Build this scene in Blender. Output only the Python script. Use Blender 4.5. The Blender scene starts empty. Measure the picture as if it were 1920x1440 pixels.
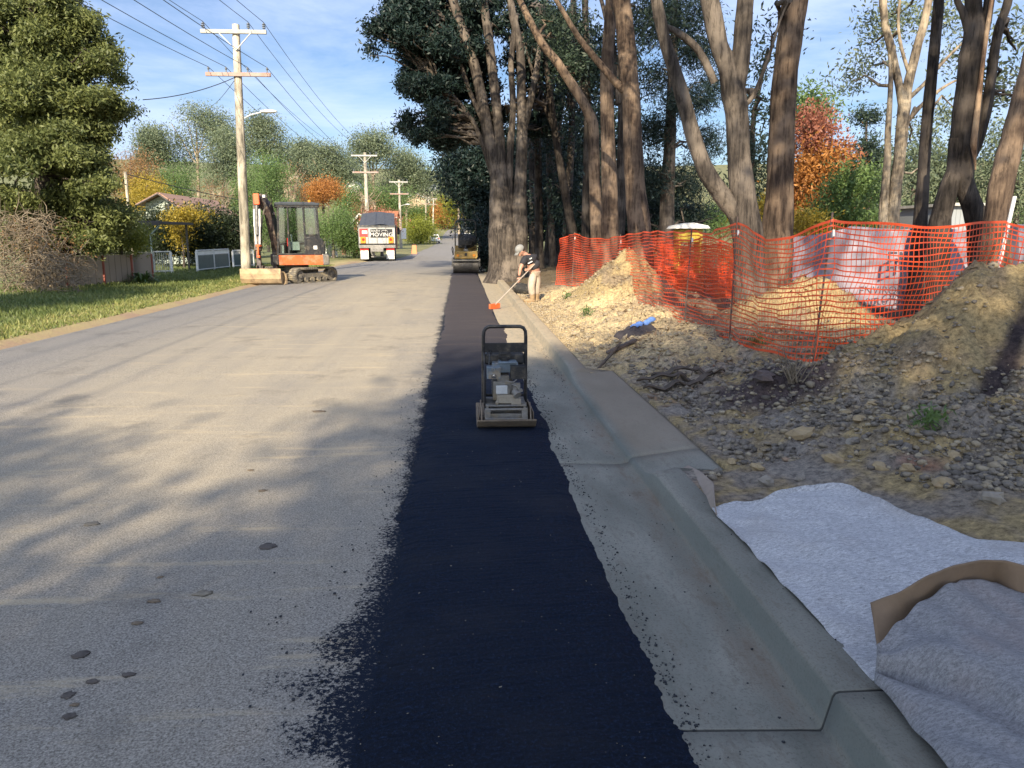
import bpy, math, random
import numpy as np
from mathutils import Vector, Matrix, Euler, noise as mnoise
R = math.radians
sc = bpy.context.scene
col = sc.collection

# ------------------------------------------------------------------ camera, world, sun, exposure
CAM_H = 1.6; PITCH = R(10.93); YAW = R(3.67); F = 1440.0
cam_d = bpy.data.cameras.new('camera'); cam = bpy.data.objects.new('camera', cam_d); col.objects.link(cam)
cam.location = (0, 0, CAM_H)
cam.rotation_euler = (R(90) - PITCH, 0, -YAW)
cam_d.sensor_width = 36; cam_d.lens = 36 * F / 1920
cam_d.clip_start = 0.05; cam_d.clip_end = 3000
sc.camera = cam

SUN_AZ = R(12)      # the sun stands behind the camera, this far to its left
SUN_EL = R(30)
w = bpy.data.worlds.new('World'); sc.world = w; w.use_nodes = True
nt = w.node_tree; nt.nodes.clear()
n_out = nt.nodes.new('ShaderNodeOutputWorld'); n_bg = nt.nodes.new('ShaderNodeBackground')
n_sky = nt.nodes.new('ShaderNodeTexSky'); n_sky.sky_type = 'NISHITA'; n_sky.sun_disc = False
n_sky.sun_elevation = SUN_EL; n_sky.sun_rotation = R(180) + SUN_AZ
n_sky.air_density = 1.1; n_sky.dust_density = 0.6; n_sky.ozone_density = 1.6
tc = nt.nodes.new('ShaderNodeTexCoord'); mp = nt.nodes.new('ShaderNodeMapping')
mp.inputs['Scale'].default_value = (1.0, 1.5, 5.0); mp.inputs['Rotation'].default_value = (0.05, 0.12, 0.5)
n1 = nt.nodes.new('ShaderNodeTexNoise'); n1.inputs['Scale'].default_value = 3.2; n1.inputs['Detail'].default_value = 9; n1.inputs['Roughness'].default_value = 0.62
n1.inputs['Distortion'].default_value = 0.4
rp = nt.nodes.new('ShaderNodeValToRGB'); rp.color_ramp.elements[0].position = 0.36; rp.color_ramp.elements[1].position = 0.68
mul = nt.nodes.new('ShaderNodeMath'); mul.operation = 'MULTIPLY'; mul.inputs[1].default_value = 0.62
mx = nt.nodes.new('ShaderNodeMix'); mx.data_type = 'RGBA'
mx.inputs['B'].default_value = (9.5, 9.6, 10.6, 1)
nt.links.new(tc.outputs['Generated'], mp.inputs['Vector']); nt.links.new(mp.outputs[0], n1.inputs['Vector'])
nt.links.new(n1.outputs['Fac'], rp.inputs['Fac']); nt.links.new(rp.outputs['Color'], mul.inputs[0])
nt.links.new(mul.outputs[0], mx.inputs['Factor']); nt.links.new(n_sky.outputs[0], mx.inputs['A'])
# brighter toward the sun (behind the camera), deeper blue opposite to it
vm = nt.nodes.new('ShaderNodeVectorMath'); vm.operation = 'DOT_PRODUCT'; vm.inputs[1].default_value = (-math.sin(SUN_AZ), -math.cos(SUN_AZ), 0.3)
nt.links.new(tc.outputs['Generated'], vm.inputs[0])
mr = nt.nodes.new('ShaderNodeMapRange'); mr.interpolation_type = 'SMOOTHSTEP'; mr.inputs['From Min'].default_value = -0.45; mr.inputs['From Max'].default_value = 0.5
nt.links.new(vm.outputs['Value'], mr.inputs['Value'])
tint = nt.nodes.new('ShaderNodeMix'); tint.data_type = 'RGBA'; tint.inputs['A'].default_value = (0.48, 0.55, 0.68, 1); tint.inputs['B'].default_value = (1.02, 1.08, 1.2, 1)
nt.links.new(mr.outputs['Result'], tint.inputs['Factor'])
mlt = nt.nodes.new('ShaderNodeMix'); mlt.data_type = 'RGBA'; mlt.blend_type = 'MULTIPLY'; mlt.inputs['Factor'].default_value = 1
nt.links.new(mx.outputs['Result'], mlt.inputs['A']); nt.links.new(tint.outputs['Result'], mlt.inputs['B'])
nt.links.new(mlt.outputs['Result'], n_bg.inputs['Color']); n_bg.inputs['Strength'].default_value = 0.11
nt.links.new(n_bg.outputs[0], n_out.inputs['Surface'])

sun_d = bpy.data.lights.new('sun', 'SUN'); sun_d.energy = 5.0; sun_d.angle = R(0.6); sun_d.color = (1.0, 0.86, 0.64)
sun = bpy.data.objects.new('sun', sun_d); col.objects.link(sun)
to_sun = Vector((-math.sin(SUN_AZ) * math.cos(SUN_EL), -math.cos(SUN_AZ) * math.cos(SUN_EL), math.sin(SUN_EL)))
sun.rotation_euler = to_sun.to_track_quat('Z', 'Y').to_euler()
sc.view_settings.view_transform = 'Standard'; sc.view_settings.look = 'None'
sc.view_settings.exposure = 0.9; sc.view_settings.gamma = 1.0
sc.render.engine = 'CYCLES'
sc.cycles.max_bounces = 6; sc.cycles.diffuse_bounces = 3; sc.cycles.transparent_max_bounces = 6
sc.cycles.use_denoising = True

# ------------------------------------------------------------------ measuring helpers (photo measurements -> metres)
cp, sp, cy, sy = math.cos(PITCH), math.sin(PITCH), math.cos(YAW), math.sin(YAW)
def ray(u, v):
    r = u - 960.0; up = 720.0 - v
    fwd = F * cp + up * sp; dz = -F * sp + up * cp
    return Vector((r * cy + fwd * sy, fwd * cy - r * sy, dz))
def G(u, v, z=0.0):
    d = ray(u, v); t = (z - CAM_H) / d.z
    return Vector((d.x * t, d.y * t, z))
def AT(u, v, Y):
    d = ray(u, v); t = Y / d.y
    return Vector((d.x * t, Y, CAM_H + d.z * t))
def PX(n, Y):            # n photo pixels at distance Y, in metres
    return n * Y / F

# ------------------------------------------------------------------ object helpers
def tag(o, label=None, cat=None, group=None, kind=None):
    if label: o['label'] = label
    if cat: o['category'] = cat
    if group: o['group'] = group
    if kind: o['kind'] = kind
    return o
def thing(name, label, cat, loc=(0, 0, 0), group=None):
    o = bpy.data.objects.new(name, None); o.empty_display_size = 0.2; o.location = loc; col.objects.link(o)
    return tag(o, label, cat, group)
def link(name, me, parent=None, smooth=False):
    o = bpy.data.objects.new(name, me); col.objects.link(o)
    if parent is not None:
        o.parent = parent
        if parent.type == 'EMPTY': o.location = -Vector(parent.location)
    return o
def copy_tree(o, parent=None):
    c = o.copy(); col.objects.link(c)
    if parent is not None: c.parent = parent
    for ch in list(o.children): copy_tree(ch, c)
    return c

class MB:
    """collects shapes in world coordinates (or in self.M's frame) and links them as one mesh"""
    def __init__(s, M=None): s.v = []; s.f = []; s.sm = []; s.mi = []; s.M = M; s.cur = 0
    def add(s, vs, fs, smooth=False):
        b = len(s.v)
        if s.M is not None: vs = [s.M @ Vector(p) for p in vs]
        s.v += [tuple(p) for p in vs]; s.f += [tuple(i + b for i in f) for f in fs]
        s.sm += [smooth] * len(fs); s.mi += [s.cur] * len(fs)
    def box(s, c, size, rot=None, taper=1.0):
        x, y, z = [k / 2 for k in size]
        vs = []
        for sx, sy_, sz in ((-1,-1,-1),(1,-1,-1),(1,1,-1),(-1,1,-1),(-1,-1,1),(1,-1,1),(1,1,1),(-1,1,1)):
            k = taper if sz > 0 else 1
            p = Vector((sx * x * k, sy_ * y * k, sz * z))
            if rot is not None: p = Euler(rot).to_matrix() @ p
            vs.append(p + Vector(c))
        s.add(vs, [(0,3,2,1),(4,5,6,7),(0,1,5,4),(1,2,6,5),(2,3,7,6),(3,0,4,7)])
    def beam(s, a, b, wd, h=None, up=(0, 0, 1)):
        a = Vector(a); b = Vector(b); h = h or wd; d = (b - a).normalized()
        u = Vector(up)
        if abs(d.dot(u)) > 0.95: u = Vector((0, 1, 0))
        r = d.cross(u).normalized(); u = r.cross(d)
        vs = [p + r * (i * wd / 2) + u * (j * h / 2) for p in (a, b) for i, j in ((-1,-1),(1,-1),(1,1),(-1,1))]
        s.add(vs, [(3,2,1,0),(4,5,6,7),(0,1,5,4),(1,2,6,5),(2,3,7,6),(3,0,4,7)])
    def tube(s, pts, rad, n=8, caps=True, wob=0.0, seed=0, flat=None):
        pts = [Vector(p) for p in pts]; m = len(pts)
        if not isinstance(rad, (list, tuple)): rad = [rad] * m
        d0 = (pts[1] - pts[0]).normalized(); ref = Vector((0, 0, 1)) if abs(d0.z) < 0.9 else Vector((1, 0, 0))
        r = d0.cross(ref).normalized(); vs = []
        rnd = random.Random(seed); ph = [rnd.uniform(0, 6.28) for _ in range(4)]
        for i, p in enumerate(pts):
            d = (pts[min(i + 1, m - 1)] - pts[max(i - 1, 0)]).normalized()
            r = (r - d * r.dot(d)).normalized(); q = d.cross(r)
            for k in range(n):
                a = 2 * math.pi * k / n
                w_ = 1 + (wob * (math.sin(3 * a + ph[0] + i * .5) * .5 + math.sin(5 * a + ph[1] - i * .3) * .3 + math.sin(i * 1.7 + ph[2]) * .4) if wob else 0)
                vs.append(p + (r * math.cos(a) + q * math.sin(a)) * rad[i] * w_)
        fs = [(i*n+k, i*n+(k+1)%n, (i+1)*n+(k+1)%n, (i+1)*n+k) for i in range(m-1) for k in range(n)]
        s.add(vs, fs, True)
        if caps: s.add(vs[:n], [tuple(range(n - 1, -1, -1))]); s.add(vs[-n:], [tuple(range(n))])
    def cyl(s, a, b, r, n=16): s.tube([a, b], [r, r], n)
    def prism(s, poly, axis, lo, hi):
        """poly: 2-D points in the plane across axis ('x': (y,z), 'y': (x,z), 'z': (x,y))"""
        def P(p, t): return {'x': (t, p[0], p[1]), 'y': (p[0], t, p[1]), 'z': (p[0], p[1], t)}[axis]
        n = len(poly); vs = [P(p, lo) for p in poly] + [P(p, hi) for p in poly]
        s.add(vs, [tuple(range(n - 1, -1, -1)), tuple(range(n, 2 * n))] + [(i, (i+1) % n, (i+1) % n + n, i + n) for i in range(n)])
    def ell(s, c, r, nu=16, nv=10, jit=0, seed=0, rot=None):
        rnd = random.Random(seed); vs = []; 
        E = Euler(rot).to_matrix() if rot is not None else None
        for j in range(nv + 1):
            t = math.pi * j / nv
            for i in range(nu):
                a = 2 * math.pi * i / nu; k = 1 + (rnd.uniform(-jit, jit) if 0 < j < nv else 0)
                p = Vector((r[0]*math.sin(t)*math.cos(a)*k, r[1]*math.sin(t)*math.sin(a)*k, r[2]*math.cos(t)*k))
                if E is not None: p = E @ p
                vs.append(p + Vector(c))
        s.add(vs, [(j*nu+i, (j+1)*nu+i, (j+1)*nu+(i+1)%nu, j*nu+(i+1)%nu) for j in range(nv) for i in range(nu)], True)
    def grid(s, P, smooth=True):
        m = len(P); n = len(P[0]); vs = [p for row in P for p in row]
        s.add(vs, [(i*n+j, i*n+j+1, (i+1)*n+j+1, (i+1)*n+j) for i in range(m-1) for j in range(n-1)], smooth)
    def build(s, name, mat, parent=None, bevel=0, solid=0, sub=0):
        me = bpy.data.meshes.new(name); me.from_pydata(s.v, [], s.f)
        for m_ in (mat if isinstance(mat, (list, tuple)) else [mat]): me.materials.append(m_)
        me.polygons.foreach_set('use_smooth', s.sm); me.polygons.foreach_set('material_index', s.mi); me.update()
        o = link(name, me, parent)
        if solid: md = o.modifiers.new('s', 'SOLIDIFY'); md.thickness = solid; md.offset = 0
        if bevel: md = o.modifiers.new('b', 'BEVEL'); md.width = bevel; md.segments = 2; md.limit_method = 'ANGLE'
        if sub: md = o.modifiers.new('u', 'SUBSURF'); md.levels = sub; md.render_levels = sub
        return o

def np_mesh(name, V, Fq, mat, parent=None, var=None, smooth=False, colr=None):
    """V (N,3) float, Fq (M,k) int"""
    me = bpy.data.meshes.new(name); M_, k = Fq.shape
    me.vertices.add(len(V)); me.vertices.foreach_set('co', np.ascontiguousarray(V, dtype=np.float32).ravel())
    me.loops.add(M_ * k); me.loops.foreach_set('vertex_index', Fq.astype(np.int32).ravel())
    me.polygons.add(M_); me.polygons.foreach_set('loop_start', np.arange(0, M_ * k, k, dtype=np.int32))
    if smooth: me.polygons.foreach_set('use_smooth', np.ones(M_, dtype=bool))
    me.update(calc_edges=True)
    if var is not None:
        a = me.attributes.new('var', 'FLOAT', 'FACE'); a.data.foreach_set('value', var.astype(np.float32))
    if colr is not None:
        a = me.attributes.new('tint', 'FLOAT_COLOR', 'POINT')
        a.data.foreach_set('color', np.ascontiguousarray(np.c_[colr, np.ones(len(colr))], dtype=np.float32).ravel())
    me.materials.append(mat)
    return link(name, me, parent)

# ------------------------------------------------------------------ materials
def new_mat(name):
    m = bpy.data.materials.new(name); m.use_nodes = True; nt = m.node_tree
    b = nt.nodes['Principled BSDF']; return m, nt, b
def N(nt, t, **kw):
    n = nt.nodes.new(t)
    for k, v in kw.items():
        if k in n.inputs: n.inputs[k].default_value = v
        else: setattr(n, k, v)
    return n
def noise_n(nt, vec, scale, detail=4, rough=0.55):
    n = N(nt, 'ShaderNodeTexNoise', Scale=scale, Detail=detail, Roughness=rough)
    nt.links.new(vec, n.inputs['Vector']); return n.outputs['Fac']
def ramp(nt, fac, stops):
    r = nt.nodes.new('ShaderNodeValToRGB'); e = r.color_ramp.elements
    while len(e) < len(stops): e.new(0.5)
    for i, (p, c) in enumerate(stops):
        e[i].position = p; e[i].color = (*c, 1) if len(c) == 3 else c
    nt.links.new(fac, r.inputs['Fac']); return r.outputs['Color']
def mixc(nt, fac, a, b, mode='MIX'):
    m = nt.nodes.new('ShaderNodeMix'); m.data_type = 'RGBA'; m.blend_type = mode
    for s_, k in ((fac, 'Factor'), (a, 'A'), (b, 'B')):
        if isinstance(s_, (int, float)): m.inputs[k].default_value = s_
        elif isinstance(s_, tuple): m.inputs[k].default_value = (*s_, 1) if len(s_) == 3 else s_
        else: nt.links.new(s_, m.inputs[k])
    return m.outputs['Result']
def mth(nt, op, a, b=None, clamp=False):
    m = nt.nodes.new('ShaderNodeMath'); m.operation = op; m.use_clamp = clamp
    for i, s_ in enumerate((a, b)):
        if s_ is None: continue
        if isinstance(s_, (int, float)): m.inputs[i].default_value = s_
        else: nt.links.new(s_, m.inputs[i])
    return m.outputs[0]
def maprange(nt, v, a, b, c=0.0, d=1.0, smooth=True):
    m = nt.nodes.new('ShaderNodeMapRange'); m.interpolation_type = 'SMOOTHSTEP' if smooth else 'LINEAR'
    nt.links.new(v, m.inputs['Value'])
    for k, x in zip(('From Min', 'From Max', 'To Min', 'To Max'), (a, b, c, d)): m.inputs[k].default_value = x
    return m.outputs['Result']
def bump(nt, b, h, strength, dist=0.02):
    n = N(nt, 'ShaderNodeBump', Strength=strength, Distance=dist)
    nt.links.new(h, n.inputs['Height']); nt.links.new(n.outputs[0], b.inputs['Normal'])
def objco(nt): return N(nt, 'ShaderNodeTexCoord').outputs['Object']

def mat(name, c, c2=None, scale=6.0, rough=0.7, bmp=0.0, metal=0.0, bscale=None, spec=None, dirt=None, dist=0.01):
    m, nt, b = new_mat(name); v = objco(nt)
    c2 = c2 or tuple(k * 0.75 for k in c)
    f = noise_n(nt, v, scale, 6, 0.65)
    out = ramp(nt, f, [(0.3, c2), (0.68, c)])
    if dirt is not None:
        out = mixc(nt, maprange(nt, noise_n(nt, v, scale * .45 + 1, 7, .7), .48, .66), out, dirt)
    nt.links.new(out, b.inputs['Base Color'])
    b.inputs['Roughness'].default_value = rough; b.inputs['Metallic'].default_value = metal
    if spec is not None: b.inputs['Specular IOR Level'].default_value = spec
    if bmp: bump(nt, b, noise_n(nt, v, bscale or scale * 3, 5, .6), bmp, dist)
    return m
def leafmat(name, dark, light, odd=None, trans=0.25, scale=0.8):
    m, nt, b = new_mat(name)
    a = N(nt, 'ShaderNodeAttribute', attribute_name='var').outputs['Fac']
    f = mth(nt, 'ADD', mth(nt, 'MULTIPLY', a, 0.62), mth(nt, 'MULTIPLY', noise_n(nt, objco(nt), scale, 3), 0.42))
    st = [(0.2, dark), (0.78, light)]
    if odd: st.append((0.93, odd))
    c = ramp(nt, f, st)
    nt.links.new(c, b.inputs['Base Color']); b.inputs['Roughness'].default_value = 0.5
    b.inputs['Specular IOR Level'].default_value = 0.35
    t = nt.nodes.new('ShaderNodeBsdfTranslucent'); nt.links.new(c, t.inputs['Color'])
    ms = nt.nodes.new('ShaderNodeMixShader'); ms.inputs[0].default_value = trans
    nt.links.new(b.outputs[0], ms.inputs[1]); nt.links.new(t.outputs[0], ms.inputs[2])
    nt.links.new(ms.outputs[0], nt.nodes['Material Output'].inputs['Surface'])
    return m
def barkmat(name, c, c2, sc_=5.0):
    m, nt, b = new_mat(name)
    mp_ = N(nt, 'ShaderNodeMapping'); mp_.inputs['Scale'].default_value = (1, 1, 0.13)
    nt.links.new(objco(nt), mp_.inputs['Vector'])
    f = noise_n(nt, mp_.outputs[0], sc_ * 3.2, 8, .72); f2 = noise_n(nt, objco(nt), sc_ * .35, 4)
    k = ramp(nt, f, [(0.34, tuple(x * .45 for x in c2)), (0.5, c2), (0.7, c)])
    k = mixc(nt, maprange(nt, f2, .42, .66), k, tuple(min(1, x * 1.5) for x in c), 'MIX')
    k = mixc(nt, mth(nt, 'MULTIPLY', maprange(nt, f, .36, .5, 1, 0), .7), k, tuple(x * .4 for x in c2))
    nt.links.new(k, b.inputs['Base Color']); b.inputs['Roughness'].default_value = 0.9
    b.inputs['Specular IOR Level'].default_value = 0.2
    bump(nt, b, f, 0.9, 0.04)
    return m

MT = {}
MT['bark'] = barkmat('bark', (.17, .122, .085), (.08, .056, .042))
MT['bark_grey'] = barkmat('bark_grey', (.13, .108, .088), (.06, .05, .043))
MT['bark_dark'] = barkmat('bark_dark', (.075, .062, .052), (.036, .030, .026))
MT['bark_pale'] = barkmat('bark_pale', (.28, .23, .165), (.15, .12, .09))
MT['heartwood'] = barkmat('heartwood', (.42, .30, .19), (.26, .16, .10))
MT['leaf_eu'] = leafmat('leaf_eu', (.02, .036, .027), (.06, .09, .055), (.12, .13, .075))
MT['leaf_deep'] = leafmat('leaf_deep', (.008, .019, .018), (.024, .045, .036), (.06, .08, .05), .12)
MT['leaf_left'] = leafmat('leaf_left', (.055, .08, .03), (.25, .275, .09), (.42, .38, .15), .38)
MT['leaf_far'] = leafmat('leaf_far', (.075, .11, .07), (.21, .245, .14), (.30, .30, .19), .25, .25)
MT['leaf_green'] = leafmat('leaf_green', (.055, .105, .033), (.17, .25, .075), (.24, .30, .09), .3, .5)
MT['leaf_lime'] = leafmat('leaf_lime', (.10, .13, .02), (.30, .32, .05), (.42, .38, .06), .3, .8)
MT['leaf_orange'] = leafmat('leaf_orange', (.22, .08, .025), (.52, .24, .06), (.62, .36, .08), .3, .5)
MT['leaf_red'] = leafmat('leaf_red', (.20, .075, .055), (.42, .17, .10), (.5, .28, .12), .3, .5)
MT['leaf_brown'] = leafmat('leaf_brown', (.14, .08, .035), (.34, .19, .08), (.40, .28, .10), .3, .5)
MT['leaf_yellow'] = leafmat('leaf_yellow', (.16, .13, .02), (.46, .34, .045), (.6, .42, .05), .3, .8)
MT['leaf_ivy'] = leafmat('leaf_ivy', (.012, .022, .01), (.035, .05, .02), (.07, .08, .02), .15, .8)
MT['twig'] = mat('twig', (.27, .22, .155), (.12, .09, .06), 9, .9)
MT['twig_dark'] = mat('twig_dark', (.12, .09, .07), (.05, .04, .03), 9, .9)
MT['black'] = mat('black_paint', (.022, .023, .026), (.012, .012, .014), 12, .42, dirt=(.10, .085, .065))
MT['rubber'] = mat('rubber', (.03, .029, .028), (.018, .018, .018), 14, .85, .3, dirt=(.13, .11, .085))
MT['steel'] = mat('steel', (.34, .33, .31), (.18, .17, .16), 14, .45, .1, .7)
MT['chrome'] = mat('chrome', (.75, .75, .75), (.6, .6, .6), 5, .18, 0, 1.0)
MT['white'] = mat('white_paint', (.78, .78, .75), (.66, .66, .63), 4, .5)
MT['orange'] = mat('orange_paint', (.78, .13, .03), (.62, .10, .03), 6, .4, dirt=(.42, .20, .10))
MT['glass'] = None
g_, gnt, gb = new_mat('cab_glass'); gb.inputs['Base Color'].default_value = (.9, .95, .95, 1); gb.inputs['Roughness'].default_value = .03
tr = gnt.nodes.new('ShaderNodeBsdfTransparent'); tr.inputs['Color'].default_value = (.72, .78, .76, 1)
gl = gnt.nodes.new('ShaderNodeBsdfGlossy'); gl.inputs['Roughness'].default_value = .03
ms = gnt.nodes.new('ShaderNodeMixShader'); ms.inputs[0].default_value = .1
gnt.links.new(tr.outputs[0], ms.inputs[1]); gnt.links.new(gl.outputs[0], ms.inputs[2]); gnt.links.new(ms.outputs[0], gnt.nodes['Material Output'].inputs['Surface'])
MT['glass'] = g_
MT['dark_glass'] = mat('dark_glass', (.02, .025, .03), (.015, .018, .02), 2, .08)
MT['lamp_amber'] = mat('lamp_amber', (.85, .33, .03), (.7, .22, .02), 9, .3)
MT['lamp_red'] = mat('lamp_red', (.6, .03, .02), (.45, .02, .02), 9, .3)
MT['yellow'] = mat('yellow_paint', (.45, .29, .08), (.34, .22, .06), 8, .5, dirt=(.25, .18, .08))
# ------------------------------------------------------------------ terrain
def sstep(a, b, x):
    t = min(1, max(0, (x - a) / (b - a))); return t * t * (3 - 2 * t)
def prof(Y):
    z = 0.0002 * max(0, Y - 95) ** 2 if Y < 330 else 0.0002 * 235 ** 2 + 0.094 * 0.5 * (Y - 330)
    return z + 0.04 * max(0, Y - 240) * (1 if Y < 330 else 1)
def fr(x, y, s, o=4, seed=0.0): return mnoise.fractal(Vector((x * s + seed, y * s - seed * 1.7, seed)), 0.9, 2.1, o)
# (x, y, height, radius x, radius y, turn)
PILES = [(4.55, 6.35, 0.82, 1.1, .9, R(12)), (3.4, 16.4, 0.95, .95, 1.2, 0.2), (4.95, 10.9, .85, .95, 1.0, 0.0),
         (2.75, 6.55, 0.26, 0.45, 0.38, 0), (2.6, 13.6, 0.16, .9, .7, 0), (2.35, 11.6, .15, .8, .7, 0), (2.3, 9.5, .12, .8, .6, 0), (3.1, 12.3, .12, .9, .8, 0),
         (6.3, 6.5, .42, 1.2, .9, 0), (3.3, 4.9, .13, .9, .5, 0), (2.5, 18.6, .2, .6, .8, 0)]
def verge(X, Y):
    d = X - 1.42
    if 4.72 < Y < 8.5: d = X - 1.70
    if d < -.01 and X > 1.33 and 4.72 < Y < 8.5: return -.06
    base = 0.11 + 0.27 * sstep(0.2, 2.2, d) + 0.14 * sstep(2.0, 4.0, d) * (1 - sstep(9, 14, Y))
    if Y > 8: base -= 0.06 * sstep(9, 12, Y)
    if X > 3.9 and 7.5 < Y < 15: base -= .25 * sstep(3.9, 4.8, X) * sstep(7.5, 8.6, Y) * (1 - sstep(13, 15, Y))
    base += 0.22 * sstep(1.7, 2.3, X + .25 * fr(X, Y, .5)) * sstep(4.7, 5.3, Y) * 0 
    z = base
    for (px, py, h, rx, ry, a) in PILES:
        dx, dy = X - px, Y - py
        if abs(dx) > 2.6 * rx or abs(dy) > 2.6 * ry + 1: continue
        ca, sa = math.cos(a), math.sin(a); ex = (dx * ca + dy * sa) / rx; ey = (-dx * sa + dy * ca) / ry
        r = math.sqrt(ex * ex + ey * ey)
        k = max(0, 1 - r / 1.45)
        k = max(0, 1 - math.sqrt(r * r + .07) / 1.45); prof_ = (k ** 1.2) * 1.22 if h > .5 else math.exp(-r * r * 1.5)
        z += h * prof_ * (1 + .16 * fr(X, Y, 1.6, 3, 3.3))
    amp = sstep(0, .35, d)
    pk = min(1, max(0, (z - base) * 3)); z += pk * (.13 * fr(X, Y, 1.9, 4, 14) + .07 * abs(fr(X, Y, 4, 4, 17)))
    fab = (1 - sstep(4.2, 4.9, Y + .25 * (X - 2)))      # smoother under the fabric
    rough = .055 * (1 - .75 * fab) * (1 if Y < 20 else .6)
    z += amp * (fr(X, Y, 1.1, 3, 1.0) * .06 * (1 - .5 * fab) + fr(X, Y, 4.5, 4, 7.0) * rough * 1.2)
    if Y < 14: z += amp * (1 - .8 * fab) * abs(fr(X, Y, 9, 4, 2.0)) * .045
    return max(z, 0.06) + prof(Y)
def left_ground(X, Y):
    z = prof(Y) + 0.02 + .05 * sstep(-8, -14, X)
    if Y > 60: z += .03 * max(0, -X - 14) * sstep(60, 120, Y)
    z += .02 * fr(X, Y, .5, 3)
    return z
def right_ground(X, Y):
    return prof(Y) + .25 * sstep(1.3, 3, X) + .03 * max(0, X - 4) * sstep(60, 120, Y)
def gz(X, Y):
    if X > 1.33: return verge(X, Y) if Y < 60 else right_ground(X, Y)
    if X < -6.7: return left_ground(X, Y)
    return prof(Y)
def GG(u, v, z0=.2):
    p = G(u, v, z0)
    for _ in range(12): p = G(u, v, .5 * p.z + .5 * gz(p.x, p.y))
    return p

def road_left(Y):
    return -6.6 + 2.2 * sstep(43, 60, Y)
# wide ground sheet
xs = np.concatenate([-np.geomspace(900, 30, 26), np.linspace(-28, -6.4, 40), [-5.5, 0, 1.2, 1.6], np.linspace(2.5, 20, 14), np.geomspace(24, 900, 24)])
ys = np.concatenate([[-200, -60, -25, -5, 0, 5], np.linspace(8, 60, 60), np.geomspace(63, 2000, 50)])
V = []
for Y in ys:
    for X in xs:
        if X <= road_left(Y) - .12: z = left_ground(X, Y)
        elif X < 1.4: z = prof(Y) - .12
        elif Y <= 61: z = prof(Y) - .3
        else: z = right_ground(X, Y)
        V.append((X, Y, z))
nx = len(xs); idx = np.arange(len(ys) * nx).reshape(len(ys), nx)
Fq = np.stack([idx[:-1, :-1], idx[:-1, 1:], idx[1:, 1:], idx[1:, :-1]], -1).reshape(-1, 4)
m, nt_, b = new_mat('lawn'); v = objco(nt_)
sx = N(nt_, 'ShaderNodeSeparateXYZ'); nt_.links.new(v, sx.inputs[0])
f1 = noise_n(nt_, v, .7, 6, .7); f2 = noise_n(nt_, v, 14, 6, .7)
c = ramp(nt_, f1, [(.32, (.09, .115, .04)), (.5, (.19, .20, .07)), (.66, (.34, .29, .13))])
c = mixc(nt_, mth(nt_, 'MULTIPLY', f2, .5), c, (.03, .045, .015))
edge = mth(nt_, 'ADD', sx.outputs['X'], mth(nt_, 'MULTIPLY', mth(nt_, 'SUBTRACT', f1, .5), 1.6))
c = mixc(nt_, mth(nt_, 'MULTIPLY', maprange(nt_, edge, -8.6, -7.2), mth(nt_, 'MULTIPLY', maprange(nt_, sx.outputs['X'], 0, 2, 1, 0), maprange(nt_, sx.outputs['Y'], 47, 56, 1, .1))), c, (.36, .29, .13))
c = mixc(nt_, mth(nt_, 'MULTIPLY', mth(nt_, 'MULTIPLY', maprange(nt_, edge, -7.25, -6.7), maprange(nt_, noise_n(nt_, v, .9, 6, .7), .35, .62, .25, 1)), maprange(nt_, sx.outputs['Y'], 46, 54, 1, .12)), c, (.30, .20, .13))
nt_.links.new(c, b.inputs['Base Color']); b.inputs['Roughness'].default_value = .95; bump(nt_, b, f2, .7, .04)
tag(np_mesh('ground', np.array(V), Fq, m, smooth=True), kind='structure')

# old road
ys = np.concatenate([np.linspace(-25, 43, 30), np.linspace(44, 60, 17), np.linspace(64, 340, 60)])
V = []; 
for Y in ys:
    xl = road_left(Y) + .06 * math.sin(Y * 2.3) + .05 * math.sin(Y * 5.1)
    for t in np.linspace(0, 1, 12): V.append((xl + (.66 - xl) * t, Y, prof(Y) + .012 * math.sin(t * 3.14) * (1 if Y > 10 else 0) - .002))
idx = np.arange(len(ys) * 12).reshape(len(ys), 12)
Fq = np.stack([idx[:-1, :-1], idx[:-1, 1:], idx[1:, 1:], idx[1:, :-1]], -1).reshape(-1, 4)
m, nt_, b = new_mat('old_asphalt'); v = objco(nt_)
sx = N(nt_, 'ShaderNodeSeparateXYZ'); nt_.links.new(v, sx.inputs[0])
fa = noise_n(nt_, v, 115, 4, .8); fb = noise_n(nt_, v, .55, 6, .62); fc = noise_n(nt_, v, 26, 6, .75)
mpl = N(nt_, 'ShaderNodeMapping'); mpl.inputs['Scale'].default_value = (1.3, .12, 1); nt_.links.new(v, mpl.inputs['Vector'])
fs = noise_n(nt_, mpl.outputs[0], 1.6, 6, .65)
grey = ramp(nt_, fa, [(.36, (.07, .066, .062)), (.5, (.20, .19, .178)), (.64, (.38, .36, .33))])
dust = ramp(nt_, fa, [(.34, (.16, .135, .10)), (.5, (.365, .315, .235)), (.66, (.54, .475, .365))])
band = mth(nt_, 'MULTIPLY', maprange(nt_, sx.outputs['X'], -6.2, -2.6), maprange(nt_, sx.outputs['X'], -.2, -1.2, .75, 1))
near = maprange(nt_, sx.outputs['Y'], 1.5, 6.5, .45, 1)
far = maprange(nt_, sx.outputs['Y'], 26, 42, 1, .12)
sm = N(nt_, 'ShaderNodeMapping'); sm.inputs['Scale'].default_value = (.5, 3.5, 1); sm.inputs['Rotation'].default_value = (0, 0, .25); nt_.links.new(v, sm.inputs['Vector'])
smear = maprange(nt_, noise_n(nt_, sm.outputs[0], 1.4, 7, .7), .53, .68)
df = mth(nt_, 'MULTIPLY', mth(nt_, 'MULTIPLY', band, far), near)
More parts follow.
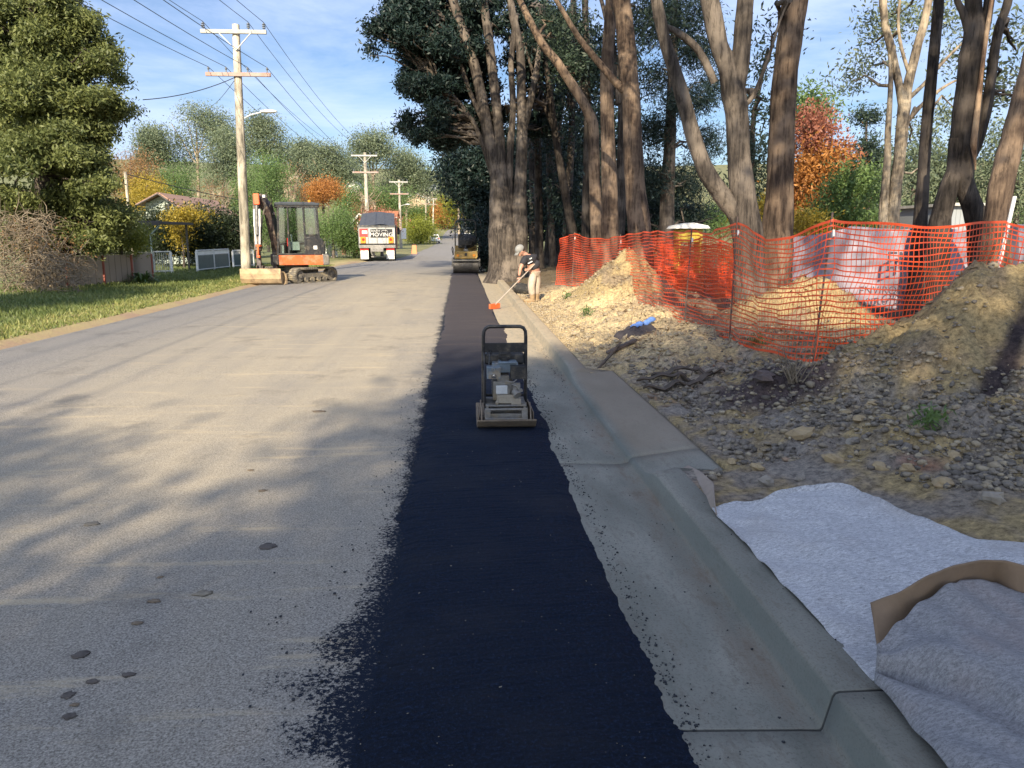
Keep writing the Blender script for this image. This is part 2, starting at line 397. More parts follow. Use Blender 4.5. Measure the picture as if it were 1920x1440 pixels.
df = mth(nt_, 'MULTIPLY', df, maprange(nt_, mth(nt_, 'ADD', mth(nt_, 'MULTIPLY', fb, .5), mth(nt_, 'MULTIPLY', fs, .5)), .25, .6, .25, 1))
c = mixc(nt_, df, grey, dust)
c = mixc(nt_, mth(nt_, 'MULTIPLY', mth(nt_, 'MULTIPLY', smear, band), mth(nt_, 'MULTIPLY', far, .55)), c, (.52, .42, .27))
c = mixc(nt_, mth(nt_, 'MULTIPLY', maprange(nt_, noise_n(nt_, v, 1.1, 7, .72), .54, .66), .35), c, (.10, .095, .09))
c = mixc(nt_, mth(nt_, 'MULTIPLY', maprange(nt_, fc, .62, .74), .45), c, (.07, .065, .06))
# scattered hot mix along the strip's ragged left edge
dx = mth(nt_, 'SUBTRACT', -.34, sx.outputs['X'])
blot = maprange(nt_, mth(nt_, 'ABSOLUTE', mth(nt_, 'SUBTRACT', sx.outputs['Y'], 2.6)), .1, 1.0, .46, .17)
blot2 = mth(nt_, 'MULTIPLY', blot, maprange(nt_, noise_n(nt_, v, 3.4, 3), .3, .65, .35, 1.25))
q = mth(nt_, 'DIVIDE', dx, blot2)
n2 = noise_n(nt_, v, 48, 8, .82)
mask = maprange(nt_, mth(nt_, 'ADD', n2, mth(nt_, 'MULTIPLY', q, -.24)), .375, .405)
c = mixc(nt_, mask, c, (.004, .009, .021))
nt_.links.new(c, b.inputs['Base Color']); b.inputs['Roughness'].default_value = .88; b.inputs['Specular IOR Level'].default_value = .2; bump(nt_, b, fa, .5, .006)
tag(np_mesh('road', np.array(V), Fq, m), kind='structure')

# fresh asphalt strip, slightly proud, with ragged edges
rs = np.random.RandomState(3)
ys = np.concatenate([np.arange(-1.0, 9, .018), np.arange(9, 34, .08)])
V = []; n_ = 12
e1 = np.cumsum(rs.normal(0, .004, len(ys))); e1 -= np.convolve(e1, np.ones(90) / 90, 'same')
e2 = np.cumsum(rs.normal(0, .003, len(ys))); e2 -= np.convolve(e2, np.ones(60) / 60, 'same')
for i, Y in enumerate(ys):
    k = 1 if Y < 6 else max(0, 1 - (Y - 6) / 12)
    xl = -.345 - .008 * max(0, Y - 4) * .6 + .06 * fr(Y, 1.3, 1.2, 3) + .03 * fr(Y, 9.7, 9, 4) + rs.uniform(-.004, .004); xr = .712 + .05 * fr(Y, 3.3, 1.1, 3) + .022 * fr(Y, 7.7, 7, 4) + rs.uniform(-.004, .004) + .02 * math.sin(Y * 1.1) - .002 * Y
    xr = min(xr, .78)
    for t in np.linspace(0, 1, n_):
        z = .018 if 0 < t < 1 else -.004
        V.append((xl + (xr - xl) * t, Y, z + (.0015 * rs.normal() if 0 < t < 1 else 0) + .01 * math.sin(3.14 * t)))
idx = np.arange(len(ys) * n_).reshape(len(ys), n_)
Fq = np.stack([idx[:-1, :-1], idx[:-1, 1:], idx[1:, 1:], idx[1:, :-1]], -1).reshape(-1, 4)
m, nt_, b = new_mat('fresh_asphalt'); v = objco(nt_)
fa = noise_n(nt_, v, 75, 6, .85); fb = noise_n(nt_, v, 1.3, 5, .6)
sx = N(nt_, 'ShaderNodeSeparateXYZ'); nt_.links.new(v, sx.inputs[0])
c = ramp(nt_, fa, [(.40, (.001, .004, .011)), (.54, (.003, .010, .028)), (.66, (.016, .034, .078))])
c = mixc(nt_, mth(nt_, 'MULTIPLY', maprange(nt_, fb, .45, .7), .35), c, (.03, .031, .036))
wv = N(nt_, 'ShaderNodeMapping'); wv.inputs['Scale'].default_value = (.25, 2.2, 1); nt_.links.new(v, wv.inputs['Vector'])
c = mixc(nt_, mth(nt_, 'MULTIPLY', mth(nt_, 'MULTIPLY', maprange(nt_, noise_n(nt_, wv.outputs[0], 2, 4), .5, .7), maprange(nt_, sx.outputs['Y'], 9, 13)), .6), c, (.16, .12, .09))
c = mixc(nt_, mth(nt_, 'MULTIPLY', maprange(nt_, sx.outputs['Y'], 7, 14), .75), c, (.085, .072, .07))  # far strip paler and browner: its sunlit look put into the colour
sp_ = noise_n(nt_, v, 60, 1, .4)
c = mixc(nt_, maprange(nt_, sp_, .80, .82), c, (.4, .35, .25))
nt_.links.new(c, b.inputs['Base Color']); b.inputs['Roughness'].default_value = .8; b.inputs['Specular IOR Level'].default_value = .18; bump(nt_, b, fa, 1.0, .012)
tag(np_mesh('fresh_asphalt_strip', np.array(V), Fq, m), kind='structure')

# kerb and gutter
def kerb_ring(Y, sink=0.0):
    k = sstep(4.55, 4.95, Y) * (1 - sstep(8.15, 8.75, Y))
    A = [(.60, -.02), (.68, .004), (1.10, -.012), (1.168, -.016), (1.176, -.008), (1.203, .106), (1.210, .118), (1.224, .123), (1.36, .124), (1.395, .119), (1.405, .10), (1.405, -.15)]
    B = [(.60, -.02), (.68, .004), (1.10, -.012), (1.17, -.002), (1.18, .022), (1.195, .034), (1.22, .040), (1.30, .050), (1.45, .070), (1.66, .098), (1.70, .09), (1.70, -.15)]
    P = []
    for i, (a, b_) in enumerate(zip(A, B)):
        kk = k if i < 8 else (1 if 4.72 < Y < 8.5 else 0)
        x = a[0] + (b_[0] - a[0]) * kk; z = a[1] + (b_[1] - a[1]) * kk
        P.append((x, Y, z - sink + prof(Y)))
    return P
joints = [2.22, 5.25]
ys = sorted(set([round(y, 3) for y in np.concatenate([np.arange(-1.0, 10, .12), np.arange(10, 60, .5), np.arange(62, 330, 6), [4.715, 4.725, 8.495, 8.505]])]))
ys = [y for y in ys if min(abs(y - j) for j in joints) > .02]
rings = [(y, 0) for y in ys]
for j in joints: rings += [(j - .005, 0), (j - .003, .014), (j + .003, .014), (j + .005, 0)]
rings.sort()
V = []; C = []
for (y, s_) in rings: V += kerb_ring(y, s_)
V = np.array(V)
idx = np.arange(len(rings) * 12).reshape(len(rings), 12)
Fq = np.stack([idx[:-1, :-1], idx[:-1, 1:], idx[1:, 1:], idx[1:, :-1]], -1).reshape(-1, 4)
m, nt_, b = new_mat('kerb_concrete'); v = objco(nt_)
sx = N(nt_, 'ShaderNodeSeparateXYZ'); nt_.links.new(v, sx.inputs[0])
mpk = N(nt_, 'ShaderNodeMapping'); mpk.inputs['Scale'].default_value = (1, .35, 1); nt_.links.new(v, mpk.inputs['Vector'])
f1 = noise_n(nt_, mpk.outputs[0], 3.5, 8, .68); f2 = noise_n(nt_, v, 90, 5, .7); f3 = noise_n(nt_, mpk.outputs[0], 14, 7, .75)
c = ramp(nt_, f1, [(.3, (.125, .125, .10)), (.5, (.205, .20, .165)), (.7, (.30, .285, .235))])
c = mixc(nt_, mth(nt_, 'MULTIPLY', maprange(nt_, f3, .48, .66), .6), c, (.12, .105, .08))
c = mixc(nt_, mth(nt_, 'MULTIPLY', maprange(nt_, f2, .5, .66), .55), c, (.09, .085, .07))
c = mixc(nt_, mth(nt_, 'MULTIPLY', maprange(nt_, noise_n(nt_, v, 34, 8, .8), .56, .64), .5), c, (.10, .09, .075))
gut = mth(nt_, 'MULTIPLY', maprange(nt_, sx.outputs['X'], .98, 1.14), maprange(nt_, sx.outputs['X'], 1.20, 1.18))
c = mixc(nt_, mth(nt_, 'MULTIPLY', gut, maprange(nt_, f1, .4, .66, .0, .7)), c, (.16, .115, .08))
fm = mth(nt_, 'MULTIPLY', maprange(nt_, sx.outputs['X'], 1.168, 1.18), maprange(nt_, sx.outputs['X'], 1.212, 1.202))
fm = mth(nt_, 'MULTIPLY', fm, maprange(nt_, sx.outputs['Z'], .0, .02))
c = mixc(nt_, mth(nt_, 'MULTIPLY', fm, .5), c, (.12, .14, .125))
crs = mth(nt_, 'MULTIPLY', maprange(nt_, sx.outputs['Y'], 4.9, 5.6), maprange(nt_, sx.outputs['X'], 1.2, 1.3))
c = mixc(nt_, mth(nt_, 'MULTIPLY', crs, .55), c, (.25, .19, .13))
jn = maprange(nt_, mth(nt_, 'ABSOLUTE', mth(nt_, 'SUBTRACT', sx.outputs['Y'], 2.22)), .004, .007, .9, 0)
c = mixc(nt_, jn, c, (.03, .03, .028))
snd = mth(nt_, 'MULTIPLY', maprange(nt_, sx.outputs['Y'], 8.5, 11), maprange(nt_, f3, .3, .6, .35, .85))
c = mixc(nt_, snd, c, (.43, .345, .225))
nt_.links.new(c, b.inputs['Base Color']); b.inputs['Roughness'].default_value = .85; bump(nt_, b, f2, .4, .004)
tag(np_mesh('kerb_and_gutter', V, Fq, m, smooth=False), kind='structure')

# soil verge: fine near grid
def axis(parts):
    out = []
    for a, b_, s_ in parts: out += list(np.arange(a, b_, s_))
    return out
xs = axis([(1.395, 5.6, .045), (5.6, 9, .09), (9, 16, .5), (16, 60, 3)])
ys = axis([(-2, .9, .3), (.9, 9.2, .045), (9.2, 20, .08), (20, 30, .3), (30, 62, 1.5)])
V = np.zeros((len(ys), len(xs), 3)); T = np.zeros((len(ys), len(xs), 3))
YEL = np.array((.62, .48, .27)); OCH = np.array((.44, .335, .175)); GRY = np.array((.31, .275, .235)); RED = np.array((.30, .14, .085)); BRN = np.array((.30, .235, .17)); DRK = np.array((.065, .05, .05)); GRN = np.array((.07, .09, .03))
for j, Y in enumerate(ys):
    for i, X in enumerate(xs):
        V[j, i] = (X, Y, verge(X, Y))
        n1_ = fr(X, Y, .8, 4, 5.0); n2_ = fr(X, Y, 2.6, 4, 9.0)
        c_ = GRY + (BRN - GRY) * min(1, max(0, .5 + n2_))
        if Y < 9.5:
            c_ = c_ + (OCH * .95 - c_) * sstep(.05, .5, n2_ + .15 * n1_ + (.25 if X > 2.6 else .05))
            if n1_ > .22 and Y < 6.2: c_ = c_ + (RED - c_) * sstep(.22, .45, n1_) * .75
        ye = sstep(7.6, 9.6, Y + .8 * n1_ - .1 * (X - 2)) * (1 - sstep(3.0, 3.9, X + .5 * n2_)) * (1 - sstep(19.5, 23, Y))
        c_ = c_ + (YEL - c_) * ye * (.75 + .25 * min(1, max(0, n2_ + .6)))
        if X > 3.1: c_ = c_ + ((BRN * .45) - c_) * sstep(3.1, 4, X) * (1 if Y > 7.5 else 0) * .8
        for k, (px, py, h, rx, ry, a) in enumerate(PILES[:3]):
            ca, sa = math.cos(a), math.sin(a); dx_, dy_ = X - px, Y - py
            r = math.hypot((dx_ * ca + dy_ * sa) / rx, (-dx_ * sa + dy_ * ca) / ry) + .15 * n2_
            q_ = 1 - sstep(1.0, 1.3, r)
            tgt = (OCH * .85, OCH * .85, OCH * .9)[k]; tgt = tgt + (BRN * .8 - tgt) * sstep(.1, .5, fr(X, Y, 1.5, 4, 30)) * .8
            c_ = c_ + (tgt - c_) * q_
        # dark bark seam down the big pile
        d_ = abs((Y - 5.55) - .9 * (X - 4.15)) + .05 * n2_
        if 3.55 < X < 4.75 and Y < 6.6: c_ = c_ + (DRK - c_) * (1 - sstep(.06, .16, d_)) * sstep(3.55, 3.8, X) * (1 - sstep(4.45, 4.75, X))
        if math.hypot(X - 2.75, Y - 6.55) < .7: c_ = c_ + (DRK * 1.6 - c_) * (1 - sstep(.4, .7, math.hypot(X - 2.75, Y - 6.55)))
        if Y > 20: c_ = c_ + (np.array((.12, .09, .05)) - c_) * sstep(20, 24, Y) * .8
        if Y > 30: c_ = c_ + (GRN - c_) * sstep(30, 38, Y) * .7
        T[j, i] = np.clip(c_, .01, 1)
idx = np.arange(len(ys) * len(xs)).reshape(len(ys), len(xs))
Fq = np.stack([idx[:-1, :-1], idx[:-1, 1:], idx[1:, 1:], idx[1:, :-1]], -1).reshape(-1, 4)
m, nt_, b = new_mat('soil'); v = objco(nt_)
at = N(nt_, 'ShaderNodeAttribute', attribute_name='tint')
f1 = noise_n(nt_, v, 22, 8, .75); f2 = noise_n(nt_, v, 75, 5, .75)
c = mixc(nt_, 1.0, at.outputs['Color'], ramp(nt_, f1, [(.34, (.42, .40, .39)), (.5, (.95, .95, .95)), (.64, (1.5, 1.45, 1.35))]), 'MULTIPLY')
c = mixc(nt_, mth(nt_, 'MULTIPLY', maprange(nt_, f2, .58, .7), .5), c, (.05, .04, .032))
nt_.links.new(c, b.inputs['Base Color']); b.inputs['Roughness'].default_value = .95; b.inputs['Specular IOR Level'].default_value = .15
bump(nt_, b, mth(nt_, 'ADD', f1, mth(nt_, 'MULTIPLY', f2, .5)), 1.0, .03)
tag(np_mesh('soil_verge', V.reshape(-1, 3), Fq, m, smooth=True, colr=T.reshape(-1, 3)), kind='structure')
SOIL_T = T; 

# ------------------------------------------------------------------ loose stones, crumbs, grass (uncountable)
def ico():
    import bmesh as _b
    bm = _b.new(); _b.ops.create_icosphere(bm, subdivisions=1, radius=1)
    v_ = np.array([x.co[:] for x in bm.verts]); f_ = np.array([[q.index for q in x.verts] for x in bm.faces]); bm.free(); return v_, f_
ICO_V, ICO_F = ico()
bm_ = None
def scatter_stones(name, pts, sizes, mat_, label, cat, var, seed=1, flat=.65, sink=.25, kind='stuff', colr=None):
    rs = np.random.RandomState(seed); n = len(pts)
    rsz = rs.uniform(.62, 1.38, (n, len(ICO_V), 1))
    ang = rs.uniform(0, 6.28, n); ca, sa = np.cos(ang), np.sin(ang)
    base = ICO_V[None] * rsz * np.stack([rs.uniform(.75, 1.3, n), rs.uniform(.75, 1.2, n), rs.uniform(flat * .8, flat * 1.2, n)], -1)[:, None]
    x = base[..., 0] * ca[:, None] - base[..., 1] * sa[:, None]; y = base[..., 0] * sa[:, None] + base[..., 1] * ca[:, None]
    P = np.stack([x, y, base[..., 2]], -1) * sizes[:, None, None] + pts[:, None]
    P[..., 2] += (sizes * flat * (1 - sink * 2))[:, None]
    Fq = (ICO_F[None] + (np.arange(n) * len(ICO_V))[:, None, None]).reshape(-1, 3)
    o = np_mesh(name, P.reshape(-1, 3), Fq, mat_, var=np.repeat(var, len(ICO_F)))
    if label or kind: tag(o, label, cat, None, kind)
    return o
def varmat(name, stops, rough=.9, sc_=30):
    m, nt, b = new_mat(name); a = N(nt, 'ShaderNodeAttribute', attribute_name='var').outputs['Fac']
    c = ramp(nt, a, stops); c = mixc(nt, mth(nt, 'MULTIPLY', noise_n(nt, objco(nt), sc_, 5, .7), .55), c, (.03, .027, .022))
    nt.links.new(c, b.inputs['Base Color']); b.inputs['Roughness'].default_value = rough; b.inputs['Specular IOR Level'].default_value = .2
    bump(nt, b, noise_n(nt, objco(nt), sc_ * 3, 4), .6, .01)
    return m
MT['stones'] = varmat('stones', [(0, (.12, .105, .09)), (.45, (.26, .225, .185)), (.7, (.40, .325, .22)), (.9, (.52, .44, .31)), (1, (.30, .14, .08))])
rs = np.random.RandomState(11); pts = []; sz = []
FABLIM = [(1.3, 4.55), (1.55, 4.45), (1.75, 4.62), (2.0, 4.7), (2.25, 4.66), (2.4, 4.25), (2.6, 3.75), (2.95, 3.55), (4.0, 3.5)]
def fab_y(X):
    for (a, ya), (b_, yb) in zip(FABLIM, FABLIM[1:]):
        if a <= X <= b_: return ya + (yb - ya) * (X - a) / (b_ - a)
    return FABLIM[-1][1]
while len(pts) < 26000:
    X = rs.uniform(1.5, 6.8); Y = 3.5 + abs(rs.normal(0, 1)) * 3.2
    if Y > 10 or Y < fab_y(X) + .03: continue
    if verge(X, Y) > .68 and rs.rand() < .85: continue
    if 4.6 < Y < 8.7 and X < 1.8: continue
    if X < 3.0 and Y > 8.5 and rs.rand() > .15: continue
    if fr(X, Y, 1.5, 3, 4.0) < -.1 and rs.rand() < .75: continue
    pts.append((X, Y, verge(X, Y))); sz.append(.0045 + .026 * rs.rand() ** 4.5 + (.016 * (rs.rand() < .035)))
sz = np.array(sz); pts = np.array(pts)
scatter_stones('rubble', pts, sz, MT['stones'], None, None, np.clip(rs.beta(2, 2, len(pts)) * .95 + .05 * (rs.rand(len(pts)) < .05), 0, 1), 5)
pts = []; sz = []
while len(pts) < 5000:
    X = 1.45 + abs(rs.normal(0, 1.2)); Y = rs.uniform(8.5, 21)
    pts.append((X, Y, verge(X, Y))); sz.append(.008 + .03 * rs.rand() ** 4)
scatter_stones('clay_clods', np.array(pts), np.array(sz), MT['stones'], None, None, rs.uniform(.55, .85, len(pts)), 6)

MT['crumb'] = mat('crumb', (.02, .024, .032), (.008, .009, .012), 40, .6)
pts = []; sz = []
while len(pts) < 3000:
    Y = rs.uniform(1.2, 11); u_ = rs.rand()
    if u_ < .38:
        ext = .13 + .33 * math.exp(-((Y - 2.75) / .8) ** 2)
        X = -.33 - abs(rs.normal(0, 1)) * ext * .8
    elif u_ < .85: X = .70 + abs(rs.normal(0, 1)) * .05
    else: X = rs.uniform(.72, 1.17) if rs.rand() < .85 else rs.uniform(1.24, 1.40)
    if Y > 6 and X > .75 and rs.rand() < .3: X = 1.16 - abs(rs.normal(0, .06))
    z = .002 if X < .9 else (-.010 if X < 1.18 else (.123 if (Y < 4.6) else .05))
    if X > 1.18 and Y > 4.5: continue
    pts.append((X, Y, z)); sz.append(.002 + .0042 * rs.rand() ** 2.5)
scatter_stones('asphalt_crumbs', np.array(pts), np.array(sz), MT['crumb'], None, None, rs.rand(len(pts)), 7, .8)

# grass blades on the left verge
n = 60000; Yg = 9.5 + 34 * rs.rand(n) ** 1.6; Xg = -7.0 - np.abs(rs.normal(0, 1, n)) * 3.6
h = rs.uniform(.025, .075, n) * (1 + .6 * (Xg < -8)); a = rs.uniform(0, 6.28, n); wd = rs.uniform(.006, .014, n) * (1 + Yg / 22)
zg = np.array([left_ground(x_, y_) for x_, y_ in zip(Xg, Yg)])
lean = rs.normal(0, .5, (n, 2)) * h[:, None]
P = np.zeros((n, 3, 3)); P[:, 0] = np.c_[Xg - np.cos(a) * wd, Yg - np.sin(a) * wd, zg - .005]; P[:, 1] = np.c_[Xg + np.cos(a) * wd, Yg + np.sin(a) * wd, zg - .005]
P[:, 2] = np.c_[Xg + lean[:, 0], Yg + lean[:, 1], zg + h]
dry = np.clip(.15 + .8 * (Xg > -8.2) * rs.rand(n) + rs.normal(0, .16, n), 0, 1)
MT['grass'] = leafmat('grass', (.10, .14, .04), (.28, .29, .095), (.46, .38, .18), .3, .7)
np_mesh('grass', P.reshape(-1, 3), np.arange(n * 3).reshape(-1, 3), MT['grass'], var=dry)['kind'] = 'stuff'
# ------------------------------------------------------------------ foliage
def leaves(rs, centers, per, sig, size, aspect=.4, flat=.75, droop=.3):
    n = len(centers) * per
    c = np.repeat(centers, per, 0) + rs.normal(0, 1, (n, 3)) * (sig * np.array([1, 1, flat]))
    d = rs.normal(0, 1, (n, 3)); d[:, 2] -= droop; d /= np.linalg.norm(d, axis=1)[:, None]
    e = np.cross(d, rs.normal(0, 1, (n, 3))); e /= np.linalg.norm(e, axis=1)[:, None] + 1e-9
    s = size * rs.uniform(.6, 1.35, n)[:, None]
    P = np.stack([c - d * s * .5, c + e * s * aspect * .5, c + d * s * .5, c - e * s * aspect * .5], 1)
    var = np.clip(np.repeat(rs.uniform(.1, .9, len(centers)), per) * .6 + rs.uniform(0, .4, n), 0, 1)
    return P.reshape(-1, 3), var
def pads(rs, ells, n, ru, rv, k, dy=1.2):
    """flat leafy pads spread through larger measured ellipses, leaving gaps between them"""
    out = []; wt = np.array([e[2] * e[3] for e in ells], float); wt /= wt.sum()
    for _ in range(n):
        e = ells[rs.choice(len(ells), p=wt)]; a = rs.uniform(0, 6.28); r_ = math.sqrt(rs.rand())
        s_ = rs.uniform(.6, 1.3); out.append((e[0] + e[2] * r_ * math.cos(a), e[1] + e[3] * r_ * math.sin(a), ru * s_, rv * s_, k, rs.uniform(-dy, dy) + e[4]))
    return out
def clumps(rs, blobs, hollow=.55):
    out = []
    for (c, r, n) in blobs:
        d = rs.normal(0, 1, (n, 3)); d /= np.linalg.norm(d, axis=1)[:, None]
        rad = (hollow + (1 - hollow) * rs.rand(n) ** .7)[:, None] * rs.uniform(.82, 1.1, (n, 1))
        out.append(np.array(c) + d * rad * np.array(r if hasattr(r, '__len__') else (r, r, r)))
    return np.concatenate(out)
def crown(name, blobs, per, sig, size, mat_, parent=None, seed=0, aspect=.4, hollow=.55, flat=.75, droop=.3):
    rs = np.random.RandomState(seed); c = clumps(rs, blobs, hollow)
    P, var = leaves(rs, c, per, sig, size, aspect, flat, droop)
    o = np_mesh(name, P, np.arange(len(P)).reshape(-1, 4), mat_, parent, var=var)
    return o, c
def limbs(mb, rs, start, targets, r0, kink=.12, n=6, seg=5):
    for t in targets:
        a = Vector(start); b_ = Vector(t); L = (b_ - a).length; pts = []
        for i in range(seg + 1):
            k = i / seg; p = a.lerp(b_, k); 
            if 0 < i < seg: p += Vector(rs.normal(0, kink * L * .35, 3))
            p.z += .10 * L * math.sin(k * 3.14) * .5
            pts.append(p)
        mb.tube(pts, [r0 * (1 - .8 * i / seg) for i in range(seg + 1)], n, wob=.05)
def trunk_px(mb, path, Y, drift=0.0, n=14, seed=0, sub=3, wob=.07):
    """path: (u, v, width in photo pixels) measured on the photograph; the trunk stands Y metres away"""
    pts = []; rad = []
    L = len(path)
    for i, (u, v, wd) in enumerate(path):
        y = Y + drift * (i / max(1, L - 1)); p = AT(u, v, y); pts.append(p); rad.append(PX(wd, y) / 2)
    P2 = []; R2 = []
    for i in range(L - 1):
        p0 = pts[max(i - 1, 0)]; p1 = pts[i]; p2 = pts[i + 1]; p3 = pts[min(i + 2, L - 1)]
        for k in range(sub):
            t = k / sub
            P2.append(.5 * ((2 * p1) + (p2 - p0) * t + (2 * p0 - 5 * p1 + 4 * p2 - p3) * t * t + (3 * p1 - p0 - 3 * p2 + p3) * t ** 3)); R2.append(rad[i] * (1 - t) + rad[i + 1] * t)
    P2.append(pts[-1]); R2.append(rad[-1])
    mb.tube(P2, R2, n, wob=wob, seed=seed)
    return P2

def px_tree(name, label, group, Y, paths, bark, blobs_px=(), leaf='leaf_eu', per=70, sig=.35, size=.15, seed=0, extra=(), hollow=.5, cat='tree', droop=.3, aspect=.35, extra_mat=None, tips=2):
    """blobs_px: (u, v, ru, rv, n, dY) ellipses of foliage; extra: trunks continuing above the frame"""
    rs = np.random.RandomState(seed + 100)
    base = AT(paths[0][0][0], paths[0][0][1], Y); g0 = gz(base.x, Y)
    root = thing(name, label, cat, (base.x, Y, g0), group)
    mb = MB(); allp = []
    for i, p in enumerate(paths):
        dr = 0
        if isinstance(p, tuple) and isinstance(p[0], (int, float)) and not hasattr(p[0], '__len__'): dr, p = p[0], p[1]
        pts = trunk_px(mb, p, Y, dr, seed=seed + i); allp.append(pts)
    p0 = allp[0][0]; r0 = PX(paths[0][0][2] if hasattr(paths[0][0], '__len__') else 20, Y) / 2
    if p0.z > g0 - .1: mb.tube([(p0.x, p0.y, g0 - .2), (p0.x, p0.y, g0 + .15), tuple(p0 + Vector((0, 0, .05)))], [r0 * 1.5, r0 * 1.22, r0], 14, wob=.08)
    blobs = []
    for (u, v, ru, rv, n, dY) in blobs_px:
        c = AT(u, v, Y + dY); blobs.append((tuple(c), (PX(ru, Y + dY), PX((ru + rv) / 2, Y + dY), PX(rv, Y + dY)), n))
    blobs += list(extra)
    if blobs:
        for b_ in blobs:
            c = Vector(b_[0])
            best = min((q for pts in allp for q in pts), key=lambda q: (q - c).length + (1.5 if q.z > c.z else 0))
            limbs(mb, rs, best, [tuple(c + Vector(rs.normal(0, .5, 3) * np.array(b_[1]))) for _ in range(tips)], max(.015, min(.05, r0 * .25)))
    mb.build('trunk', MT[bark], root)
    if blobs: crown('crown', blobs, per, sig, size, MT[leaf], root, seed, aspect, hollow, droop=droop)
    return root

RG = 'tall rough-barked trees along the right verge'
# big clump at the worker's back: stems a, b, c, d measured on the photograph
px_tree('eucalyptus_tree', 'many-stemmed tall tree behind the bending worker, dark leafy crown over the road', RG, 27,
    [[(946, 505, 62), (944, 440, 56), (938, 400, 40), (932, 330, 27), (918, 267, 22), (903, 183, 19), (888, 117, 18), (868, 60, 17), (846, -10, 15), (825, -90, 12)],
     [(948, 480, 40), (945, 400, 34), (938, 310, 24), (934, 233, 18), (925, 150, 17), (916, 67, 16), (906, -5, 15), (898, -120, 12)],
     [(968, 500, 40), (972, 440, 36), (974, 367, 25), (979, 267, 20), (978, 200, 17), (976, 100, 15), (962, 33, 14), (950, -40, 12)],
     [(978, 262, 12), (992, 200, 13), (1003, 150, 12), (1010, 100, 9), (1016, 20, 8)],
     [(955, 430, 16), (955, 350, 15), (957, 270, 13), (962, 200, 11), (958, 120, 10), (968, 30, 9)],
     [(925, 330, 12), (905, 270, 9), (885, 225, 8), (850, 180, 6), (820, 150, 4)],
     [(930, 290, 10), (915, 250, 8), (880, 170, 8), (858, 100, 6), (835, 40, 5)]], 'bark_grey',
    pads(np.random.RandomState(4), [(800, 50, 50, 60, 0), (850, 20, 60, 50, 1), (795, 180, 40, 44, 0), (845, 130, 62, 60, 2), (805, 245, 42, 24, 0), (850, 240, 50, 36, 1.5), (830, 100, 70, 70, 1)], 150, 17, 9, 14) +
    pads(np.random.RandomState(5), [(740, 15, 34, 20, -.5), (722, 55, 24, 20, -.5), (735, 78, 22, 16, -.5), (770, 20, 40, 30, 0)], 26, 12, 7, 7, .6) + [(698, 90, 9, 9, 4, -.5), (768, 150, 9, 12, 7, 0), (764, 222, 9, 12, 7, 0)] +
    pads(np.random.RandomState(6), [(900, 60, 50, 60, 3), (900, 200, 40, 60, 3), (1000, 80, 50, 60, 3), (1010, 200, 40, 50, 3), (960, 20, 60, 40, 2)], 50, 18, 9, 13),
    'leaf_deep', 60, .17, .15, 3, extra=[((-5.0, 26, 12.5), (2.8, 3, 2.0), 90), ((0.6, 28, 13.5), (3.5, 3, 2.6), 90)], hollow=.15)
rnd = random.Random(5)
def stem(base, top_uv, w0, w1, mid=None, bend=0):
    (u0, v0), (u1, v1) = base, top_uv; out = []
    for i in range(7):
        t = i / 6; out.append((u0 + (u1 - u0) * t + bend * math.sin(t * 3.14), v0 + (v1 - v0) * t, w0 * (1 - t) + w1 * t))
    return out
px_tree('eucalyptus_tree', 'slender lit trunk leaning left at its top, nearest on the right of the dark stand', RG, 24,
    [[(1120, 470, 26), (1116, 367, 22), (1114, 290, 20), (1112, 233, 19), (1092, 190, 18), (1060, 140, 16), (1040, 110, 15), (1017, 83, 14), (990, 33, 12), (965, -20, 9)]], 'bark',
    [(1050, 60, 50, 40, 26, 1), (1075, 130, 34, 30, 14, 1)], 'leaf_eu', 100, .28, .13, 21, extra=[((-.2, 20, 9.0), (2.2, 2.2, 1.8), 50), ((-2.6, 17.5, 10.2), (2.8, 2.0, 1.8), 95), ((-5.2, 21, 13), (2.0, 2.0, 1.4), 50)])
px_tree('eucalyptus_tree', 'straight brown trunk standing left of the ringed trunk, behind the low orange netting', RG, 21.5,
    [[(1144, 470, 34), (1143, 367, 30), (1140, 267, 26), (1138, 133, 23), (1143, 50, 21), (1146, -20, 20), (1148, -120, 17)]], 'bark',
    [], 'leaf_eu', 90, .3, .14, 22, extra=[((3.4, 21, 12), (2.2, 2, 2), 60)])
px_tree('eucalyptus_tree', 'stout sunlit trunk with dark shadow rings, behind the netting and left of the leaning pair', RG, 18.5,
    [[(1202, 520, 50), (1198, 430, 44), (1192, 367, 38), (1188, 290, 35), (1184, 200, 33), (1178, 130, 33), (1170, 33, 32), (1160, -30, 30), (1150, -140, 26)],
     [(1182, 180, 18), (1150, 150, 13), (1118, 112, 12), (1085, 70, 10), (1055, 20, 8), (1030, -20, 6)]], 'bark',
    [(1220, 20, 40, 30, 10, 1)], 'leaf_eu', 90, .3, .12, 23, extra=[((4.2, 18.5, 10.8), (2.2, 2, 1.8), 55), ((-.5, 14, 11), (2.5, 2.2, 1.6), 60)])
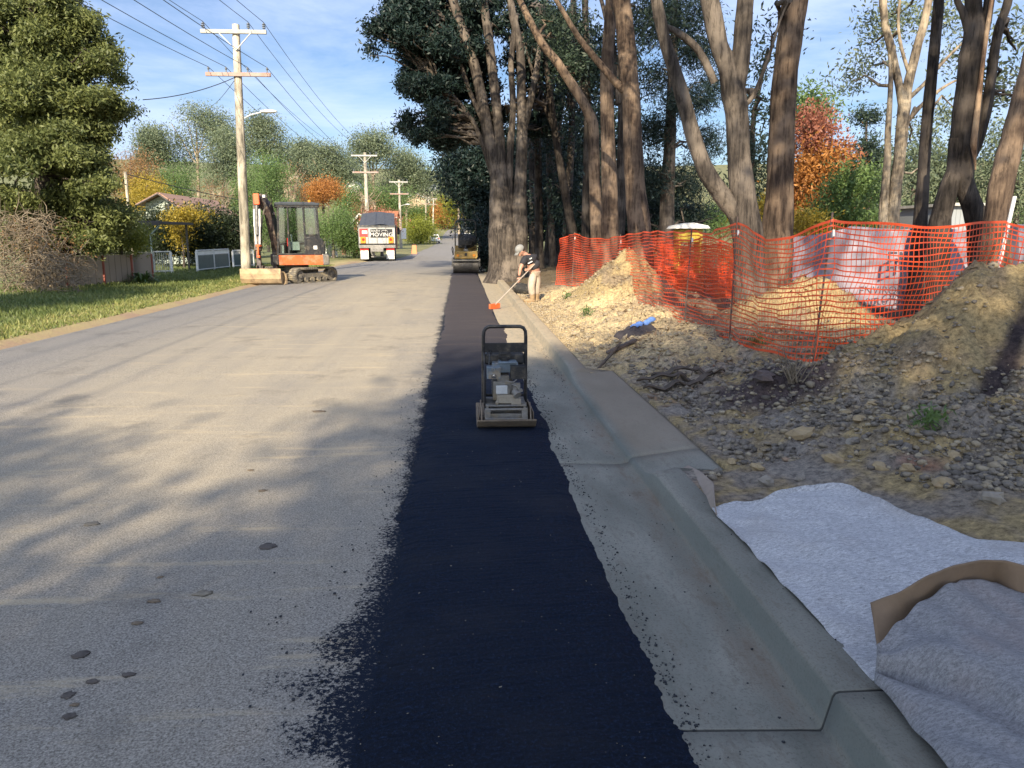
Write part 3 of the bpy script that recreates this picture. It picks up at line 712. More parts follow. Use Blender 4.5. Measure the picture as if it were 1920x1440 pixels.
px_tree('eucalyptus_tree', 'two-stemmed tree behind the barrier, one curved stem leaning left, one forking', RG, 12.5,
    [[(1408, 560, 62), (1402, 450, 56), (1394, 380, 48), (1386, 300, 42), (1384, 230, 41), (1376, 175, 44), (1362, 120, 34), (1348, 85, 32), (1335, 20, 34), (1322, -40, 30), (1310, -120, 24)],
     [(1392, 440, 40), (1384, 405, 36), (1355, 368, 34), (1325, 325, 31), (1303, 265, 28), (1287, 205, 27), (1268, 140, 24), (1250, 90, 22), (1236, 30, 21), (1226, -30, 20), (1215, -120, 17)],
     [(1378, 190, 30), (1386, 130, 33), (1391, 80, 32), (1396, 20, 30), (1402, -40, 28), (1410, -130, 22)],
     [(1340, 155, 14), (1310, 95, 14), (1272, 62, 12), (1250, 50, 9), (1225, 30, 7)],
     [(1392, 200, 10), (1412, 180, 8), (1440, 110, 6), (1462, 40, 4), (1480, 0, 3)]], 'bark_grey',
    [(1440, 60, 24, 40, 8, 2), (1420, 210, 22, 26, 6, 2)], 'leaf_eu', 45, .28, .10, 24, extra=[((3.8, 12.5, 8.4), (2.6, 2.2, 1.7), 60), ((2.0, 12, 9.0), (2.0, 2, 1.6), 50)])
px_tree('eucalyptus_tree', 'thick straight tan trunk in front of the red autumn tree', RG, 13,
    [[(1440, 590, 92), (1447, 520, 78), (1455, 445, 62), (1459, 400, 54), (1464, 300, 47), (1468, 212, 45), (1474, 130, 44), (1482, 60, 44), (1490, 0, 45), (1502, -90, 42), (1512, -190, 36)]], 'bark',
    [], 'leaf_eu', 80, .3, .12, 25, extra=[((5.4, 13, 9.0), (2.4, 2.2, 1.8), 60)])
px_tree('eucalyptus_tree', 'slim pale twin-stemmed tree with splaying bare branches, right of the autumn tree', RG, 19,
    [[(1673, 470, 28), (1674, 400, 25), (1680, 340, 22), (1686, 300, 21), (1692, 240, 22), (1696, 198, 22), (1702, 160, 17), (1711, 124, 16), (1722, 80, 15), (1732, 46, 14), (1743, -10, 13), (1755, -80, 10)],
     [(1694, 205, 16), (1686, 160, 14), (1678, 124, 14), (1668, 80, 14), (1661, 53, 13), (1655, 10, 12), (1652, -60, 9)],
     [(1655, 450, 18), (1657, 380, 16), (1664, 300, 13), (1665, 248, 11), (1669, 180, 9), (1670, 124, 8), (1664, 60, 6), (1660, 0, 5)],
     [(1697, 190, 9), (1730, 160, 7), (1765, 120, 6), (1800, 85, 4), (1830, 60, 3)],
     [(1700, 230, 8), (1735, 190, 7), (1775, 160, 5), (1800, 148, 3)],
     [(1705, 140, 7), (1690, 90, 6), (1684, 40, 5), (1690, -20, 4)]], 'bark_pale',
    [(1640, 70, 24, 26, 9, 1), (1612, 130, 24, 22, 8, 1), (1592, 158, 10, 10, 3, 1), (1650, 25, 20, 20, 6, 1), (1700, 30, 40, 30, 10, 2), (1770, 40, 40, 36, 14, 2), (1790, 100, 30, 24, 8, 2),
     (1760, 230, 34, 24, 8, 2), (1710, 255, 26, 18, 5, 2), (1720, 330, 30, 26, 8, 2), (1790, 215, 26, 18, 6, 2)], 'leaf_far', 60, .26, .12, 26, extra=[((8.5, 19, 11), (3, 2.4, 2), 50)], tips=1)
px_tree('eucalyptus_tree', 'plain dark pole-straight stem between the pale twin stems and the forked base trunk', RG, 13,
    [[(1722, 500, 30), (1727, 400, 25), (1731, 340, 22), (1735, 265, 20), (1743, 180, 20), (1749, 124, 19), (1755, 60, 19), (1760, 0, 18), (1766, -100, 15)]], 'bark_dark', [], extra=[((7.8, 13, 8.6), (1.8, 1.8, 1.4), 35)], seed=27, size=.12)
px_tree('eucalyptus_tree', 'massive dark trunk on two spread legs with a torn pale wood scar', RG, 12,
    [[(1752, 620, 44), (1757, 520, 42), (1761, 430, 40), (1768, 395, 36), (1780, 350, 34), (1790, 320, 30), (1798, 260, 34)],
     [(1846, 500, 58), (1838, 430, 46), (1826, 395, 38), (1812, 360, 34), (1803, 330, 40), (1806, 290, 48), (1810, 248, 49), (1815, 180, 46), (1822, 106, 42), (1828, 60, 36), (1826, 20, 28), (1822, -40, 25), (1818, -140, 20)],
     [(1828, 130, 22), (1842, 70, 20), (1852, 20, 18), (1862, -60, 17)],
     [(1815, 60, 14), (1806, 25, 13), (1796, 5, 11), (1790, -20, 8)],
     [(1812, 310, 20), (1830, 275, 20), (1848, 212, 20), (1856, 160, 18), (1863, 106, 17), (1874, 50, 16), (1888, 10, 15), (1900, -50, 12)]], 'bark_dark',
    [(1880, 150, 30, 16, 8, 1), (1905, 70, 20, 30, 8, 1), (1880, 185, 26, 12, 6, 1)], 'leaf_far', 50, .25, .11, 28, extra=[((7.6, 12, 8.5), (2.4, 2.2, 1.6), 55)])
scar = MB(); scar.tube([AT(1829, 318, 11.78), AT(1826, 270, 11.72), AT(1832, 210, 11.75), AT(1840, 140, 11.80), AT(1850, 60, 11.85), AT(1860, -5, 11.9)], [.01, .05, .045, .03, .035, .03], 8, wob=.1)
big = [o for o in col.objects if o.get('label', '').startswith('massive dark trunk')][0]
scar.build('torn_wood', MT['heartwood'], big)
px_tree('eucalyptus_tree', 'thick reddish trunk leaning right at the right edge beside the pale stake', RG, 11,
    [[(1862, 560, 66), (1866, 470, 56), (1869, 407, 44), (1876, 350, 44), (1888, 300, 42), (1900, 260, 40), (1912, 215, 40), (1926, 160, 40), (1945, 80, 38), (1965, -20, 34)]], 'bark',
    [], extra=[((8.8, 11, 8.2), (2.2, 2, 1.6), 45)], seed=29, size=.12)
# darker stand further in
dark = [(1012, 480, 1006, 60, 16, 12, 31), (1036, 480, 1044, 40, 13, 9, 33), (1060, 470, 1075, -10, 15, 10, 30), (1080, 470, 1020, 90, 18, 9, 28), (1097, 470, 1096, -20, 16, 11, 26),
        (998, 470, 990, 190, 14, 9, 36), (1048, 475, 1030, 150, 18, 11, 38), (1160, 460, 1166, -20, 22, 18, 24), (1025, 470, 1060, 120, 10, 6, 34)]
lab = ['first', 'second', 'third', 'fourth', 'fifth', 'sixth', 'seventh', 'eighth', 'ninth']
for i, (u0, v0, u1, v1, w0, w1, Y) in enumerate(sorted(dark)):
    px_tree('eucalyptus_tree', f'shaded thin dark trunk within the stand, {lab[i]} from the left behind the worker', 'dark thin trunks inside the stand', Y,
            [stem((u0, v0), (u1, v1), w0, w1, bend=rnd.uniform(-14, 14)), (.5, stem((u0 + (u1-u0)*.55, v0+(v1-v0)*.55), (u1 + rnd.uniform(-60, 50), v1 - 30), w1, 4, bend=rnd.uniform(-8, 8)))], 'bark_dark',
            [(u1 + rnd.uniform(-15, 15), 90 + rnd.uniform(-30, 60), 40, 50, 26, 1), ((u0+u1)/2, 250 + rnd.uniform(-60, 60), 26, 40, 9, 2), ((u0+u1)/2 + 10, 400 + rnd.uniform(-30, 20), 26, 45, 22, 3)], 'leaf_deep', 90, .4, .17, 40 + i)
# pine with dark needle pads
px_tree('pine_tree', 'dark pine with bluish needle pads between the ringed trunk and the curved stem', None, 25,
    [[(1249, 470, 32), (1252, 354, 26), (1256, 280, 22), (1258, 212, 19), (1262, 120, 16), (1266, 30, 12), (1268, -60, 8)]], 'bark_grey',
    [(1225, 250, 26, 36, 26, 0), (1220, 330, 30, 30, 26, 0), (1290, 190, 40, 16, 26, -1), (1300, 100, 40, 26, 30, 0), (1280, 30, 50, 36, 40, 0), (1230, 150, 26, 26, 18, 1), (1290, 340, 40, 30, 30, 1), (1320, 270, 26, 34, 22, 1),
     (1215, 50, 30, 40, 26, 1), (1335, 160, 20, 26, 14, 0), (1300, 400, 40, 24, 22, 2), (1230, 400, 30, 28, 18, 2)], 'leaf_deep', 120, .26, .16, 60, aspect=.16)
px_tree('eucalyptus_tree', 'thin leafy tree seen between the curved stem and the thick tan trunk', None, 18,
    [[(1405, 460, 14), (1408, 380, 12), (1410, 300, 11), (1412, 230, 9), (1425, 160, 7), (1440, 90, 5)]], 'bark_dark',
    [(1418, 270, 26, 50, 16, 0), (1425, 200, 24, 24, 7, 0), (1432, 120, 22, 34, 6, 0), (1410, 345, 34, 34, 16, 0)], 'leaf_eu', 60, .22, .11, 61)
# trees and shrubs beyond the barrier
def bg_tree(name, label, Y, trunk, blobs, leaf, per, sig, size, seed, group=None, cat='tree', bark='bark_grey', hollow=.5):
    return px_tree(name, label, group, Y, trunk, bark, blobs, leaf, per, sig, size, seed, hollow=hollow, cat=cat)
bg_tree('maple_tree', 'autumn tree with crimson top and orange lower leaves behind the thick tan trunk', 30, [[(1535, 450, 14), (1537, 380, 11), (1535, 300, 8), (1530, 230, 4)]],
    [(1530, 330, 46, 60, 90, 0), (1530, 390, 52, 45, 70, 0), (1510, 350, 40, 60, 50, .5)], 'leaf_orange', 70, .4, .16, 62)
mp_ = [o for o in col.objects if o.get('label', '').startswith('autumn tree with crimson')][0]
crown('crown', [(tuple(AT(1518, 245, 30)), (.72, .8, .85), 44), (tuple(AT(1570, 300, 30)), (.4, .5, .7), 22)], 70, .32, .16, MT['leaf_red'], mp_, 63)
bg_tree('evergreen_tree', 'round green treetop peeping above the crimson autumn tree', 36, [[(1515, 450, 14), (1515, 300, 10), (1515, 220, 6)]], [(1515, 205, 32, 34, 50, 0)], 'leaf_green', 70, .45, .2, 64)
bg_tree('evergreen_shrub', 'broad bright green shrub right of the autumn tree', 24, [[(1590, 460, 10), (1592, 400, 6), (1594, 360, 4)]], [(1590, 390, 60, 55, 90, 0), (1600, 345, 40, 32, 40, 0), (1560, 420, 50, 34, 40, 0)], 'leaf_green', 70, .3, .12, 65, cat='shrub')
bg_tree('shrub', 'yellow-green shrub low behind the two-stemmed tree', 22, [[(1425, 460, 8), (1425, 420, 5), (1425, 380, 3)]], [(1425, 400, 28, 34, 40, 0), (1510, 425, 40, 24, 34, 1)], 'leaf_yellow', 60, .3, .12, 66, cat='shrub')
bg_tree('eucalyptus_tree', 'small distant tree with a round tuft on a thin stalk against the sky', 55, [[(1628, 440, 9), (1626, 330, 6), (1624, 270, 5), (1625, 225, 3)]], [(1624, 215, 24, 13, 20, 0), (1624, 275, 20, 20, 20, 0), (1640, 300, 34, 26, 40, 0), (1635, 350, 40, 40, 50, 0)], 'leaf_eu', 60, .4, .26, 67)
bg_tree('eucalyptus_tree', 'loose grey-green tree behind the pale twin-stemmed one', 42, [[(1715, 450, 10), (1712, 360, 8), (1716, 280, 6)]], [(1720, 310, 60, 40, 70, 0), (1780, 330, 40, 60, 70, 0), (1745, 390, 70, 40, 80, 0)], 'leaf_far', 55, .5, .22, 68)
bg_tree('eucalyptus_tree', 'loose pale tree filling the gap beside the right-edge trunk', 38, [[(1905, 450, 10), (1905, 330, 8), (1900, 250, 6)]], [(1890, 270, 50, 50, 50, 0), (1915, 350, 40, 70, 70, 0), (1865, 330, 30, 50, 40, 0)], 'leaf_far', 50, .45, .2, 69)
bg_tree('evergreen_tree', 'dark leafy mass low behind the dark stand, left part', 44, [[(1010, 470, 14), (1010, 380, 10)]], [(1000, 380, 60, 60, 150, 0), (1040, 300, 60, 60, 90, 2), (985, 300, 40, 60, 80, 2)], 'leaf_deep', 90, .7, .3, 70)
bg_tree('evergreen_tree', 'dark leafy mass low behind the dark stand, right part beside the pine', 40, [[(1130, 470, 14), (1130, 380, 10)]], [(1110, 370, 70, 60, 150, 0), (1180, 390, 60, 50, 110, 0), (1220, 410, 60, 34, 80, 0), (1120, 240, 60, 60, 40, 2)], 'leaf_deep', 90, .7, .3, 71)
bg_tree('conifer', 'dark conifer with drooping tiers left of the many-stemmed tree, above the parked cars', 40, [[(905, 470, 16), (900, 380, 12), (895, 300, 8)]],
    [(885, 310, 44, 26, 70, 0), (905, 350, 50, 34, 100, 0), (925, 300, 34, 40, 60, 0), (910, 400, 34, 34, 60, 0), (860, 330, 24, 34, 34, 0)], 'leaf_deep', 100, .42, .22, 72, cat='conifer')
bg_tree('evergreen_shrub', 'dark glossy shrub between the road roller and the many-stemmed tree', 35, [[(920, 505, 10), (920, 450, 6)]], [(920, 470, 13, 42, 60, 0), (915, 420, 20, 30, 40, 1)], 'leaf_deep', 110, .26, .14, 73, cat='shrub', hollow=.2)

# ------------------------------------------------------------------ left side
LT = px_tree('evergreen_tree', 'big dense green tree filling the upper left corner behind the bare tangled shrub', None, 25,
    [[(90, 540, 60), (95, 440, 50), (90, 330, 42), (85, 220, 36), (75, 100, 28), (60, 0, 20)]], 'bark_dark',
    pads(np.random.RandomState(14), [(40, 30, 100, 80, 0), (105, 50, 60, 60, 0), (60, 130, 120, 50, 0), (60, 200, 120, 60, -1), (60, 330, 130, 90, -1), (150, 340, 60, 60, 0), (185, 405, 55, 46, 0), (100, 440, 90, 50, 0)], 190, 26, 13, 17) +
    pads(np.random.RandomState(15), [(180, 110, 36, 18, 0), (170, 200, 60, 26, 0), (228, 200, 26, 12, 0), (205, 238, 36, 10, 0), (150, 250, 50, 20, 0)], 44, 20, 8, 12, .8) + [(200, 80, 18, 6, 6, 0), (216, 150, 18, 7, 7, 0), (60, 80, 100, 90, 40, 1.5), (60, 300, 120, 150, 90, 1.5)],
    'leaf_left', 62, .17, .14, 80, hollow=.25, extra=[((-22, 27, 9), (3.2, 3, 4), 60)], tips=3)
sh = thing('tangled_shrub', 'bare brown tangled shrub spreading over the grass at the left edge, before the brown fence', 'shrub', tuple(G(70, 545)))
mb = MB(); rr = random.Random(9)
for k in range(950):
    u = rr.uniform(-20, 150); v = rr.uniform(400, 548); 
    if u > 95 and v < 470: continue
    Y = 22.5 + rr.uniform(-.9, 1.2); p = AT(u, v, Y); pts = [p]; d = Vector((rr.gauss(0, 1), rr.gauss(0, .6), rr.gauss(.25, .8))).normalized()
    for q in range(4):
        d = (d + Vector((rr.gauss(0, .5), rr.gauss(0, .4), rr.gauss(-.12, .4)))).normalized(); pts.append(pts[-1] + d * rr.uniform(.10, .26))
    pts = [Vector((q.x, q.y, max(q.z, .03))) for q in pts]
    mb.tube(pts, [.013, .011, .009, .006, .003], 3, False)
for k in range(9):
    p = G(40 + k * 9, 545); mb.tube([p, p + Vector((rr.uniform(-.4, .4), .3, .7)), p + Vector((rr.uniform(-.9, .9), .3, 1.6))], [.05, .035, .02], 5)
mb.build('branches', MT['twig'], sh)
crown('leaf_clusters', [(tuple(AT(60, 470, 22.8)), (1.4, .9, .9), 50)], 26, .22, .08, MT['leaf_brown'], sh, 82)
bg_tree('shrub', 'yellow-green feathery shrub behind the brown panel fence', 27, [[(228, 490, 6), (228, 460, 4)]], [(200, 455, 30, 22, 40, 0), (245, 447, 32, 28, 50, 0)], 'leaf_lime', 90, .2, .09, 83, cat='shrub', hollow=.2)
bg_tree('climbing_vine', 'yellow and green ivy hanging beside the driveway entrance', 38, [[(345, 490, 4), (342, 450, 3), (335, 420, 2)]], [(365, 403, 30, 9, 22, 0), (335, 412, 22, 10, 14, 0), (338, 440, 7, 30, 16, 0)], 'leaf_yellow', 80, .3, .13, 84, cat='vine', hollow=.2)
bg_tree('hedge', 'tall dark ivy hedge behind the white gates, under the tin-roofed house', 41, [[(400, 500, 10), (400, 440, 6)]], [(400, 430, 56, 36, 130, 0), (400, 465, 56, 34, 110, 0), (315, 425, 50, 28, 70, -2), (310, 455, 40, 34, 60, -1), (430, 440, 30, 50, 50, 0), (270, 460, 40, 26, 40, 3)], 'leaf_ivy', 90, .38, .16, 85, cat='hedge', hollow=.1)
for i, (u, v, s_) in enumerate([(172, 525, .55), (228, 520, .75), (268, 522, .75)]):
    p = GG(u, v + 8, 0); st = thing('strappy_plant', ['narrow strappy plant with a yellowing leaf, nearest the tangled shrub', 'strappy plant with upright leaves, middle one along the brown fence', 'lush broad clump of strappy leaves, nearest the picket gate'][i], 'plant', tuple(p), 'strappy plants along the brown fence')
    mb = MB(); rr = random.Random(i)
    for k in range(90 if i else 36):
        a = rr.uniform(0, 6.28); L = s_ * rr.uniform(.7, 1.1); el = rr.uniform(.5, 1.4); q = Vector((math.cos(a) * rr.uniform(0, .25) * s_, math.sin(a) * .15, 0)) + p
        pts = [q + Vector((math.cos(a) * math.cos(el) * L * t, math.sin(a) * math.cos(el) * L * t, math.sin(el) * L * t - .55 * L * t * t * t)) for t in (0, .3, .6, .85, 1)]
        side = Vector((-math.sin(a), math.cos(a), 0)); mb.grid([[x + side * .022 * w_, x - side * .022 * w_] for x, w_ in zip(pts, (1, 1.1, 1, .6, .1))])
    mb.build('leaves', mat('strap_leaf', (.12, .19, .04), (.04, .085, .02), 3, .45), st)

# distant trees: (u, v centre of crown, ru, rv, Y, leaf, shape, base v)
def far_tree(i, u, vt, vb, wd, Y, leaf, kind, label, cat='tree', name='tree'):
    rs = np.random.RandomState(200 + i); blobs = []; H = vb - vt
    if kind == 'dome':   # umbrella-like eucalypt with separated tufts
        for k in range(13):
            a = rs.uniform(-1, 1); b_ = rs.uniform(0, 1)
            ru = wd * rs.uniform(.14, .24); blobs.append((u + a * wd * .42 * math.sqrt(1 - .5 * (1 - b_) ** 2), vt + ru * .55 + b_ * H * .52 + abs(a) ** 2 * H * .14, ru, ru * .5, 9, rs.uniform(-2, 2)))
        blobs.append((u, vt + H * .1, wd * .26, H * .1, 16, 0)); leafs, sig, per = .30 * Y / 110, .0095 * Y * .85, 110
        trunks = [[(u + 2, vb, wd * .025 + 2), (u, vb - H * .4, wd * .018 + 1.5), (u - 2, vt + H * .25, 1.5)]]
        for k in range(4): trunks.append([(u, vb - H * (.3 + .05 * k), 2.5), (u + wd * .12 * (k - 1.5), vb - H * .6, 1.8), (u + wd * .2 * (k - 1.5), vt + H * .2, 1)])
    elif kind == 'round':
        for k in range(9):
            a = rs.uniform(-1, 1); b_ = rs.uniform(-1, 1); blobs.append((u + a * wd * .28, (vt + vb) / 2 + b_ * H * .26, wd * rs.uniform(.2, .28), H * rs.uniform(.2, .28), 13, rs.uniform(-2, 2)))
        leafs, sig, per = .26 * Y / 110, .010 * Y * .8, 95; trunks = [[(u, vb + 4, 5), (u, (vt + vb) / 2, 3), (u, vt + H * .2, 1.5)]]
    else:              # bare
        trunks = []
        for k in range(26): trunks.append([(u, vb, 2.2), (u + rs.uniform(-.25, .25) * wd, vb - H * .5, 1.2), (u + rs.uniform(-.5, .5) * wd, vt + rs.uniform(0, .4) * H, .6)])
        for k in range(8): blobs.append((u + rs.uniform(-.4, .4) * wd, vt + rs.uniform(.15, .8) * H, wd * .2, H * .2, 9, 0))
        leafs, sig, per = .2 * Y / 110, .011 * Y * .8, 26
    return px_tree(name, label, None, Y, trunks, 'bark_pale' if kind != 'round' else 'bark_grey', blobs, leaf, per, sig, leafs, 300 + i, cat=cat, hollow=.3, tips=1)
FT = [
 (370, 198, 360, 165, 120, 'leaf_far', 'dome', 'widest umbrella-crowned eucalypt on the skyline, left of the near power pole'),
 (287, 243, 340, 50, 118, 'leaf_far', 'dome', 'small rounded eucalypt at the left end of the skyline row'),
 (494, 218, 350, 95, 122, 'leaf_far', 'dome', 'tall eucalypt with pale branches just right of the near power pole'),
 (418, 245, 390, 80, 112, 'leaf_far', 'dome', 'drooping grey-green eucalypt behind the near power pole'),
 (568, 272, 350, 42, 140, 'leaf_far', 'dome', 'thin wispy eucalypt against the sky above the excavator cab'),
 (612, 278, 370, 90, 130, 'leaf_far', 'dome', 'loose eucalypt left of the second power pole'),
 (700, 240, 400, 125, 150, 'leaf_far', 'dome', 'tall domed eucalypt directly behind the second power pole'),
 (760, 290, 400, 95, 155, 'leaf_far', 'dome', 'lower eucalypt with flat tufts behind the third power pole'),
 (325, 300, 395, 80, 80, 'leaf_green', 'round', 'mid green tree above the ridge of the tin-roofed house'),
 (500, 278, 400, 95, 75, 'leaf_green', 'round', 'rounded bright green tree right of the near power pole'),
 (470, 300, 420, 60, 85, 'leaf_green', 'round', 'green tree seen over the excavator boom'),
 (245, 262, 400, 125, 62, 'leaf_brown', 'round', 'rust brown autumn tree beside the big green tree at left'),
 (275, 330, 395, 60, 58, 'leaf_yellow', 'round', 'yellow autumn tree behind the gable of the tin-roofed house'),
 (412, 330, 430, 70, 66, 'leaf_brown', 'bare', 'pale leafless tree behind the near power pole, above the tin roof'),
 (545, 300, 400, 60, 95, 'leaf_brown', 'bare', 'leafless reddish tree above the excavator cab'),
 (606, 338, 385, 62, 78, 'leaf_orange', 'round', 'small bright orange tree right of the excavator cab'),
 (555, 362, 470, 110, 60, 'leaf_green', 'round', 'dark green bushy tree directly behind the excavator cab'),
 (625, 372, 468, 100, 56, 'leaf_green', 'round', 'dense green bush between the excavator and the dump truck'),
 (480, 380, 480, 80, 58, 'leaf_green', 'round', 'green bush behind the excavator boom'),
 (672, 345, 420, 90, 110, 'leaf_green', 'round', 'green tree left of the second power pole base'),
 (725, 335, 430, 100, 115, 'leaf_green', 'round', 'green tree between the second and third power poles'),
 (715, 400, 432, 64, 62, 'leaf_red', 'round', 'russet red shrub peeping over the dump truck'),
 (690, 350, 425, 60, 95, 'leaf_brown', 'bare', 'bare branching tree above the dump truck'),
 (785, 385, 440, 76, 235, 'leaf_green', 'round', 'olive tree behind the clipped round bush'),
 (775, 405, 440, 44, 160, 'leaf_lime', 'round', 'lime green shrub just behind the clipped round bush'),
 (812, 350, 400, 60, 250, 'leaf_brown', 'bare', 'reddish leafless tree among the far power poles'),
 (842, 350, 420, 50, 230, 'leaf_green', 'round', 'green tree at the far end of the road, left of its bend'),
 (862, 340, 425, 55, 180, 'leaf_lime', 'round', 'yellow green tree beyond the far parked cars'),
 (838, 385, 425, 24, 225, 'leaf_orange', 'round', 'small amber tree where the far road disappears'),
 (858, 290, 400, 60, 160, 'leaf_far', 'dome', 'eucalypt half hidden behind the dark conifer'),
 (880, 300, 420, 70, 175, 'leaf_far', 'dome', 'eucalypt behind the conifer, rightmost beyond the road'),
 (640, 300, 400, 70, 170, 'leaf_far', 'dome', 'distant eucalypt between the wispy one and the domed one'),
 (540, 330, 420, 90, 150, 'leaf_far', 'round', 'distant olive tree behind the bare reddish one'),
 (812, 390, 428, 70, 240, 'leaf_green', 'round', 'dark green tree behind the two thin far power poles'),
]
for i, (u, vt, vb, wd, Y, leaf, kind, label) in enumerate(FT):
    far_tree(i, u, vt, vb, wd, Y, leaf, kind, label)
far_tree(60, 789, 417, 454, 40, 130, 'leaf_lime', 'round', 'clipped round olive bush on the lawn beside the white parked car', 'shrub', 'clipped_bush')
far_tree(61, 664, 434, 478, 48, 57, 'leaf_green', 'round', 'clipped dark green hedge left of the dump truck', 'hedge', 'hedge')
far_tree(62, 852, 402, 424, 22, 260, 'leaf_green', 'round', 'far clipped hedge where the road ends', 'hedge', 'hedge')

# tall trees standing behind and beside the photographer; they throw the shade over the foreground
MT['leaf_sh'] = MT['leaf_eu']
def caster(i, x, y, zc, rx, ry, rz, n, label):
    root = thing('eucalyptus_tree', label, 'tree', (x, y, 0), 'trees behind the photographer'); mb = MB()
    yb = y if y < -3 else -4.0
    if 0 < x < 3 and yb > -5: yb = -5.5
    mb.tube([(x, yb, -.2), (x + .1, yb, 3), (x - .1, y + .1, zc)], [.3, .24, .12], 10, wob=.06); rs = np.random.RandomState(i)
    limbs(mb, rs, (x, y, zc * .6), [(x + a * rx * .7, y + b_ * ry * .7, zc + c_ * rz * .5) for a, b_, c_ in rs.uniform(-1, 1, (7, 3))], .08)
    mb.build('trunk', MT['bark'], root); crown('crown', [((x, y, zc), (rx, ry, rz), n)], 60, .45, .26, MT['leaf_sh'], root, 500 + i, hollow=.1)
caster(1, -2.5, -12.5, 10.6, 2.7, 2.2, 3.7, 300, 'leafy tree close behind the photographer over the fresh strip')
caster(2, 2.0, -13, 10.0, 2.8, 2.2, 3.9, 230, 'leafy tree behind the photographer over the kerb')
caster(3, 5.0, -12, 9.6, 3.2, 2.2, 4.2, 260, 'leafy tree behind the photographer at the right verge')
caster(4, -8.0, -11.8, 9.5, 1.7, 1.0, .9, 70, 'small high crown behind the photographer to the left')
caster(5, -4.4, -8, 4.9, 2.7, 1.3, 1.6, 260, 'leafy tree behind the photographer over the left lane')
caster(6, 0.2, -6.5, 5.6, 2.6, 1.6, 1.6, 110, 'low leafy tree right behind the photographer')
caster(7, -12.9, 8, 7.2, 1.7, 3.0, 1.8, 170, 'leafy garden tree left of the frame beside the lawn')
caster(8, 3.2, -1.5, 12.5, 2.2, 2.0, 2.6, 46, 'high open crown right above and behind the photographer')  # from here on: unseen crowns added overhead only for their shade
caster(9, 7.0, -1.0, 11.8, 2.4, 2.0, 3.0, 52, 'high open crown to the right of the photographer')
caster(10, 0.6, 2.5, 17.5, 2.6, 2.2, 1.8, 50, 'highest open crown above the kerb, out of the picture')
caster(11, 10.5, 0.0, 11.0, 2.4, 2.0, 3.0, 50, 'open crown far to the right of the photographer')
# far tree line beyond the right-hand paddock
for i, (u, Y, vt, wd) in enumerate([(1270, 75, 395, 90), (1350, 80, 385, 110), (1430, 78, 372, 90), (1500, 85, 380, 100), (1580, 82, 385, 90), (1650, 80, 378, 100), (1730, 84, 372, 110), (1810, 80, 380, 100), (1890, 82, 372, 110), (1160, 85, 385, 110), (1060, 85, 390, 100)]):
    far_tree(80 + i, u, vt, 452, wd, Y, 'leaf_green' if i % 3 else 'leaf_far', 'round', ['rounded far tree low behind the yellow site box', 'far green tree left of the two-stemmed tree base', 'far tree behind the two-stemmed tree base', 'far tree hidden low behind the autumn tree', 'far tree behind the broad green shrub', 'far tree low behind the pale twin-stemmed tree', 'far tree low behind the dark pole-straight stem', 'far tree behind the pale metal shed', 'far tree at the right edge behind the leaning trunk', 'far tree glimpsed low between the two straight trunks', 'far tree glimpsed low inside the dark stand'][i])
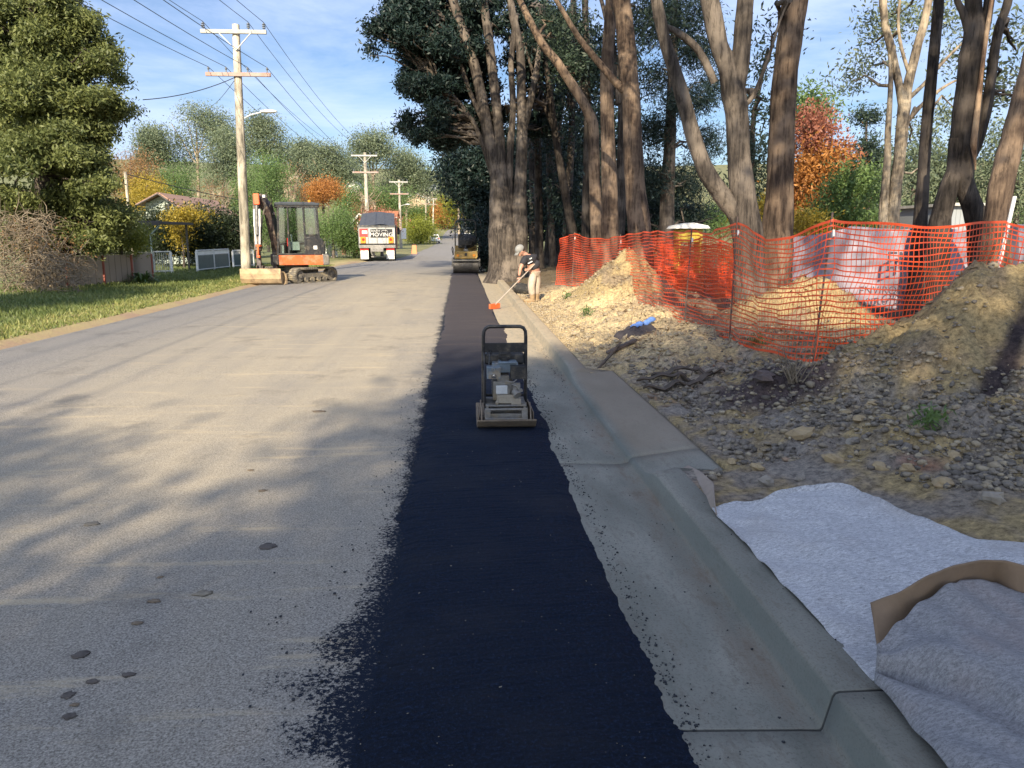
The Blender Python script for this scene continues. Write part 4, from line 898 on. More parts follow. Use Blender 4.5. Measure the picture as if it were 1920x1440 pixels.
# ------------------------------------------------------------------ orange barrier mesh
MT['mesh'] = mat('barrier_mesh', (.80, .10, .03), (.66, .075, .025), 5, .45)
tb = MT['mesh'].node_tree; bb = tb.nodes['Principled BSDF']
tt = tb.nodes.new('ShaderNodeBsdfTranslucent'); tt.inputs['Color'].default_value = (.9, .16, .04, 1)
mm = tb.nodes.new('ShaderNodeMixShader'); mm.inputs[0].default_value = .3
tb.links.new(bb.outputs[0], mm.inputs[1]); tb.links.new(tt.outputs[0], mm.inputs[2]); tb.links.new(mm.outputs[0], tb.nodes['Material Output'].inputs['Surface'])
def net(name, parent, cols, cell=.057, rows=23, wv=.0085, wh=.0135, billow=.05, seed=0):
    """cols: list of (bottom point, top point); the mesh hangs between them"""
    rnd_ = random.Random(seed); S = [0]
    for (a, _), (b_, _) in zip(cols, cols[1:]): S.append(S[-1] + (Vector((a[0], a[1], 0)) - Vector((b_[0], b_[1], 0))).length)
    n = int(S[-1] / cell); P = []
    for i in range(n + 1):
        s_ = S[-1] * i / n; k = max(j for j in range(len(S)) if S[j] <= s_ + 1e-6); k = min(k, len(S) - 2)
        t = (s_ - S[k]) / (S[k + 1] - S[k]); b_ = Vector(cols[k][0]).lerp(Vector(cols[k + 1][0]), t); tp = Vector(cols[k][1]).lerp(Vector(cols[k + 1][1]), t)
        d = (Vector(cols[k + 1][0]) - Vector(cols[k][0])).normalized(); nrm = Vector((d.y, -d.x, 0)).normalized()
        colp = []
        for j in range(rows + 1):
            q = j / rows; p = b_.lerp(tp, q)
            off = billow * (fr(s_, q * 1.3, 1.3, 3, seed) * 1.6) * math.sin(3.14 * min(1, max(.05, q))) + .02 * math.sin(s_ * 9 + q * 5 + seed)
            p = p + nrm * off + Vector((0, 0, .012 * math.sin(s_ * 5 + j)))
            p += d * (.03 * fr(q * 2, s_, 1.1, 2, seed + 4) * 2)
            colp.append(p)
        P.append(colp)
    V = []; Fc = []
    def strip(pts, dirs, wdt):
        b0 = len(V)
        for p, dd in zip(pts, dirs): V.append(p - dd * wdt); V.append(p + dd * wdt)
        for i in range(len(pts) - 1): Fc.append((b0 + 2*i, b0 + 2*i + 1, b0 + 2*i + 3, b0 + 2*i + 2))
    for i in range(n + 1):
        ds = [((P[min(i+1, n)][j] - P[max(i-1, 0)][j]).normalized()) for j in range(rows + 1)]
        strip(P[i], ds, wv / 2 * (1.5 if i in (0, n) else 1))
    for j in range(rows + 1):
        ds = [((P[i][min(j+1, rows)] - P[i][max(j-1, 0)]).normalized()) for i in range(n + 1)]
        nr = [d.cross(P[min(i+1, n)][j] - P[max(i-1, 0)][j]).normalized() for i, d in enumerate(ds)]
        strip([P[i][j] + nr[i] * .0015 for i in range(n + 1)], ds, wh / 2 * (1.9 if j in (0, rows) else 1))
    return np_mesh(name, np.array([tuple(p) for p in V]), np.array(Fc), MT['mesh'], parent)
# measured: (u top, v top, u bottom, v bottom, z bottom)
FC = [(1050, 447, 1042, 533, .25), (1064, 443, 1060, 534, .25), (1078, 438, 1072, 536, .3), (1092, 444, 1092, 538, .3), (1106, 447, 1112, 541, .3), (1135, 449, 1132, 545, .3), (1164, 443, 1157, 556, .28), (1196, 437, 1182, 566, .28), (1230, 434, 1206, 578, .3),
      (1262, 436, 1240, 594, .3), (1298, 434, 1284, 608, .31), (1330, 438, 1318, 618, .33), (1352, 430, 1340, 626, .34), (1384, 417, 1369, 636, .36), (1408, 433, 1388, 643, .37), (1434, 449, 1416, 654, .38),
      (1480, 446, 1455, 664, .4), (1522, 430, 1492, 671, .42), (1563, 412, 1526, 675, .44)]
cols = []
for (ut, vt, ub, vb, zb) in FC:
    b_ = G(ub, vb, zb); t_ = AT(ut, vt, b_.y + .02); cols.append((b_, t_))
E = cols[-1][0]
for (ut, vt, Y, h) in [(1600, 416, 7.25, 1.33), (1660, 421, 7.4, 1.32), (1720, 425, 7.55, 1.30), (1790, 424, 7.75, 1.30), (1845, 419, 7.9, 1.31), (1889, 415, 8.0, 1.34), (1925, 425, 7.8, 1.3), (1990, 432, 7.6, 1.3), (2080, 430, 7.4, 1.3)]:
    t_ = AT(ut, vt, Y); cols.append((Vector((t_.x - .10, t_.y, t_.z - h)), t_))
fence = thing('barrier_fence', 'long orange mesh barrier on steel posts beside the kerb, turning behind the big clay pile', 'barrier fence', tuple(E))
net('mesh_panel', fence, cols, seed=2)
MT['post'] = mat('star_post', (.12, .08, .065), (.07, .05, .045), 20, .6, dirt=(.22, .12, .07))
def post(i_, b_, t_, extra=.1, parent=fence, w=.018):
    m_ = MB(); b_ = Vector(b_) - Vector((0, 0, .2)); t_ = Vector(t_) + Vector((0, 0, extra)); r_ = w
    m_.beam(b_, t_, r_, .006, up=(0, 1, 0)); m_.beam(b_ + Vector((0, .007, 0)), t_ + Vector((0, .007, 0)), .006, r_ * .8, up=(0, 1, 0))
    return m_.build('post', MT['post'], parent)
for i in (2, 6, 10, 13, 18):
    post(i, cols[i][0] + Vector((0, .03, 0)), cols[i][1] + Vector((0, .03, 0)), .07 if i > 12 else .04)
    m_ = MB(); p_ = cols[i][1] + Vector((0, -.02, -.09)); m_.tube([p_, p_ + Vector((0, -.004, -.06))], .012, 6); m_.build('tie', MT['white'], fence)
pF = cols[24]; m_ = MB(); m_.tube([pF[0] + Vector((-.05, .03, -.3)), pF[1] + Vector((.07, .03, .26))], [.022, .02], 8); m_.build('post', MT['white'], fence).name = 'post'
# second barrier at the back of the dig
rear = thing('barrier_fence', 'crumpled second orange mesh barrier behind the dig, seen through the front one', 'barrier fence', (5.2, 15, .2))
rc = []
for (u, vt, vb, Y) in [(1165, 452, 545, 21.5), (1195, 452, 540, 20.5), (1225, 446, 546, 19.5), (1262, 450, 548, 18.5), (1292, 452, 556, 17.5), (1322, 444, 560, 16.5), (1352, 450, 566, 15.8), (1386, 470, 560, 15.3), (1420, 478, 560, 14.9)]:
    rc.append((AT(u, vb, Y), AT(u, vt, Y)))
net('mesh_panel', rear, rc, cell=.06, rows=20, wv=.013, wh=.02, billow=.16, seed=8)
net('folded_mesh', rear, [(a + Vector((.1, -.35, 0)), b_ + Vector((.1, -.35, -.15))) for a, b_ in rc[2:8]], cell=.055, rows=22, wv=.018, wh=.022, billow=.25, seed=19)
for i in (0, 3, 5, 8): post(i, rc[i][0], rc[i][1], .1, rear)
# white fabric sheeting; tree shade is put into its grey-lilac colour
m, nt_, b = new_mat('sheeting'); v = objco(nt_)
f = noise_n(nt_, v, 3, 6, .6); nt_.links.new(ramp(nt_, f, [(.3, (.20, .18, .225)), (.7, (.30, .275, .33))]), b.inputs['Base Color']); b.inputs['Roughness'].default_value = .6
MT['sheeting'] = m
def sheet(name, label, pts, seed, n=90, rows=24, amp=.1):
    S = MB(); P = []
    for i in range(n + 1):
        t = i / n * (len(pts) - 1); k = min(int(t), len(pts) - 2); t -= k
        a, b_ = pts[k], pts[k + 1]; r_ = [a[q] * (1 - t) + b_[q] * t for q in range(4)]
        row = []
        for j in range(rows + 1):
            q = j / rows; p = AT(r_[0], r_[2] + (r_[1] - r_[2]) * q, r_[3])
            p.y += amp * (math.sin(i * .42 + 1.5 * math.sin(i * .13 + seed)) * .5 * q + fr(p.x, p.z, 1.6, 3, seed) * 1.2); row.append(p)
        P.append(row)
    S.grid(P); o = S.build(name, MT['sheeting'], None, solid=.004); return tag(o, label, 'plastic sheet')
def text_mesh(name, s_, size, M, mat_, parent=None, ext=.002, sx=1.0):
    cu = bpy.data.curves.new(name, 'FONT'); cu.body = s_; cu.size = size; cu.align_x = 'CENTER'; cu.align_y = 'CENTER'; cu.extrude = ext; cu.resolution_u = 3
    t = bpy.data.objects.new(name, cu); col.objects.link(t); dg = bpy.context.evaluated_depsgraph_get(); dg.update()
    me = bpy.data.meshes.new_from_object(t.evaluated_get(dg)); bpy.data.objects.remove(t)
    me.transform(M @ Matrix.Diagonal((sx, 1, 1, 1))); me.materials.clear(); me.materials.append(mat_); me.name = name
    return link(name, me, parent)
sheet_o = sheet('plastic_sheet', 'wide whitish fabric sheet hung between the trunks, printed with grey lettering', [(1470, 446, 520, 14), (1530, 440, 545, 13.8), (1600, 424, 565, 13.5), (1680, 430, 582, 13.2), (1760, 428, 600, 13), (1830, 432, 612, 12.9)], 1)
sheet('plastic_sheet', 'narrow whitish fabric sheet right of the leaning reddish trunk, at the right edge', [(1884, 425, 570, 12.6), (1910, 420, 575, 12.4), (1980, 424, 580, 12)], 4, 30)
MT['print'] = mat('print_ink', (.07, .06, .08), (.05, .045, .06), 4, .7)
for (s_, u, v, sz_) in [('ENVIRONMENT', 1680, 545, .20), ('SOLUTIONS', 1668, 566, .17)]:
    p = AT(u, v, 13.0); M_ = Matrix.Translation(p) @ Euler((R(90), 0, R(4))).to_matrix().to_4x4()
    text_mesh('printed_lettering', s_, sz_, M_, MT['print'], sheet_o)
p = AT(1703, 490, 12.95); text_mesh('printed_lettering', 'EMC', .42, Matrix.Translation(p) @ Euler((R(90), 0, R(4))).to_matrix().to_4x4(), MT['print'], sheet_o)

# ------------------------------------------------------------------ geofabric at lower right
def poly_interp(L, t):
    d = [0]
    for a, b_ in zip(L, L[1:]): d.append(d[-1] + (Vector(a[:2]) - Vector(b_[:2])).length)
    s_ = t * d[-1]
    for i in range(len(L) - 1):
        if s_ <= d[i + 1] + 1e-9:
            q = (s_ - d[i]) / max(1e-9, d[i + 1] - d[i]); return [L[i][k] * (1 - q) + L[i + 1][k] * q for k in range(len(L[0]))]
    return list(L[-1])
def px_sheet(name, top, bot, mat_, label, cat, nu=120, nv=60, amp=.01, seed=0, solid=.006, parent=None, ground=False, freq=2.0, fold=None):
    """a cloth spanning two measured edges, each point (u, v, z)"""
    P = []
    T_ = [poly_interp(top, i / nu) for i in range(nu + 1)]; B_ = [poly_interp(bot, i / nu) for i in range(nu + 1)]
    for i in range(nu + 1):
        a = G(*T_[i][:3]); b_ = G(*B_[i][:3]); row = []
        for j in range(nv + 1):
            q = j / nv; p = a.lerp(b_, q)
            if ground and 0 < q: 
                g = gz(p.x, p.y) if p.x > 1.4 else .11
                p.z = max(p.z * (1 - ground) + (g + .03) * ground, .118)
            if fold: p.z += fold(p.x, p.y, q)
            e = min(1, 6 * q) * min(1, 6 * (1 - q)) if not ground else 1
            p.z += amp * fr(p.x, p.y, freq, 3, seed) * (.3 + .7 * e) + amp * .35 * fr(p.x, p.y, freq * 5, 3, seed)
            row.append(p)
        P.append(row)
    S = MB(); S.grid(P); o = S.build(name, mat_, parent, solid=solid)
    if label: tag(o, label, cat)
    return o
def felt(name, a, b_, tint):
    m, nt, bs = new_mat(name); v = objco(nt)
    mp1 = N(nt, 'ShaderNodeMapping'); mp1.inputs['Scale'].default_value = (1, 3.2, 1); mp1.inputs['Rotation'].default_value = (0, 0, .5); nt.links.new(v, mp1.inputs['Vector'])
    f1 = noise_n(nt, mp1.outputs[0], 42, 8, .85); f2 = noise_n(nt, v, 2.2, 5, .6); f3 = noise_n(nt, v, 170, 4, .8)
    c = ramp(nt, f1, [(.36, a), (.60, b_)])
    c = mixc(nt, mth(nt, 'MULTIPLY', maprange(nt, f3, .52, .66), .5), c, tuple(k * .35 for k in a))
    c = mixc(nt, mth(nt, 'MULTIPLY', maprange(nt, f2, .5, .75), .5), c, tint)
    nt.links.new(c, bs.inputs['Base Color']); bs.inputs['Roughness'].default_value = .95; bump(nt, bs, mth(nt, 'ADD', f1, f3), .6, .006); return m
MT['felt'] = felt('felt', (.21, .21, .215), (.66, .655, .66), (.36, .33, .31))
MT['felt2'] = felt('felt2', (.13, .13, .135), (.33, .325, .33), (.26, .20, .18))
px_sheet('geotextile', [(1336, 952, .16), (1380, 938, .15), (1430, 934, .2), (1490, 914, .22), (1560, 904, .26), (1600, 909, .26), (1650, 934, .25), (1700, 958, .24), (1770, 990, .22), (1840, 1014, .22), (1920, 1020, .22), (2080, 1030, .22)],
         [(1345, 968, .13), (1420, 1045, .13), (1500, 1130, .13), (1560, 1190, .13), (1640, 1278, .13), (1760, 1330, .14), (1900, 1340, .16), (2100, 1350, .16)],
         MT['felt'], 'large pale felt groundsheet spread from the kerb toward the rubble', 'groundsheet', 160, 90, .035, 3, ground=.25, freq=1.5)
px_sheet('geotextile', [(1646, 1205, .26), (1668, 1185, .28), (1700, 1152, .31), (1735, 1122, .34), (1775, 1100, .37), (1800, 1086, .375), (1835, 1090, .37), (1868, 1088, .365), (1905, 1106, .35), (1950, 1122, .34), (2080, 1140, .3)],
         [(1640, 1285, .155), (1700, 1350, .15), (1760, 1425, .15), (1830, 1500, .15), (1900, 1600, .15), (2100, 1700, .15)],
         MT['felt2'], 'coarse grey felt with frayed top edge, folded over the brown backing at lower right', 'groundsheet', 150, 90, .012, 33, ground=0, freq=1.2,
         fold=lambda x, y, q: -.055 * math.exp(-((q - .56) / .05) ** 2) + .03 * math.exp(-((q - .44) / .09) ** 2) + .008 * math.sin(38 * (x + .6 * y) + 3 * q) + .02 * math.sin(q * 9) * (q > .6))
bk = mat('kraft_backing', (.23, .155, .095), (.17, .115, .07), 7, .85, .3, bscale=90, dist=.004)
px_sheet('backing_flap', [(1632, 1130, .30), (1690, 1108, .36), (1740, 1080, .41), (1790, 1060, .43), (1840, 1050, .44), (1885, 1052, .44), (1925, 1062, .43), (2080, 1100, .40)],
         [(1645, 1212, .20), (1690, 1175, .24), (1735, 1140, .28), (1775, 1118, .31), (1830, 1100, .32), (1868, 1098, .32), (1905, 1130, .3), (2080, 1160, .25)],
         bk, 'curled brown backing sheet standing up between the two felts', 'backing sheet', 70, 16, .008, 6, ground=0)
px_sheet('felt_scrap', [(1276, 880, .07), (1296, 905, .085), (1320, 935, .10), (1344, 966, .14)], [(1290, 872, .10), (1314, 884, .13), (1338, 905, .16), (1340, 945, .17)],
         mat('scrap', (.33, .27, .22), (.25, .2, .16), 9, .9, .4), 'torn dusty felt end lifting off the low kerb crossing', 'felt scrap', 24, 10, .012, 5, ground=0)

# ------------------------------------------------------------------ things lying on the verge
def on(x, y, h=0): return Vector((x, y, gz(x, y) + h))
jk = thing('jacket', 'crumpled dark grey jacket with a blue lining showing, dropped on the clay', 'jacket', tuple(GG(1198, 618, .3)))
p0 = Vector(jk.location); S = MB()
def lump(cx, cy_, rx, ry, h, n=26):
    P = []
    for i in range(n + 1):
        row = []
        for j in range(n + 1):
            a = 2 * math.pi * j / n; r_ = i / n; k = 1 + .28 * fr(math.cos(a) * 2, math.sin(a) * 2, .8, 3, cx)
            x = p0.x + cx + rx * r_ * math.cos(a) * k; y = p0.y + cy_ + ry * r_ * math.sin(a) * k
            z = gz(x, y) + h * (1 - r_ ** 3) * (.75 + .55 * fr(x, y, 7, 3, 8)) + (.004 if r_ < 1 else -.02)
            row.append((x, y, z))
        P.append(row)
    return P
S.grid(lump(0, 0, .34, .26, .10)); S.build('cloth', mat('jacket_cloth', (.085, .07, .068), (.04, .034, .036), 9, .85, .4), jk)
S = MB(); a_, b_ = GG(1188, 624, .3), GG(1222, 597, .3); P = []
for i in range(17):
    t = i / 16; c = a_.lerp(b_, t); P.append([(c.x + s_ * .055 * (1 + .3 * math.sin(t * 9)), c.y, gz(c.x, c.y) + .085 + .04 * math.sin(t * 7) * .5 + .03 * (1 - s_ * s_)) for s_ in (-1, -.5, 0, .5, 1)])
S.grid(P)
bl = mat('blue_lining', (.06, .17, .52), (.16, .27, .58), 26, .7); S.build('lining', bl, jk, solid=.012)
o = MB(); a_, b_ = GG(1138, 668, .3) + Vector((0, 0, .04)), GG(1194, 648, .3) + Vector((0, .05, .07)); o.beam(a_, b_, .10, .035); o = o.build('timber_offcut', mat('dark_timber', (.10, .075, .065), (.05, .038, .034), 11, .8, .5), None, bevel=.006); tag(o, 'dark flat timber offcut lying on the clay near the kerb', 'timber')
o = MB(); o.tube([GG(1112, 709, .1) + Vector((0, 0, .05)), GG(1130, 690, .3) + Vector((0, 0, .05)), GG(1148, 672, .3) + Vector((0, 0, .07)), GG(1163, 655, .3) + Vector((0, 0, .09))], [.010, .018, .022, .014], 7, wob=.2); tag(o.build('dead_branch', MT['twig_dark']), 'bent dark stick propped over the timber offcut, its end on the kerb', 'stick')
rr = random.Random(31)
for i, (u, v, L, a, lab_) in enumerate([(1268, 700, .55, .1, 'topmost long strip of dark bark'), (1240, 712, .5, -.15, 'dark curled bark strip nearest the kerb'), (1300, 716, .4, .35, 'short dark bark strip with sticks behind'), (1262, 724, .6, .05, 'lowest long strip of dark bark beside white scraps'), (1330, 706, .3, -.4, 'rightmost small bark strip')]):
    c = GG(u, v, .2); S = MB(); P = []
    for k in range(13):
        t = k / 12 - .5; q = c + Vector((math.cos(a) * L * t, math.sin(a) * L * t, 0)); wdt = .045 * (1 - (2 * t) ** 4) + .006
        P.append([(q.x - math.sin(a) * s_ * wdt, q.y + math.cos(a) * s_ * wdt + .01 * math.sin(k), gz(q.x, q.y) + .02 + .03 * abs(s_) + .014 * math.sin(k * 1.3)) for s_ in (-1, -.4, .4, 1)])
    S.grid(P); tag(S.build('bark_strip', MT['twig_dark'], solid=.008), lab_ + ' in the litter by the kerb', 'bark', 'bark strips by the kerb')
for i, (u, v, du, dv, r_, lab_) in enumerate([(1272, 700, -6, -24, .006, 'thin twig leaning left in the bark litter'), (1294, 702, 12, -28, .006, 'thin twig leaning right in the bark litter'), (1183, 610, 3, -60, .003, 'wiry upright stem beside the dropped jacket'), (1393, 690, 22, -14, .004, 'wispy dead stem right of the bark litter')]):
    a_ = GG(u, v, .2); b_ = AT(u + du, v + dv, a_.y); S = MB(); S.tube([a_ - Vector((0, 0, .05)), a_.lerp(b_, .5) + Vector((.008, 0, 0)), b_], [r_, r_ * .8, r_ * .4], 5); tag(S.build('twig', MT['twig_dark']), lab_, 'twig')
S = MB(); c = GG(1490, 712, .4)
for k in range(26):
    a = rr.uniform(-.7, .9); L = rr.uniform(.12, .34); q = c + Vector((rr.uniform(-.06, .06), rr.uniform(-.04, .04), -.02)); S.tube([q, q + Vector((math.sin(a) * L * .5 + rr.uniform(-.03, .03), 0, L * .5)), q + Vector((math.sin(a) * L, rr.uniform(-.05, .05), L * .95))], [.006, .004, .0015], 4)
tag(S.build('dry_grass_tuft', MT['twig']), 'dry straw-coloured tuft in front of the barrier corner', 'plant')
for i, (u, v, s_, hue) in enumerate([(1205, 700, .05, 0), (1432, 712, .11, 1), (1456, 700, .09, 1), (1502, 818, .085, 2), (1586, 776, .05, 2), (1280, 845, .035, 2), (1310, 852, .03, 2), (1372, 868, .04, 2), (1420, 880, .05, 2), (1436, 908, .055, 0), (1500, 900, .035, 0), (1640, 760, .05, 2), (1790, 858, .05, 2), (1565, 866, .07, 2), (1330, 778, .04, 0), (1600, 830, .04, 0), (1610, 790, .06, 2), (1700, 880, .04, 2), (1770, 910, .06, 2), (1860, 940, .06, 0), (1650, 880, .045, 2)]):
    p = GG(u, v, .3); S = MB(); S.ell((p.x, p.y, p.z + s_ * .25), (s_ * rr.uniform(.9, 1.3), s_ * rr.uniform(.8, 1.1), s_ * rr.uniform(.45, .65)), 7, 5, .3, i, rot=(0, rr.uniform(-.3, .3), rr.uniform(0, 3)))
    S.sm = [False] * len(S.sm)
    o = S.build('rock', [MT['rock_tan'], MT['rock_dark'], MT['rock_ochre']][hue] if 'rock_tan' in MT else (MT.setdefault('rock_tan', mat('rock_tan', (.32, .28, .22), (.20, .17, .135), 12, .9, .6)), MT.setdefault('rock_dark', mat('rock_dark', (.12, .09, .08), (.07, .05, .045), 12, .9, .6)), MT.setdefault('rock_ochre', mat('rock_ochre', (.38, .29, .16), (.26, .19, .11), 12, .9, .6)))[hue])
    tag(o, ['grey tan rock half sunk in the churned verge', 'dark slab of earth at the foot of the barrier', 'ochre clay lump sitting on the churned verge'][hue], 'rock', ['tan rocks on the verge', 'dark earth slabs', 'ochre clay lumps on the verge'][hue])
# flattened clods and stains on the road
for i, (u, v, s_, c_) in enumerate([(502, 1022, .05, 0), (150, 1225, .035, 0), (175, 1275, .03, 0), (492, 918, .035, 1), (288, 1125, .035, 1), (256, 1166, .03, 1), (128, 1300, .03, 0), (596, 770, .07, 1), (242, 1262, .03, 0), (380, 1110, .05, 2), (300, 1080, .02, 1), (470, 880, .03, 1), (172, 980, .05, 2), (128, 1340, .03, 0), (140, 1318, .02, 1)]):
    p = G(u, v, .006); s_ *= .8; S = MB(); S.ell((p.x, p.y, .001 + prof(p.y)), (s_, s_ * rr.uniform(.6, .95), .0022), 16, 6, .38, 50 + i)
    mt_ = [('clod_dark', (.12, .10, .085)), ('clod_brown', (.22, .165, .11)), ('clod_pale', (.27, .23, .17))][c_]
    if mt_[0] not in MT: MT[mt_[0]] = mat(mt_[0], mt_[1], tuple(k * .6 for k in mt_[1]), 30, .95, .6)
    tag(S.build('clod', MT[mt_[0]]), ['squashed dark mud clod on the old road surface', 'squashed brown clay clod on the old road surface', 'thin pale clay smear on the old road surface'][c_], 'clod', ['dark clods on the road', 'brown clods on the road', 'pale smears on the road'][c_])
# weeds and dead stems
for i, (u, v) in enumerate([(1748, 800), (1420, 650), (1065, 560), (1100, 590), (1410, 545)]):
    p = GG(u, v, .3); rs = np.random.RandomState(i); P_, va = leaves(rs, np.array([tuple(p + Vector((rr.uniform(-.01, .01), rr.uniform(-.01, .01), .06))) for _ in range(1)]), 120, .055, .06, .3)
    tag(np_mesh('weed', P_, np.arange(len(P_)).reshape(-1, 4), MT['leaf_green'], var=va), ['small green weed in the rubble below the big clay pile', 'small green weed under the barrier between its two nearest posts', 'small weed on the clay nearest the worker', 'small weed on the sunlit clay left of the barrier', 'leafy weed behind the barrier'][i], 'weed')
rs = np.random.RandomState(77); n = 1500; X_ = rs.uniform(1.5, 3.6, n); Y_ = rs.uniform(8, 19, n); k_ = np.array([fr(x, y, .9, 3, 21) > .08 for x, y in zip(X_, Y_)]); X_, Y_ = X_[k_], Y_[k_]; n = len(X_)
Z_ = np.array([verge(x, y) for x, y in zip(X_, Y_)]); a_ = rs.uniform(0, 6.28, n); L_ = rs.uniform(.04, .16, n); P = np.zeros((n, 4, 3))
dx_ = rs.normal(0, .6, n) * L_; dy_ = rs.normal(0, .6, n) * L_; w_ = .0035
P[:, 0] = np.c_[X_ - w_, Y_, Z_]; P[:, 1] = np.c_[X_ + w_, Y_, Z_]; P[:, 2] = np.c_[X_ + dx_ + w_ * .4, Y_ + dy_, Z_ + L_ * .6]; P[:, 3] = np.c_[X_ + dx_ - w_ * .4, Y_ + dy_, Z_ + L_ * .6]
tag(np_mesh('dead_grass', P.reshape(-1, 3), np.arange(4 * n).reshape(-1, 4), MT['twig']), kind='stuff')

rs = np.random.RandomState(91); n = 11000; X_ = 1.6 + 8 * rs.rand(n) ** 1.1; Y_ = 6.5 + 17 * rs.rand(n)
k_ = np.array([(x > 3.0 + .4 * math.sin(y)) or fr(x, y, 1.2, 3, 44) > .2 for x, y in zip(X_, Y_)]); X_, Y_ = X_[k_], Y_[k_]; n = len(X_)
Z_ = np.array([verge(x, y) for x, y in zip(X_, Y_)]) + .008; c = np.c_[X_, Y_, Z_]; d = rs.normal(0, 1, (n, 3)); d[:, 2] *= .25; d /= np.linalg.norm(d, axis=1)[:, None]
e = np.cross(d, np.array([0, 0, 1.0]) + rs.normal(0, .3, (n, 3))); e /= np.linalg.norm(e, axis=1)[:, None]; s_ = rs.uniform(.03, .09, n)[:, None]
P = np.stack([c - d * s_, c + e * s_ * .22, c + d * s_, c - e * s_ * .22], 1)
np_mesh('leaf_litter', P.reshape(-1, 3), np.arange(4 * n).reshape(-1, 4), leafmat('litter', (.09, .055, .03), (.26, .17, .09), (.36, .27, .15), .1), var=rs.rand(n))['kind'] = 'stuff'
# ------------------------------------------------------------------ plate compactor
def frame(loc, yaw=0): return Matrix.Translation(loc) @ Matrix.Rotation(yaw, 4, 'Z')
MT['plate_steel'] = mat('dusty_plate', (.22, .175, .125), (.13, .10, .075), 12, .8, .5)
MT['engine_blue'] = mat('engine_cowl', (.17, .22, .26), (.10, .13, .16), 12, .5, dirt=(.24, .20, .15))
MT['dusty_metal'] = mat('dusty_metal', (.27, .26, .24), (.15, .14, .13), 18, .55, .2, .35, dirt=(.25, .21, .15))
cl = (.352, 6.42, .02)
pc = thing('plate_compactor', 'plate compactor with folded black hoop handle standing on the fresh black strip', 'plate compactor', cl)
M = frame(cl)
b = MB(M); pf = [(-.30, .085), (-.24, .03), (-.17, .0), (.17, 0), (.24, .03), (.30, .10), (.30, .115), (.235, .05), (.165, .022), (-.165, .022), (-.235, .05), (-.30, .10)]
b.prism(pf, 'x', -.245, .245); 
for s in (-1, 1):
    b.prism([(-.22, .05), (.22, .05), (.17, .17), (-.15, .17)], 'x', s * .205 - .006, s * .205 + .006); b.prism([(-.15, .02), (.15, .02), (.12, .12), (-.12, .12)], 'x', s * .232 - .005, s * .232 + .005)
b.build('base_plate', MT['plate_steel'], pc, bevel=.004)
b = MB(M); b.cyl((-.16, .05, .085), (.16, .05, .085), .06, 14); b.box((0, .05, .10), (.2, .16, .1)); b.box((0, -.14, .09), (.33, .02, .05)); b.build('exciter_housing', MT['dusty_metal'], pc, bevel=.005)
b = MB(M)
b.box((0, 0, .185), (.34, .34, .012)); b.cyl((-.165, -.17, .155), (.165, -.17, .155), .011, 8); b.cyl((-.18, -.18, .075), (.18, -.18, .075), .009, 8)
for s in (-1, 1):
    b.box((s * .155, -.17, .12), (.05, .03, .09)); b.box((s * .155, .16, .12), (.04, .04, .10)); b.cyl((s * .155, -.15, .165), (s * .155, -.15, .195), .016, 8)
b.build('engine_deck', MT['dusty_metal'], pc, bevel=.003)
for s in (-1, 1):
    for t in (-1, 1):
        k = MB(M); k.cyl((s * .155, t * .14, .125), (s * .155, t * .14, .178), .024, 12); k.build('rubber_mount', MT['rubber'], pc)
b = MB(M); b.box((-.02, 0, .30), (.17, .19, .16)); b.box((-.02, -.01, .40), (.10, .14, .05)); b.cyl((-.02, -.10, .30), (-.02, -.13, .30), .055, 18)
for k in range(5): b.box((-.02, .0, .26 + k * .024), (.185, .17, .006))
b.build('engine_block', MT['dusty_metal'], pc, bevel=.006)
b = MB(M); b.box((-.035, -.135, .315), (.098, .014, .075)); b.build('valve_cover', mat('cover_alu', (.55, .56, .56), (.42, .43, .43), 16, .5, .1, .2), pc, bevel=.008)
b = MB(M); b.box((.0, .035, .485), (.22, .16, .085)); b.box((.02, 0, .53), (.16, .13, .02)); b.build('fuel_tank', MT['engine_blue'], pc, bevel=.022)
b = MB(M); b.cyl((.0, 0, .535), (.0, 0, .565), .032, 16); b.cyl((0, 0, .56), (0, 0, .572), .038, 16); b.build('fuel_cap', MT['black'], pc, bevel=.003)
b = MB(M); b.box((-.10, -.075, .455), (.115, .10, .10)); 
for k in range(6): b.box((-.148 + k * .019, -.128, .485), (.008, .008, .035))
b.build('muffler_guard', MT['engine_blue'], pc, bevel=.012)
b = MB(M); b.cyl((-.10, -.125, .432), (-.10, -.135, .432), .02, 12); b.cyl((-.1, -.13, .432), (-.1, -.15, .432), .009, 10); b.build('exhaust_pipe', MT['chrome'], pc)
b = MB(M); b.box((.105, -.055, .46), (.125, .11, .10)); b.box((.105, -.055, .405), (.13, .115, .012))
for k in range(5): b.box((.105, -.113, .43 + k * .017), (.115, .004, .006))
b.build('air_filter', MT['black'], pc, bevel=.006)
b = MB(M); b.cyl((.075, -.12, .30), (.10, -.16, .27), .033, 12); b.box((.09, -.12, .345), (.06, .05, .05)); b.tube([(.05, -.14, .36), (.09, -.16, .35), (.12, -.14, .30), (.10, -.13, .25)], .007, 6); b.tube([(.0, -.12, .39), (.06, -.15, .38), (.09, -.13, .40)], .005, 6)
b.cyl((.125, -.13, .31), (.125, -.15, .31), .016, 10); b.build('carburettor', MT['dusty_metal'], pc)
b = MB(M); b.box((.085, -.10, .215), (.08, .1, .05)); b.cyl((-.075, -.14, .215), (-.075, -.165, .205), .014, 10); b.box((0, -.12, .235), (.15, .05, .07)); b.build('crankcase', mat('case_tan', (.36, .32, .25), (.24, .2, .15), 16, .7), pc, bevel=.008)
